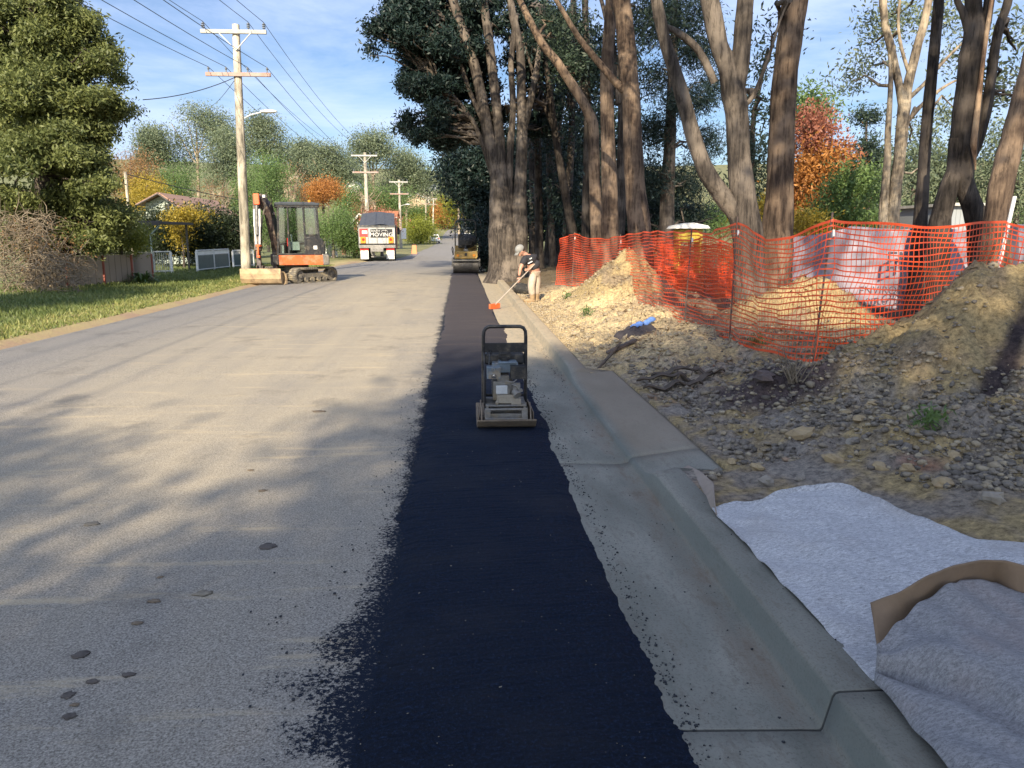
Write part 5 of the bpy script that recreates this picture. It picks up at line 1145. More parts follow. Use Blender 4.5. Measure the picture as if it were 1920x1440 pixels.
b = MB(M); b.prism([(-.10, .18), (.12, .18), (.12, .42), (.0, .46), (-.10, .40)], 'x', -.185, -.165); b.tube([(-.175, -.1, .2), (-.175, -.12, .42), (-.175, .05, .60)], .007, 6); b.tube([(-.12, .0, .6), (-.12, .05, .62), (-.13, -.08, .60), (-.14, -.10, .52)], .007, 6); b.build('belt_guard', MT['black'], pc, bevel=.004)
b = MB(M); b.cyl((-.19, .12, .02 + .2), (.19, .12, .22), .012, 8)
b.build('cross_bar', MT['black'], pc)
b = MB(M)
H = []
for (x, z, y) in [(-.185, .16, .10), (-.182, .45, .08), (-.180, .74, .05), (-.176, .785, .048), (-.160, .812, .047), (-.13, .825, .046), (0, .826, .046), (.13, .825, .046), (.160, .812, .047), (.176, .785, .048), (.180, .74, .05), (.182, .45, .08), (.185, .16, .10)]: H.append((x, y, z))
b.tube(H, .0155, 10); b.build('handle', MT['black'], pc)
b = MB(M); b.box((0, .055, .645), (.35, .012, .082), rot=(.06, 0, 0)); b.build('handle_plate', MT['black'], pc, bevel=.004)
b = MB(M); b.box((0, .03, .585), (.10, .05, .045)); b.box((-.01, .02, .60), (.06, .06, .02)); b.build('throttle_lever', MT['black'], pc, bevel=.004)
b = MB(M); b.box((0, .10, .545), (.34, .09, .10)); b.build('water_tank', MT['black'], pc, bevel=.02)

# ------------------------------------------------------------------ excavator
ex_c = Vector((-5.85, 27.9, 0)); th = R(180 + 56)       # the tracks point to the left and toward the camera
ex = thing('mini_excavator', 'orange and black mini excavator parked half on the grass with its wide muddy bucket down', 'excavator', tuple(ex_c))
MT['mud_steel'] = mat('mud_steel', (.50, .37, .22), (.36, .26, .15), 5, .85, .3, dirt=(.24, .17, .11))
MT['track_mud'] = mat('track_mud', (.20, .18, .15), (.09, .08, .07), 9, .9, .5, dirt=(.36, .30, .2))
MT['dark_boom'] = mat('boom_paint', (.075, .05, .045), (.035, .028, .028), 9, .55, dirt=(.22, .17, .13))
M = frame(ex_c, th)
def track(s):
    o = MB(M); L = 1.0; r_ = .25; P = []
    for k in range(13): a = math.pi / 2 + math.pi * k / 12; P.append((-L + .25 + math.cos(a) * r_, r_ + math.sin(a) * r_))
    for k in range(13): a = -math.pi / 2 + math.pi * k / 12; P.append((L - .25 + math.cos(a) * r_, r_ + math.sin(a) * r_))
    Q = [(x * .96, (z - r_) * .84 + r_) for x, z in P]; n = len(P); y0, y1 = s * .80 - .17, s * .80 + .17
    vs = [(x, y0, z) for x, z in P] + [(x, y1, z) for x, z in P] + [(x, y0, z) for x, z in Q] + [(x, y1, z) for x, z in Q]; fs = []
    for i in range(n): j = (i + 1) % n; fs += [(i, j, j + n, i + n), (i + 2*n, i + 3*n, j + 3*n, j + 2*n), (i, i + 2*n, j + 2*n, j), (i + n, j + n, j + 3*n, i + 3*n)]
    o.add(vs, fs)
    for k in range(n):
        j = (k + 1) % n; a = Vector((P[k][0], 0, P[k][1])); b_ = Vector((P[j][0], 0, P[j][1])); m = int(max(1, (b_ - a).length / .1))
        for q in range(m): p = a.lerp(b_, (q + .5) / m); d = (b_ - a).normalized(); o.beam((p.x, y0, p.z), (p.x, y1, p.z), .045, .05, up=(-d.z, 0, d.x))
    tr_ = o.build('track', MT['track_mud'], ex)
    w_ = MB(M)
    for x in (-.75, .75): w_.cyl((x, s * .8 - .1, .25), (x, s * .8 + .1, .25), .2, 18); w_.cyl((x, s * .8 - .15, .25), (x, s * .8 + .15, .25), .07, 12)
    for x in (-.45, -.15, .15, .45): w_.cyl((x, s * .8 - .13, .12), (x, s * .8 + .13, .12), .085, 12)
    w_.box((0, s * .8, .26), (1.3, .16, .16)); w_.build('track_rollers', MT['track_mud'], tr_)
for s in (-1, 1): track(s)
b = MB(M); b.box((0, 0, .36), (.9, 1.2, .16)); b.cyl((0, 0, .42), (0, 0, .60), .42, 20); b.beam((.5, .3, .3), (1.35, .55, .22), .12); b.beam((.5, -.3, .3), (1.35, -.55, .22), .12); b.build('undercarriage', MT['track_mud'], ex, bevel=.01)
b = MB(M); pr = [(1.36, .02), (1.50, .0), (1.44, .10), (1.42, .22), (1.46, .34), (1.52, .42), (1.48, .43), (1.38, .33), (1.35, .20)]; b.prism(pr, 'y', -.95, .95); b.build('dozer_blade', MT['mud_steel'], ex, bevel=.01)
# upper body, turned a little less
th2 = R(180 + 14); M = frame(ex_c + Vector((.02, -.05, 0)), th2)
b = MB(M); b.prism([(-.98, .62), (.72, .62), (.80, .72), (.80, .95), (-.98, .95)], 'y', -.80, .78); b.build('body', MT['black'], ex, bevel=.03)
b = MB(M); b.box((-.13, .80, .78), (1.46, .03, .33)); b.build('side_skirt', MT['orange'], ex, bevel=.008)
b = MB(M); b.prism([(-1.08, .60), (-.82, .60), (-.82, 1.02), (-1.08, .94)], 'y', -.78, .80); b.build('counterweight', MT['dusty_metal'], ex, bevel=.05)
b = MB(M); b.prism([(-.95, .97), (-.30, .97), (-.30, 1.55), (-.45, 1.58), (-.88, 1.5), (-.95, 1.3)], 'y', -.2, .80); b.prism([(-.95, .97), (.6, .97), (.5, 1.35), (-.9, 1.4)], 'y', -.80, -.22); b.build('engine_hood', MT['black'], ex, bevel=.04)
b = MB(M); b.box((-.62, .805, 1.2), (.12, .008, .12)); b.build('warning_label', MT['white'], ex)
# cab
cz0, cz1 = .95, 2.62; X0, X1, Y0_, Y1_ = -.78, .62, -.22, .78
b = MB(M)
for (x, y) in ((X0, Y0_), (X1, Y0_), (X0, Y1_), (X1, Y1_)): b.beam((x, y, cz0), (x * .97 + (.04 if x < 0 else -.06), y * .98, cz1), .065)
b.beam((.26, Y1_, cz0), (.24, Y1_ * .98, cz1), .06); b.beam((-.30, Y1_, cz0), (-.28, Y1_ * .98, cz1), .07)
for z in (cz0 + .03, cz1 - .05):
    b.beam((X0, Y1_, z), (X1, Y1_, z), .06); b.beam((X0, Y0_, z), (X1, Y0_, z), .06); b.beam((X0, Y0_, z), (X0, Y1_, z), .06); b.beam((X1, Y0_, z), (X1, Y1_, z), .06)
b.beam((X0, Y1_, 1.62), (-.30, Y1_, 1.62), .05); b.beam((X1, Y0_, 1.55), (X1, Y1_, 1.55), .04)
b.box((-.54, Y1_ - .005, 1.30), (.46, .03, .62))
b.build('cab_frame', MT['black'], ex, bevel=.01)
b = MB(M); b.box((-.08, .28, cz1 + .035), (1.46, 1.08, .09)); b.box((-.08, .28, cz1 + .085), (1.2, .85, .04)); b.build('cab_roof', mat('cab_roof', (.05, .06, .075), (.035, .04, .05), 8, .4), ex, bevel=.03)
b = MB(M); b.cyl((-.52, .3, cz1 + .10), (-.52, .3, cz1 + .19), .05, 12); b.build('beacon', MT['lamp_amber'], ex)
b = MB(M)
for (x0, x1, z0, z1) in ((-.75, -.33, 1.66, 2.54), (-.26, .22, 1.0, 2.54), (.29, .56, 1.0, 2.54)): b.box(((x0 + x1) / 2, Y1_ - .01, (z0 + z1) / 2), (x1 - x0, .006, z1 - z0))
b.box((X1 - .02, .28, 2.02), (.006, .9, .95)); b.build('cab_glass', MT['glass'], ex)
b = MB(M); b.box((-.42, Y1_ - .022, 2.08), (.1, .008, .8)); 
b = MB(M); b.box((-.25, .3, 1.22), (.46, .46, .14)); b.box((-.50, .3, 1.58), (.13, .46, .62), rot=(0, -.12, 0)); b.box((-.2, .3, 1.08), (.36, .36, .2)); b.build('seat', mat('seat_cloth', (.30, .28, .25), (.2, .18, .16), 9, .9), ex, bevel=.04)
b = MB(M); 
for y in (.05, .55): b.box((.05, y, 1.25), (.32, .09, .28)); b.tube([(.12, y, 1.38), (.14, y, 1.56)], .018, 6); b.ell((.14, y, 1.6), (.03, .03, .05), 8, 6)
b.box((.47, .3, 1.12), (.1, .6, .3)); b.build('controls', MT['white'], ex, bevel=.01)
b = MB(M); b.cyl((.27, Y1_ - .05, 1.25), (.27, Y1_ - .05, 1.52), .05, 12); b.build('fire_extinguisher', MT['lamp_red'], ex)
b = MB(M); b.beam((X1 + .05, Y0_ + .02, 1.2), (X1 + .22, Y0_ - .1, 2.0), .03); b.box((X1 + .22, Y0_ - .12, 2.05), (.05, .16, .24)); b.build('mirror', MT['black'], ex)
# boom, arm and bucket: the boom is swung toward the camera
bp = AT(519, 485, 27.6)
b = MB(); b.box((bp.x, bp.y + .1, .78), (.34, .6, .40)); b.cyl((bp.x, bp.y - .2, .5), (bp.x, bp.y - .2, 1.1), .10, 14); b.build('swing_bracket', MT['dark_boom'], ex, bevel=.02)
path = [AT(519, 478, 27.6), AT(516, 450, 27.35), AT(510, 420, 27.15), AT(503, 392, 26.95), AT(493, 378, 26.75), AT(484, 369, 26.6)]; b = MB()
hw = [.15, .24, .28, .25, .18, .12]
vs = []
for i, p in enumerate(path):
    d = (path[min(i + 1, 5)] - path[max(i - 1, 0)]).normalized(); sd = Vector((1, 0, 0)); sd = (sd - d * sd.dot(d)).normalized(); q = d.cross(sd)
    for (a, c_) in ((-1, -1), (1, -1), (1, 1), (-1, 1)): vs.append(p + sd * a * .11 + q * c_ * hw[i])
b.add(vs, [(i*4+k, i*4+(k+1)%4, i*4+4+(k+1)%4, i*4+4+k) for i in range(5) for k in range(4)] + [(3,2,1,0), (20,21,22,23)])
b.build('boom', MT['dark_boom'], ex, bevel=.015)
b = MB(); b.beam(AT(481, 366, 26.55), AT(484, 470, 26.35), .20, .26, up=(0, 1, 0)); b.beam(AT(484, 468, 26.35), AT(487, 505, 26.25), .14, .14, up=(0, 1, 0)); b.build('arm', MT['dark_boom'], ex, bevel=.015)
b = MB(); b.beam(AT(480, 363, 26.38), AT(482, 384, 26.36), .19, .12, up=(0, 1, 0)); b.build('arm_head', MT['orange'], ex, bevel=.02)
b = MB(); b.beam(AT(481, 461, 26.25), AT(489, 461, 26.2), .05, .12, up=(0, 1, 0)); b.beam(AT(484, 458, 26.2), AT(484, 478, 26.2), .06, .10); b.beam(AT(482, 481, 26.15), AT(488, 481, 26.15), .12, .08); b.build('bucket_link', MT['orange'], ex, bevel=.01)
for (ua, ub) in ((477, 480), (486, 487)):
    b = MB(); b.tube([AT(ua, 392, 26.3), AT(ua + 1, 425, 26.27)], .045, 12); b.tube([AT(ua + 1, 425, 26.27), AT(ub, 458, 26.25)], .03, 10); c_ = b.build('hydraulic_cylinder', MT['white'], ex)
b = MB(); b.tube([AT(481, 385, 26.25), AT(482, 440, 26.22)], .055, 10); b.build('cylinder_barrel', MT['steel'], ex)
b = MB()
for k in range(3): b.tube([AT(491 + k, 372, 26.5), AT(497 + k, 380 + k * 2, 26.3), AT(496 - k, 395, 26.25), AT(490 + k, 412, 26.3), AT(488 + k, 440, 26.4)], .016, 6)
b.tube([AT(505, 388, 26.8), AT(510, 376, 26.7), AT(500, 366, 26.6), AT(490, 364, 26.5)], .016, 6); b.build('hydraulic_hose', MT['rubber'], ex)
b = MB(); b.box(tuple(AT(495, 368, 26.5)), (.09, .12, .09)); b.build('work_light', MT['white'], ex, bevel=.01)
b = MB(); b.beam(AT(511, 402, 27), AT(514, 400, 26.9), .1, .1); b.build('boom_lamp', MT['black'], ex)
bl_, br_ = AT(451, 530, 25.85), AT(526, 530, 25.85)
prf = [(0, .02), (.18, -.0), (.36, .06), (.47, .20), (.50, .38), (.47, .54), (.44, .54), (.46, .38), (.43, .22), (.33, .10), (.18, .04), (0, .06)]
b = MB(Matrix.Translation((0, bl_.y, 0))); b.prism([(.52 - y, z) for y, z in prf], 'x', bl_.x, br_.x)
for x in (bl_.x, br_.x): b.prism([(.52 - y, z) for y, z in [(0, .02), (.18, 0), (.36, .06), (.47, .2), (.5, .38), (.47, .54), (.2, .34)]], 'x', x - .012, x + .012)
b.build('bucket', MT['mud_steel'], ex, bevel=.006)
b = MB(); q = AT(489, 508, 26.15)
for s in (-.09, .09): b.box((q.x + s, q.y, q.z), (.03, .3, .36))
b.cyl((q.x - .14, q.y, q.z + .08), (q.x + .14, q.y, q.z + .08), .03, 10); b.build('bucket_hitch', MT['dark_boom'], ex, bevel=.006)

# ------------------------------------------------------------------ dump truck
ty = 50.5; tz = prof(ty); tl = (-5.42, ty, tz)
tk = thing('dump_truck', 'tipper truck seen from behind, parked on the left with a red, white and black tailgate', 'truck', tl)
M = frame(tl, R(4.5)); hw_ = 1.16
MT['truck_dark'] = mat('truck_grey', (.085, .09, .095), (.05, .053, .056), 7, .5, dirt=(.2, .18, .15))
b = MB(M)
for s in (-1, 1): b.box((s * (hw_ - .03), 3.0, 1.62), (.06, 6.0, 1.35))
b.box((0, 3, .98), (2 * hw_, 6, .08)); b.box((0, 6.0, 1.62), (2 * hw_, .06, 1.4)); b.box((0, 5.95, 2.45), (2 * hw_ - .1, .05, .7))
for k in range(7):
    for s in (-1, 1): b.box((s * (hw_ + .02), .4 + k * .9, 1.62), (.05, .09, 1.3))
b.build('tipper_body', MT['truck_dark'], tk, bevel=.01)
b = MB(M); P = []
for i in range(9):
    y = 6 * i / 8; P.append([(x * (hw_ - .04), y, 2.2 + .10 * (1 - x * x) + .92 * min(1, y / 5.2) + .03 * math.sin(i * 2 + x * 5)) for x in np.linspace(-1, 1, 11)])
b.grid(P); b.build('load_cover', mat('load_tarp', (.075, .08, .09), (.045, .048, .055), 5, .7, .4), tk)
b = MB(M); b.box((0, -.03, 1.66), (2 * hw_ - .04, .06, 1.12)); b.build('tailgate', mat('tailgate_white', (.46, .46, .44), (.34, .34, .33), 3, .5), tk, bevel=.01)
k = MB(M); k.box((0, -.05, 2.19), (2 * hw_, .12, .10)); k.build('tailgate_top_rail', MT['truck_dark'], tk)
def face(name, x0, x1, z0, z1, m_, d=.07, parent=tk): k = MB(M); k.box(((x0 + x1) / 2, -d, (z0 + z1) / 2), (x1 - x0, .012, z1 - z0)); return k.build(name, m_, parent)
MT['truck_red'] = mat('truck_red', (.55, .05, .05), (.45, .04, .04), 4, .5)
face('red_panel', -1.1, -.58, 1.52, 2.05, MT['truck_red']); face('black_panel', -.40, .98, 1.48, 2.02, mat('sign_black', (.03, .03, .033), None, 4, .4))
face('emblem', -.93, -.60, 1.72, 1.92, MT['white'], .08); 
for x in (-.56, .0, .56): k = MB(M); k.box((x, -.085, 1.66), (.035, .03, 1.1)); k.build('tailgate_rib', MT['steel'], tk)
def tsign(name, s_, x, z, sz_, m_, sx=1): return text_mesh(name, s_, sz_, M @ Matrix.Translation((x, -.105, z)) @ Euler((R(90), 0, 0)).to_matrix().to_4x4(), m_, tk, .004, sx)
tsign('lettering', 'MOVING', .28, 1.66, .34, MT['white'], 1.08); tsign('lettering', 'SOUTH', -.08, 1.90, .17, MT['white'])
k = MB(M); k.tube([(.30, -.11, 1.84), (.36, -.11, 1.94), (.62, -.11, 1.93), (.70, -.11, 1.86)], .012, 5); k.build('emblem_swoosh', MT['white'], tk)
for s in (-1, 1):
    k = MB(M); k.box((s * .88, -.12, 1.33), (.32, .07, .40)); k.build('tail_lamp', MT['lamp_amber'], tk, bevel=.015)
    k = MB(M); k.cyl((s * .86, -.15, 1.36), (s * .86, -.17, 1.36), .09, 14); k.build('brake_lamp', MT['lamp_red'], tk)
b = MB(M); b.box((0, .02, .92), (2 * hw_, .12, .20)); b.box((0, .6, .72), (.8, 3.4, .22)); b.build('rear_beam', MT['steel'], tk, bevel=.01)
for s in (-1, 1):
    k = MB(M); k.box((s * .82, .05, .40), (.50, .02, .56)); fl = k.build('mud_flap', MT['white'], tk)
    k = MB(M); k.box((s * .82, .03, .73), (.52, .03, .10)); k.build('reflector', MT['lamp_red'], tk)
    text_mesh('flap_lettering', 'TRUCKS', .12, M @ Matrix.Translation((s * .82, .035, .36)) @ Euler((R(90), 0, 0)).to_matrix().to_4x4(), MT['black'], fl)
    for y in (.9, 2.2, 6.9):
        k = MB(M); k.cyl((s * .62, y, .5), (s * 1.13, y, .5), .5, 22); wh = k.build('wheel', MT['rubber'], tk, bevel=.03)
        k = MB(M); k.cyl((s * 1.10, y, .5), (s * 1.145, y, .5), .26, 16); k.build('rim', MT['steel'], wh)
b = MB(M); b.box((-.08, .0, .88), (.38, .02, .13)); b.build('number_plate', MT['white'], tk)
b = MB(M); b.cyl((-.28, .0, .45), (-.28, .3, .45), .12, 12); b.box((-.25, .1, .28), (.3, .2, .08)); b.tube([(-.42, 0, .62), (-.35, -.05, .4), (-.1, -.03, .35)], .03, 6); b.build('tow_hitch', MT['steel'], tk)
b = MB(M); b.box((0, 7.3, 1.75), (2.2, 1.9, 1.9)); b.box((0, 7.6, .8), (2.2, 1.5, .5)); b.build('cab', MT['truck_dark'], tk, bevel=.08)
for s in (-1, 1): k = MB(M); k.tube([(s * 1.1, 7.6, 2.2), (s * 1.32, 7.5, 2.2)], .02, 6); k.box((s * 1.36, 7.5, 1.95), (.18, .08, .5)); k.build('mirror', MT['black'], tk, bevel=.02)
b = MB(M); b.cyl((.95, 6.2, 2.2), (.95, 6.2, 3.0), .06, 10); b.build('exhaust_stack', MT['black'], tk)

# ------------------------------------------------------------------ road roller
ry_ = 33.2; rl = (AT(874, 513, ry_).x, ry_, 0.02); rl_ = thing('road_roller', 'small yellow ride-on tandem roller in tree shade at the end of the fresh strip', 'road roller', rl)
M = frame(rl, 0)
MT['drum'] = mat('drum_steel', (.17, .155, .14), (.10, .09, .08), 10, .5, .2, .5)
for y in (.3, 1.8):
    k = MB(M); k.cyl((-.55, y, .32), (.55, y, .32), .32, 36); k.build('drum', MT['drum'], rl_, bevel=.01)
b = MB(M); b.box((0, -.06, .55), (1.14, .12, .07)); 
for s in (-1, 1): b.box((s * .585, .3, .45), (.05, .5, .34)); b.box((s * .585, 1.8, .45), (.05, .5, .34))
b.build('drum_frame', MT['steel'], rl_, bevel=.01)
b = MB(M); b.box((0, 1.05, .66), (.8, 2.0, .2)); b.box((0, .95, .5), (.3, .9, .3)); b.build('chassis', MT['black'], rl_, bevel=.02)
b = MB(M); b.prism([(-.46, .62), (.46, .62), (.50, .70), (.48, .95), (.20, .93), (0, .91), (-.20, .93), (-.48, .95), (-.50, .70)], 'y', -.14, .45); b.build('front_hood', MT['yellow'], rl_, bevel=.02)
b = MB(M); b.prism([(-.46, .62), (.46, .62), (.48, 1.15), (-.48, 1.15)], 'y', 1.5, 2.3); b.build('rear_hood', MT['yellow'], rl_, bevel=.04)
for s in (-1, 1): k = MB(M); k.cyl((s * .34, -.13, .76), (s * .34, -.17, .76), .06, 16); k.build('lamp', MT['lamp_amber'], rl_)
b = MB(M); b.box((0, -.15, .80), (.11, .012, .12)); b.build('badge', MT['black'], rl_)
b = MB(M); b.box((0, .1, .985), (.18, .06, .10)); b.build('fog_box', MT['steel'], rl_)
b = MB(M); b.box((-.08, 1.25, 1.12), (.5, .5, .14)); b.box((-.08, 1.52, 1.4), (.5, .12, .5)); b.build('seat', MT['black'], rl_, bevel=.04)
b = MB(M); b.tube([(0, .5, .95), (0, .62, 1.3)], .05, 10); b.box((0, .58, 1.3), (.52, .1, .24)); b.build('steering_column', MT['black'], rl_, bevel=.02)
b = MB(M); b.tube([(.19 * math.cos(a), .68 + .07 * math.sin(a), 1.40 + .17 * math.sin(a)) for a in np.linspace(0, 6.28, 20)], .018, 6); b.build('steering_wheel', MT['black'], rl_)
b = MB(M); b.ell((.12, 1.0, 1.35), (.36, .5, .30), 14, 8, .05, 3); b.build('engine_cover_sheet', MT['rubber'], rl_)
b = MB(M); b.tube([(-.46, 1.6, .8), (-.46, 1.5, 2.05), (-.42, 1.5, 2.2), (-.32, 1.5, 2.26), (.32, 1.5, 2.26), (.42, 1.5, 2.2), (.46, 1.5, 2.05), (.46, 1.6, .8)], .028, 10); b.build('roll_bar', MT['black'], rl_)
for s in (-1, 1): k = MB(M); k.tube([(s * .55, .5, .75), (s * .60, .5, 1.02), (s * .58, .9, 1.1), (s * .55, 1.3, 1.02), (s * .55, 1.35, .75)], .018, 8); k.build('hand_rail', MT['black'], rl_)

# ------------------------------------------------------------------ cars
def car(name, label, x, y, yaw, paint, ln=4.4, wd=1.78, ht=1.5, kind='hatch', cat='car', group='cars along the far road'):
    z = gz(x, y) if x > 1.4 else prof(y); root = thing(name, label, cat, (x, y, z), group); M = frame((x, y, z), yaw); h = wd / 2
    b = MB(M); L = ln / 2
    prof_ = [(-L, .35), (-L, .75), (-L + .08, .95), (-L + .5, 1.0), (L - 1.0, .95), (L - .15, .78), (L, .6), (L, .3), (L - .5, .22), (-L + .5, .22)]
    b.prism([(y_, z_) for y_, z_ in prof_], 'x', -h, h); b.build('body', paint, root, bevel=.07)
    b = MB(M); r0, r1, r2, r3 = (-L + .12, -L + .55, .35, L - 1.35) if kind == 'hatch' else (-.3, -.15, .6, 1.2)
    vs = [(-h + .08, r0, .98), (h - .08, r0, .98), (h - .22, r1, ht), (-h + .22, r1, ht), (-h + .22, r2, ht), (h - .22, r2, ht), (h - .08, r3, .96), (-h + .08, r3, .96)]
    b.add(vs, [(0,1,2,3), (3,2,5,4), (4,5,6,7), (1,6,5,2), (0,3,4,7), (0,7,6,1)]); b.build('cabin', paint, root, bevel=.05)
    b = MB(M); c0 = Vector((0, (r0 + r1) / 2, (.98 + ht) / 2)); 
    b.add([(-h + .22, r0 - .015 + .06, 1.05), (h - .22, r0 - .015 + .06, 1.05), (h - .3, r1 - .07, ht - .09), (-h + .3, r1 - .07, ht - .09)], [(0, 1, 2, 3)]); b.M = M @ Matrix.Translation((0, -.04, .01)); b.build('rear_window', MT['dark_glass'], root)
    b = MB(M)
    for s in (-1, 1): b.add([(s * (h - .10), r0 + .35, 1.03), (s * (h - .10), r3 - .3, 1.03), (s * (h - .215), r2, ht - .08), (s * (h - .215), r1 + .15, ht - .08)], [(0, 1, 2, 3)])
    b.M = M; w_ = b.build('side_window', MT['dark_glass'], root)
    b = MB(M); b.add([(-h + .2, r3 - .02, 1.02), (h - .2, r3 - .02, 1.02), (h - .3, r2 + .08, ht - .06), (-h + .3, r2 + .08, ht - .06)], [(0, 1, 2, 3)]); b.M = M @ Matrix.Translation((0, .05, .02)); b.build('windscreen', MT['dark_glass'], root)
    for s in (-1, 1):
        k = MB(M); k.box((s * (h - .17), -L - .005, .80), (.24, .04, .16)); k.build('tail_lamp', MT['lamp_red'], root)
        for y_ in (-L + .8, L - .85):
            k = MB(M); k.cyl((s * (h - .2), y_, .32), (s * (h + .01), y_, .32), .32, 18); wh = k.build('wheel', MT['rubber'], root)
            k = MB(M); k.cyl((s * (h - .0), y_, .32), (s * (h + .02), y_, .32), .2, 12); k.build('rim', MT['steel'], wh)
    b = MB(M); b.box((0, -L - .01, .55), (.4, .02, .11)); b.build('number_plate', MT['white'], root)
    return root
MT['p_white'] = mat('car_white', (.78, .78, .76), None, 2, .25); MT['p_dark'] = mat('car_dark', (.03, .035, .045), None, 2, .2); MT['p_silver'] = mat('car_silver', (.38, .40, .44), None, 2, .3, metal=.5)
car('parked_car', 'white hatchback parked on the left verge edge beside the clipped round bush', -4.75, 136, R(3), MT['p_white'])
car('parked_car', 'white car facing this way beyond the road roller', .9, 148, R(180), MT['p_white'])
car('parked_car', 'dark car side on behind the white car past the roller', .2, 205, R(70), MT['p_dark'], 4.6)
car('parked_car', 'silver utility vehicle farthest up the road below the dark-roofed house', 2.2, 240, R(80), MT['p_silver'], 5.0, kind='ute', cat='utility vehicle')
car('parked_car', 'dark car parked on the lawn between the third pole and the clipped round bush', -13.0, 108, R(160), MT['p_dark'])
car('parked_car', 'pale car glimpsed between the trunks beyond the dark stand', 8.5, 46, R(70), MT['p_silver'])

# ------------------------------------------------------------------ orange roadside warning board and small items
MT['board_orange'] = mat('board_orange', (.70, .15, .01), (.6, .11, .01), 9, .5)
p = G(777, 476, 0); wb = thing('warning_board', 'small orange folding warning board standing at the road edge past the truck', 'warning sign', tuple(p)); 
for s in (-1, 1): k = MB(); k.prism([(p.x - .24, 0), (p.x + .24, 0), (p.x + .17, .78), (p.x - .17, .78)], 'y', -.012, .012); k.M = None; k.v = [(x, p.y + y + s * (.22 - z * .25), z) for x, y, z in k.v]; k.build('panel', MT['board_orange'], wb)
k = MB(); k.box((p.x, p.y, .80), (.14, .08, .05)); k.build('hinge', MT['black'], wb)
mbx = thing('letterbox', 'brown brick letterbox pillar with a white cap left of the clipped hedge', 'letterbox', tuple(G(645, 478, 0))); p = Vector(mbx.location)
k = MB(); k.box((p.x, p.y, .75), (.3, .3, 1.5)); k.build('pillar', mat('brick_brown', (.26, .13, .08), (.16, .08, .05), 20, .9), mbx); k = MB(); k.box((p.x, p.y, 1.56), (.42, .42, .14)); k.build('cap', MT['white'], mbx, bevel=.02)
k = MB(); k.box((p.x - .17, p.y - .16, 1.05), (.12, .03, .4)); k.build('number_panel', MT['white'], mbx)
p = AT(1290, 434, 22); bx = thing('site_bin', 'yellow site box with a white lid behind the barrier', 'bin', (p.x, 22, gz(p.x, 22))); k = MB(); k.box((p.x, 22, p.z - .12), (.70, .6, .36)); k.box((p.x - .3, 22, p.z - .75), (.06, .6, .9)); k.box((p.x + .3, 22, p.z - .75), (.06, .6, .9)); k.build('box', mat('bin_yellow', (.55, .42, .05), (.45, .34, .04), 4, .5), bx, bevel=.03)
k = MB(); k.prism([(p.x - .5, p.z + .08), (p.x + .5, p.z + .08), (p.x + .42, p.z + .16), (p.x, p.z + .24), (p.x - .42, p.z + .16)], 'y', 21.5, 22.5); k.build('lid', MT['white'], bx)
# ------------------------------------------------------------------ power poles and wires
MT['pole'] = barkmat('pole_wood', (.44, .395, .315), (.31, .28, .225), 3.0)
MT['arm_grey'] = mat('arm_grey', (.50, .49, .45), (.33, .32, .29), 6, .8); MT['arm_red'] = mat('arm_red', (.42, .22, .17), (.36, .33, .30), 3, .8)
MT['wire'] = mat('wire', (.035, .035, .04), None, 3, .5); MT['insul'] = mat('insulator', (.20, .22, .25), None, 3, .25)
def power_pole(label, ub, utop, vtop, Y, w0, zb, arms=True, lamp=False, group='power poles along the left verge', scale=1.0):
    pb = AT(ub, 500, Y); pt = AT(utop, vtop, Y); r_ = thing('power_pole', label, 'power pole', (pb.x, Y, zb), group)
    k = MB(); k.tube([(pb.x, Y, zb - .1), (pb.x + (pt.x - pb.x) * .5, Y, (zb + pt.z) / 2), tuple(pt)], [w0 / 2, w0 * .43, w0 * .34], 14); k.build('pole', MT['pole'], r_)
    hooks = []
    if arms:
        z1 = pt.z - .28; z2 = pt.z - 1.72; x0 = pt.x
        k = MB(); k.box((x0 - .05, Y - .16, z1), (2.3, .10, .13)); k.build('crossarm', MT['arm_grey'], r_, bevel=.006)
        k = MB()
        for s in (-1, 1): k.beam((x0 + s * .55, Y - .2, z1 - .06), (x0, Y - .17, z1 - .62), .05, .02)
        k.build('brace', MT['white'], r_)
        k = MB(); k.box((x0 + .02, Y - .16, z2), (2.3, .10, .13)); k.build('crossarm', MT['arm_red'], r_, bevel=.006)
        for dx in (-1.1, .48, 1.02):
            k = MB(); k.tube([(x0 + dx, Y - .16, z1 + .06), (x0 + dx, Y - .16, z1 + .32)], .02, 6)
            for q in range(3): k.cyl((x0 + dx, Y - .16, z1 + .13 + q * .06), (x0 + dx, Y - .16, z1 + .155 + q * .06), .065, 10)
            k.build('insulator', MT['insul'], r_); hooks.append((x0 + dx, Y - .16, z1 + .33))
        for dx in (-1.02, -.40, .36, 1.05):
            k = MB(); k.tube([(x0 + dx, Y - .16, z2 + .06), (x0 + dx, Y - .16, z2 + .20)], .025, 6); k.ell((x0 + dx, Y - .16, z2 + .2), (.045, .045, .06), 8, 6); k.build('insulator', MT['insul'], r_); hooks.append((x0 + dx, Y - .16, z2 + .25))
    if lamp:
        z3 = pt.z - 3.1 * scale; k = MB(); k.tube([(pt.x + .1, Y, z3 - .1), (pt.x + .35, Y - .05, z3 + .02), (pt.x + .75, Y - .1, z3 + .10)], .022, 6); k.build('lamp_arm', MT['white'], r_)
        k = MB(); k.ell((pt.x + 1.0, Y - .1, z3 + .13), (.32, .12, .07), 14, 8); k.build('lamp_head', MT['white'], r_)
    return r_, hooks
P1, h1 = power_pole('nearest tall pale timber power pole behind the excavator bucket, carrying a street lamp', 461, 442, 46, 30, .37, 0, lamp=True)
P2, h2 = power_pole('second timber power pole, rising behind the dump truck', 692, 684, 286, 72, .40, 0)
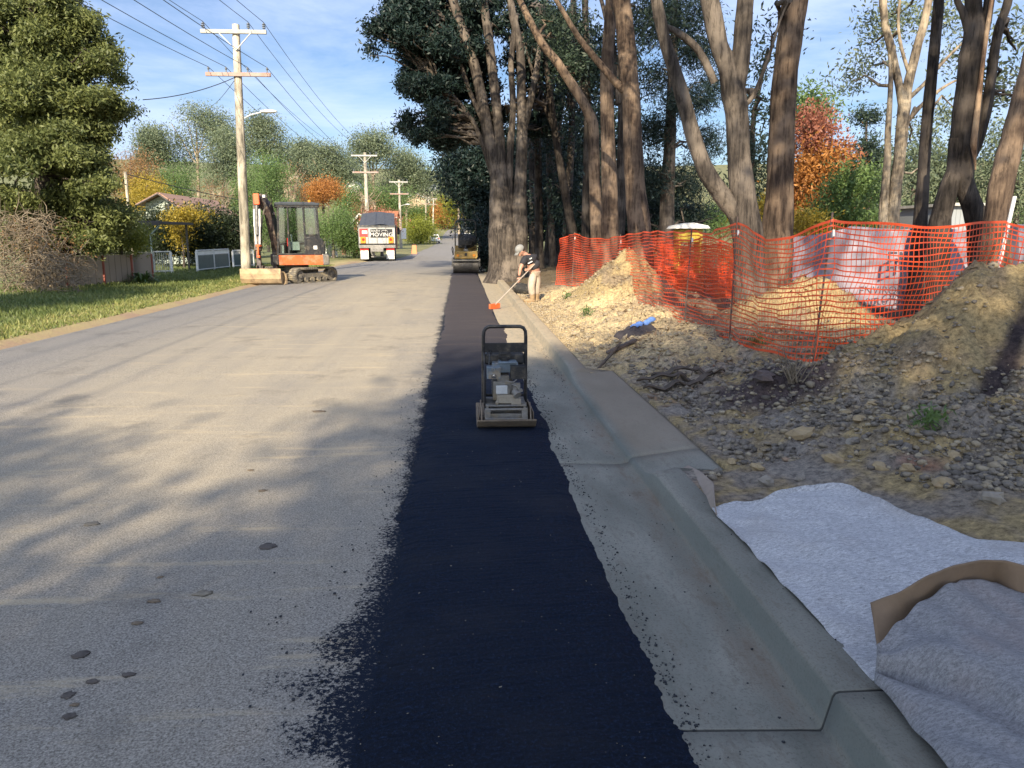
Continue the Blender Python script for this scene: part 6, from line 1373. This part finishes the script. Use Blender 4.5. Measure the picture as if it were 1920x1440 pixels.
P3, h3 = power_pole('third timber power pole with a street lamp, just right of the dump truck', 753, 748, 337, 99, .38, 0, lamp=True)
P4, h4 = power_pole('thin far pole rising behind the clipped round bush', 799, 799, 368, 180, .42, 1.0)
P5, h5 = power_pole('far pole between the clipped bush and the white car', 812.5, 813, 371, 210, .42, 2.4)
P6, h6 = power_pole('farthest pole, small against the white hillside house', 827, 827, 345, 295, .42, 11)
k = MB(); q = AT(757, 438, 98.5); k.box(tuple(q), (.6, .3, 1.3)); k.build('meter_box', MT['white'], P3)
# the pole behind the photographer is out of sight; its wires are built up to it
h0 = [(x + .1, -14.0, z) for x, y, z in h1]
n_w = 0
def wire(a, b_, sag, r_=.008, label=None, n=22):
    a = Vector(a); b_ = Vector(b_); pts = [a.lerp(b_, i / n) - Vector((0, 0, sag * 4 * (i / n) * (1 - i / n))) for i in range(n + 1)]
    k = MB(); k.tube(pts, r_, 5, False); o = k.build('power_line', MT['wire']); tag(o, label, 'wire', 'overhead wires'); return o
which = ['top left', 'top middle', 'top right', 'lower outer left', 'lower inner left', 'lower inner right', 'lower outer right']
for i in range(7):
    wire(h0[i], h1[i], .75, .010, f'{which[i]} wire running overhead from the camera side to the nearest pole')
    wire(h1[i], h2[i], .8, .010, f'{which[i]} wire from the nearest pole to the second pole')
    wire(h2[i], h3[i], .6, .012, f'{which[i]} wire from the second pole to the third pole')
    if i in (0, 2, 3, 6): wire(h3[i], h4[i], 1.2, .016, f'{which[i]} wire from the third pole to the far poles')
pj = Vector((AT(445, 143, 30).x, 30, AT(445, 143, 30).z))
wire(pj, AT(268, 187, 26), .15, .014, 'thick service cable from the nearest pole into the big green tree')
wire(pj, AT(392, 200, 70), .2, .012, 'service cable from the nearest pole down behind the skyline trees')
wire(AT(236, 326, 40), AT(470, 378, 52), .1, .022, 'pale sagging cable above the tin roof')
# the short pole at the house end of that cable
k = MB(); a = AT(235, 326, 40); k.tube([(a.x, 40, -.1), (a.x, 40, a.z + .1)], .07, 8); tag(k.build('service_pole', MT['pole']), 'short grey pole beside the tin-roofed house holding a service cable', 'pole')

# ------------------------------------------------------------------ houses
def wallmat(n, c, c2, s_=3): return mat(n, c, c2, s_, .85)
def ribbed(name, c, c2, per=.2, ax='Z', rough=.7):
    m, nt, b = new_mat(name); sx = N(nt, 'ShaderNodeSeparateXYZ'); nt.links.new(objco(nt), sx.inputs[0])
    fr_ = mth(nt, 'FRACT', mth(nt, 'DIVIDE', sx.outputs[ax], per)); g = maprange(nt, fr_, 0, .18)
    cc = mixc(nt, mth(nt, 'MULTIPLY', noise_n(nt, objco(nt), 1.2, 5), .9), c, c2); nt.links.new(mixc(nt, g, tuple(k * .55 for k in c2), cc), b.inputs['Base Color'])
    b.inputs['Roughness'].default_value = rough; bump(nt, b, g, .6, .02); return m
def gable_house(name, label, x0, x1, y0, y1, z0, ze, zr, wallm, roofm, ridge='x', trim=None, over=.4, wins=(), cat='house'):
    r_ = thing(name, label, cat, ((x0 + x1) / 2, y0, z0)); trim = trim or MT['white']
    k = MB()
    if ridge == 'x': ym = (y0 + y1) / 2; k.prism([(y0, z0 - 1), (y1, z0 - 1), (y1, ze), (ym, zr - .08), (y0, ze)], 'x', x0, x1)
    else: xm = (x0 + x1) / 2; k.prism([(x0, z0 - 1), (x1, z0 - 1), (x1, ze), (xm, zr - .08), (x0, ze)], 'y', y0, y1)
    k.build('wall', wallm, r_)
    k = MB(); t_ = .1
    if ridge == 'x':
        s_ = (zr - ze) / (ym - y0); a = y0 - over; k.prism([(a, ze - over * s_), (ym, zr), (y1 + over, ze - over * s_), (y1 + over, ze - over * s_ + t_), (ym, zr + t_), (a, ze - over * s_ + t_)], 'x', x0 - over, x1 + over)
    else:
        s_ = (zr - ze) / (xm - x0); a = x0 - over; k.prism([(a, ze - over * s_), (xm, zr), (x1 + over, ze - over * s_), (x1 + over, ze - over * s_ + t_), (xm, zr + t_), (a, ze - over * s_ + t_)], 'y', y0 - over, y1 + over)
    rf = k.build('roof', roofm, r_)
    k = MB()
    if ridge == 'x': k.beam((x0 - over, y0 - over, ze - over * s_), (x1 + over, y0 - over, ze - over * s_), .1, .12)
    else: k.beam((x0 - over - .01, y0 - over - .01, ze - over * s_ + .04), (xm, y0 - over - .01, zr + .04), .04, .16); k.beam((x1 + over + .01, y0 - over - .01, ze - over * s_ + .04), (xm, y0 - over - .01, zr + .04), .04, .16)
    k.build('fascia', trim, rf)
    for (wx, wz, ww, wh) in wins:
        k = MB(); k.box((wx, y0 - .03, wz), (ww + .16, .05, wh + .16)); f_ = k.build('window', MT['white'], r_); k = MB(); k.box((wx, y0 - .06, wz), (ww, .03, wh)); k.build('pane', MT['dark_glass'], f_)
    return r_
# tin-roofed weatherboard house: gable toward the camera, ridge running away to the right
wb_ = ribbed('weatherboard', (.42, .47, .41), (.34, .40, .35), .16); tin = ribbed('tin_roof', (.40, .235, .155), (.30, .18, .12), .35, 'X')
A = AT(303, 364, 44); hl = thing('house', 'low weatherboard house with a rusty pink tin roof, gable facing the lawn', 'house', (A.x, 44, 0))
L_ = AT(272, 379, 44); R_ = AT(346, 394, 44); FA = AT(405, 379, 54); FR = AT(437, 399, 52)
k = MB(); zt = A.z; zb_ = -.1
lx, rx, xm = L_.x, R_.x, A.x
k.add([(lx, 44, zb_), (rx, 44, zb_), (rx, 44, R_.z), (xm, 44, zt - .05), (lx, 44, L_.z - .1), (lx, 54, zb_), (rx, 52, zb_), (rx, 52, R_.z), (xm, 54, zt - .05), (lx, 54, L_.z - .1)],
      [(0, 1, 2, 3, 4), (9, 8, 7, 6, 5), (0, 5, 6, 1), (1, 6, 7, 2), (0, 4, 9, 5), (2, 7, 8, 3), (3, 8, 9, 4)]); k.build('wall', wb_, hl)
k = MB()
def slab(a, b_, c, d, t=.08):
    n_ = (Vector(b_) - Vector(a)).cross(Vector(d) - Vector(a)).normalized() * t; vs = [Vector(q) for q in (a, b_, c, d)]; vs += [q + n_ for q in vs]
    k.add(vs, [(3,2,1,0), (4,5,6,7), (0,1,5,4), (1,2,6,5), (2,3,7,6), (3,0,4,7)])
f0 = Vector((xm, 43.5, zt)); fe = Vector((rx + .25, 43.5, R_.z - .12)); b0 = Vector((FA.x, 54, zt + .02)); be = Vector((FR.x, 53, R_.z - .12))
slab(f0, fe, be, b0); le = Vector((lx - .3, 43.5, L_.z - .2)); lb = Vector((lx - .3, 54, L_.z - .2)); slab(le, f0, b0, lb)
rf = k.build('roof', tin, hl)
k = MB(); k.beam(f0 + Vector((0, -.04, 0)), fe + Vector((0, -.04, 0)), .05, .16, up=(0, 1, 0)); k.beam(f0 + Vector((0, -.04, 0)), le + Vector((0, -.04, 0)), .05, .16, up=(0, 1, 0)); k.build('barge_board', mat('barge', (.10, .08, .08), None, 4, .6), rf)
k = MB(); q = AT(314, 388, 43.9); k.box(tuple(q), (.25, .06, .3)); k.build('vent', MT['black'], hl)
cpA, cpB = AT(250, 417, 33), AT(300, 420, 33); cpt = thing('carport', 'dark low carport roof with a curved downpipe beside the driveway', 'carport', (cpB.x, 33, 0))
k = MB(); k.box(((cpA.x + cpB.x) / 2, 35, cpA.z), (cpB.x - cpA.x, 4, .10)); k.beam((cpA.x, 32.95, cpA.z - .02), (cpB.x, 32.95, cpA.z - .02), .06, .18); k.build('roof', mat('carport_roof', (.05, .045, .05), None, 3, .6), cpt)
k = MB(); k.tube([(cpB.x - .05, 33, cpA.z - .1), (cpB.x - .1, 33, cpA.z - .2), (cpB.x - .45, 33.1, cpA.z - .5), (cpB.x - .45, 33.1, 0)], .04, 8); k.build('downpipe', mat('downpipe', (.25, .32, .30), None, 3, .5), cpt)
k = MB(); k.box((cpB.x - .3, 36.9, cpA.z / 2), (.08, .08, cpA.z)); k.build('post', MT['black'], cpt)
# distant houses
a = AT(690, 425, 76); gable_house('brick_house', 'orange brick house with white gable trim half hidden behind the dump truck', AT(648, 0, 76).x, AT(672, 0, 76).x, 76, 84, 0, AT(660, 415, 76).z, AT(660, 402, 76).z, mat('brick_orange', (.42, .17, .09), (.30, .11, .06), 9, .9), mat('tiles_red', (.35, .14, .09), None, 4, .8), 'y', wins=((AT(664, 0, 76).x, AT(664, 424, 76).z, .8, .9),))
gable_house('brick_house', 'second brick house with tiled roof showing above the truck and left of the third pole', AT(700, 0, 92).x, AT(727, 0, 92).x, 92, 96, 0, AT(700, 406, 92).z, AT(700, 396, 92).z, mat('brick_orange2', (.42, .20, .11), None, 9, .9), mat('tiles_orange', (.48, .18, .08), None, 4, .8), 'x')
gable_house('hill_house', 'white house in the trees above the orange autumn tree', AT(634, 0, 150).x, AT(660, 0, 150).x, 150, 160, AT(0, 372, 150).z, AT(650, 350, 150).z, AT(650, 336, 150).z, MT['white'], mat('roof_pale', (.55, .55, .56), None, 3, .5), 'y')
gable_house('hill_house', 'long white house on the hill behind the far poles', AT(786, 0, 300).x, AT(846, 0, 300).x, 300, 312, 6, AT(800, 358, 300).z, AT(800, 345, 300).z, mat('cream', (.66, .62, .55), None, 3, .8), mat('roof_grey', (.42, .43, .46), None, 3, .5), 'x', wins=[(AT(u, 0, 300).x, AT(0, 366, 300).z, 2.0, 1.6) for u in (795, 812, 832)])
gable_house('hill_house', 'tan house with a pale roof just left of the farthest pole', AT(752, 0, 240).x, AT(790, 0, 240).x, 240, 250, 4, AT(800, 372, 240).z, AT(800, 362, 240).z, mat('tan_wall', (.52, .38, .25), None, 3, .8), MT['white'], 'y')
gable_house('far_house', 'house with a dark blue-grey roof and white porch posts at the top of the road', AT(858, 0, 285).x, AT(890, 0, 285).x, 285, 296, 6, AT(0, 400, 285).z, AT(0, 387, 285).z, mat('far_wall', (.20, .20, .22), None, 3, .8), mat('roof_blue', (.16, .18, .24), None, 3, .5), 'x', over=1.2)
k = MB()
fh = [o for o in col.objects if o.name.startswith('far_house')][0]
for u in (868, 873, 878): q = AT(u, 405, 283); k.box((q.x, 283, q.z), (.3, .3, 2.8))
k.beam(AT(865, 400, 283), AT(882, 400, 283), .3, .4); k.build('porch', MT['white'], fh)
sA, sB = AT(1790, 385, 26), AT(1800, 385, 26); sh_ = thing('shed', 'pale ribbed metal shed seen between the trunk with spread legs and the leaning trunk', 'shed', (sA.x, 26, 0))
k = MB(); k.box(((sA.x + sB.x) / 2 + .3, 28, 1.25), (sB.x - sA.x + .9, 4, 2.7)); k.build('wall', ribbed('shed_wall', (.30, .32, .33), (.25, .27, .28), .16, 'X'), sh_)
k = MB(); k.box(((sA.x + sB.x) / 2 + .3, 28, 2.65), (sB.x - sA.x + 1.1, 4.4, .10)); k.build('roof', MT['arm_grey'], sh_)

# ------------------------------------------------------------------ fences on the left
def pt(u, v): return G(u, v, .03)
pf_ = thing('panel_fence', 'low brown panel fence with red posts and a cream top rail behind the strappy plants', 'fence', tuple(pt(197, 534)))
pan = ribbed('brown_panel', (.40, .33, .26), (.32, .26, .20), .09, 'X'); fp = [pt(60, 545), pt(128, 540), pt(197, 534), pt(250, 530), pt(287, 525)]; hf = .98
for a, b_ in zip(fp, fp[1:]):
    k = MB(); k.beam(a + Vector((0, 0, hf / 2)), b_ + Vector((0, 0, hf / 2)), .03, hf - .06); k.build('panel', pan, pf_)
k = MB(); k.beam(fp[0] + Vector((0, -.01, hf)), fp[-1] + Vector((0, -.01, hf)), .06, .05); k.build('top_rail', mat('rail_cream', (.55, .50, .36), None, 4, .6), pf_)
for p in fp[1:]: k = MB(); k.box((p.x, p.y - .03, hf / 2 - .02), (.09, .07, hf + .02)); k.build('post', mat('post_red', (.42, .12, .08), None, 5, .6), pf_)
def picket(label, a, b_, h, solid, mids=(.5,)):
    r_ = thing('picket_gate', label, 'gate', tuple(a), 'white gates along the left verge'); k = MB(); up = Vector((0, 0, 1))
    for t in (0, 1, *mids): p = a.lerp(b_, t); k.box((p.x, p.y, h / 2), (.09, .07, h))
    k.beam(a + up * h, b_ + up * h, .06, .05); k.beam(a + up * .12, b_ + up * .12, .04, .04); k.build('frame', MT['white'], r_, bevel=.004)
    if solid: k = MB(); k.beam(a + up * (h * .43), b_ + up * (h * .43), .02, h * .72); k.build('infill_panel', mat('gate_green', (.11, .15, .14), None, 4, .5), r_)
    L = (b_ - a).length; n = int(L / (.085 if not solid else .07))
    for i in range(1, n):
        p = a.lerp(b_, i / n); k = MB(); k.box((p.x, p.y - .01, h * (.52 if not solid else .89)), (.022, .02, h * .9 if not solid else h * .2)); k.build('picket', MT['arm_grey'] if not solid else MT['white'], r_)
    return r_
picket('grey-white picket gate at the end of the brown panel fence', pt(289, 514), pt(323, 513), .92, False, ())
picket('white framed gate with a dark green infill, left of the near power pole', pt(371, 511), pt(430, 504), .94, True)
picket('second white framed gate with green infill, directly behind the near power pole', pt(438, 503), pt(476, 501), .86, True, ())
picket('tall white framed gate seen right behind the excavator cab', pt(612, 483), pt(632, 481), 1.45, False)

# ------------------------------------------------------------------ the worker
WY = 18.0
def W(u, v, d=0): return AT(u, v, WY + d)
g0 = gz(W(1000, 560).x, WY)
wk = thing('person', 'worker in grey cap, black logo T-shirt and cream trousers bending to rake the gutter', 'person', (W(1001, 560).x, WY, g0))
def skin(name, nodes, edges, mat_, parent, sub=2, root=0):
    me = bpy.data.meshes.new(name); me.from_pydata([tuple(n[0]) for n in nodes], edges, []); me.materials.append(mat_)
    o = link(name, me, parent); md = o.modifiers.new('skin', 'SKIN'); me.skin_vertices.data if False else None
    if not me.skin_vertices: 
        pass
    bm = __import__('bmesh').new(); bm.from_mesh(me); lay = bm.verts.layers.skin.verify()
    for i, v in enumerate(bm.verts): r_ = nodes[i][1]; v[lay].radius = r_ if hasattr(r_, '__len__') else (r_, r_); v[lay].use_root = (i == root)
    bm.to_mesh(me); bm.free(); md.use_smooth_shade = True; md.branch_smoothing = .4
    s_ = o.modifiers.new('sub', 'SUBSURF'); s_.levels = sub; s_.render_levels = sub; return o
MT['skin'] = mat('skin', (.50, .27, .19), (.42, .22, .15), 6, .55); MT['shirt'] = mat('shirt_black', (.028, .028, .034), (.018, .018, .022), 9, .85, .4)
MT['trousers'] = mat('trousers', (.50, .42, .34), (.36, .30, .24), 7, .9, .5); MT['boot'] = mat('boots', (.36, .25, .14), (.2, .14, .08), 9, .8); MT['cap'] = mat('cap_grey', (.27, .27, .26), (.2, .2, .19), 9, .9)
pel = W(1004, 511); ftz = g0
hipL, hipR = W(999, 514, -.05), W(1009, 514, .10); kneeL, kneeR = W(996, 537, -.09), W(1006, 538, .12); ankL, ankR = W(998, 557, -.05), W(1006, 557, .16)
ankL.z = g0 + .10; ankR.z = g0 + .10
chest = W(993, 487, -.02); neck = W(983, 478, -.06); head = W(976.5, 470, -.10); shL = W(984.5, 484, -.20); shR = W(1002, 480, .16)
elL = W(976, 502, -.30); haL = W(973, 519, -.34); elR = W(999, 500, .02); haR = W(991, 505, -.22)
body = skin('body', [(pel, .13), (W(999, 499), .135), (chest, .15), (neck, .058), (W(979, 473.5, -.08), .06),
      (shL, .06), (elL, .046), (haL + (elL - haL) * .08, .03), (shR, .06), (elR, .046), (haR + (elR - haR) * .08, .03),
      (hipL, .09), (kneeL, .062), (ankL, .045), (hipR, .09), (kneeR, .062), (ankR, .045)],
     [(0,1),(1,2),(2,3),(3,4),(2,5),(5,6),(6,7),(2,8),(8,9),(9,10),(0,11),(11,12),(12,13),(0,14),(14,15),(15,16)], MT['skin'], wk)
# head: turned down and left
M = Matrix.Translation(head) @ Euler((R(8), R(-38), R(14))).to_matrix().to_4x4()     # local -x = face direction, z = crown
b = MB(M); b.ell((0, 0, 0), (.098, .076, .118), 18, 14)
b.ell((-.075, 0, -.062), (.036, .042, .04), 10, 8); b.prism([(-.092, .022), (-.125, -.022), (-.09, -.03)], 'y', -.012, .012); b.box((-.096, 0, -.055), (.012, .045, .008))
for s in (-1, 1): b.ell((-.005, s * .076, -.01), (.02, .01, .032), 8, 6); b.ell((-.086, s * .03, .012), (.014, .014, .009), 8, 6)
b.tube([(0, 0, -.08), (.05, 0, -.17)], [.06, .062], 10); hd = b.build('head', MT['skin'], wk)
b = MB(M); b.ell((.018, 0, .02), (.098, .082, .10), 14, 10); b.build('hair', mat('hair', (.05, .035, .025), None, 20, .8), wk)
b = MB(M); b.ell((-.002, 0, .052), (.112, .090, .095), 18, 12); b.v = [v for v in b.v]; 
P = []
for i in range(7):
    t = -1 + 2 * i / 6; P.append([(-.075 - (.115 * (1 - t * t * .55)) * q, t * .078, .042 - .03 * q - .016 * t * t) for q in (0, .5, 1)])
b.grid(P); b.build('cap', MT['cap'], wk, solid=.006)
for s in (-1, 1): k = MB(M); k.ell((-.094, s * .03, .012), (.007, .009, .006), 8, 6); k.build('eye', MT['black'], hd)
def hand(wr, dirv, side):
    k = MB(); d = dirv.normalized(); s_ = side.normalized(); pc_ = wr + d * .045
    P = [(wr, .028)]; nodes = [(wr, (.030, .022)), (wr + d * .045, (.040, .024)), (wr + d * .085, (.036, .02))]; ed = [(0, 1), (1, 2)]
    nrm = d.cross(s_).normalized()
    for f, (off, L) in enumerate(((-.030, .068), (-.010, .078), (.010, .074), (.029, .058))):
        b0 = wr + d * .08 + s_ * off; a = b0 + d * L * .45 - nrm * .006; c_ = a + d * L * .2 - nrm * L * .38; e = c_ - d * L * .25 - nrm * L * .22
        k.tube([b0, a, c_, e], [.0105, .010, .009, .007], 7)
    b0 = wr + d * .03 - s_ * .03; k.tube([b0, b0 - s_ * .022 + d * .02 - nrm * .012, b0 - s_ * .018 + d * .045 - nrm * .03], [.013, .011, .008], 7)
    k.ell(pc_, (.042, .042, .03), 10, 8); k.build('hand', MT['skin'], wk)
rk0, rk1 = W(997, 501, -.20), Vector((AT(928, 556, 17.0).x, 17.0, .10))
hdir = (rk1 - rk0).normalized()
hand(haL, (haL - elL), hdir); hand(haR, (haR - elR), hdir)
# clothes
skin('shirt', [(W(1003, 509), (.165, .15)), (W(999, 499), .165), (chest, .178), (W(986, 480.5, -.05), .085), (shL, .088), (shL.lerp(elL, .75), .072), (shR, .088), (shR.lerp(elR, .7), .075), (W(1006, 487, .05), .12)],
     [(0,1),(1,2),(2,3),(2,4),(4,5),(2,6),(6,7),(1,8)], MT['shirt'], wk)
skin('trousers', [(W(1003.5, 509), .15), (W(1004, 514), .15), (hipL, .105), (kneeL, .088), (ankL + Vector((0, 0, .06)), .078), (hipR, .105), (kneeR, .088), (ankR + Vector((0, 0, .06)), .078)],
     [(0,1),(1,2),(2,3),(3,4),(1,5),(5,6),(6,7)], MT['trousers'], wk)
for a in (ankL, ankR):
    k = MB(); k.ell((a.x - .07, a.y - .02, g0 + .05), (.15, .062, .055), 14, 8); k.tube([(a.x, a.y, g0 + .04), (a.x, a.y, g0 + .2)], [.062, .068], 12); k.box((a.x - .065, a.y - .02, g0 + .012), (.28, .11, .024)); k.build('boot', MT['boot'], wk, bevel=.008)
pb_ = W(994, 489, -.22)
sdir = (W(1000, 505, -.2) - W(986, 484, -.2)).normalized()
for (du, dv, w_) in ((0, 0, .15), (3, 5.5, .10)):
    k = MB(); c_ = W(991 + du, 486 + dv, -.205); k.beam(c_ - Vector((w_ * .5, 0, w_ * -.28)) + Vector((0, 0, -w_ * .62)), c_ + Vector((w_ * .5, 0, w_ * .2)), .02, .028, up=(0, 1, 0)); k.build('shirt_logo', MT['white'], wk)
rk = thing('rake', 'long-handled rake with an orange head held by the bending worker, its head on the gutter', 'rake', tuple(rk1))
k = MB(); k.tube([rk0 - hdir * .12, rk1], .014, 8); k.build('handle', mat('rake_handle', (.42, .36, .30), None, 6, .5), rk)
k = MB(); k.beam((rk1.x - .12, rk1.y - .10, .07), (rk1.x + .10, rk1.y + .12, .07), .05, .11)
for i in range(9): t = i / 8; k.beam((rk1.x - .12 + .22 * t, rk1.y - .10 + .22 * t, .05), (rk1.x - .14 + .22 * t, rk1.y - .10 + .22 * t, .005), .01)
k.build('rake_head', MT['orange'], rk)
bg = thing('dark_bag', 'crumpled black bag on the ground just left of the worker\'s boots', 'bag', tuple(GG(984, 552, .2)))  # crumpled dark heap with a thin tube, left of the boots
p = Vector(bg.location); k = MB(); k.ell((p.x - .05, p.y + .1, p.z + .12), (.30, .22, .17), 16, 10, .10, 4, rot=(0, .3, .2)); k.build('sack', MT['rubber'], bg, sub=1)
k = MB(); k.tube([(p.x - .15, p.y, p.z + .24), (p.x - .3, p.y - .05, p.z + .3), (p.x - .4, p.y, p.z + .16)], .015, 6); k.build('strap', MT['black'], bg)
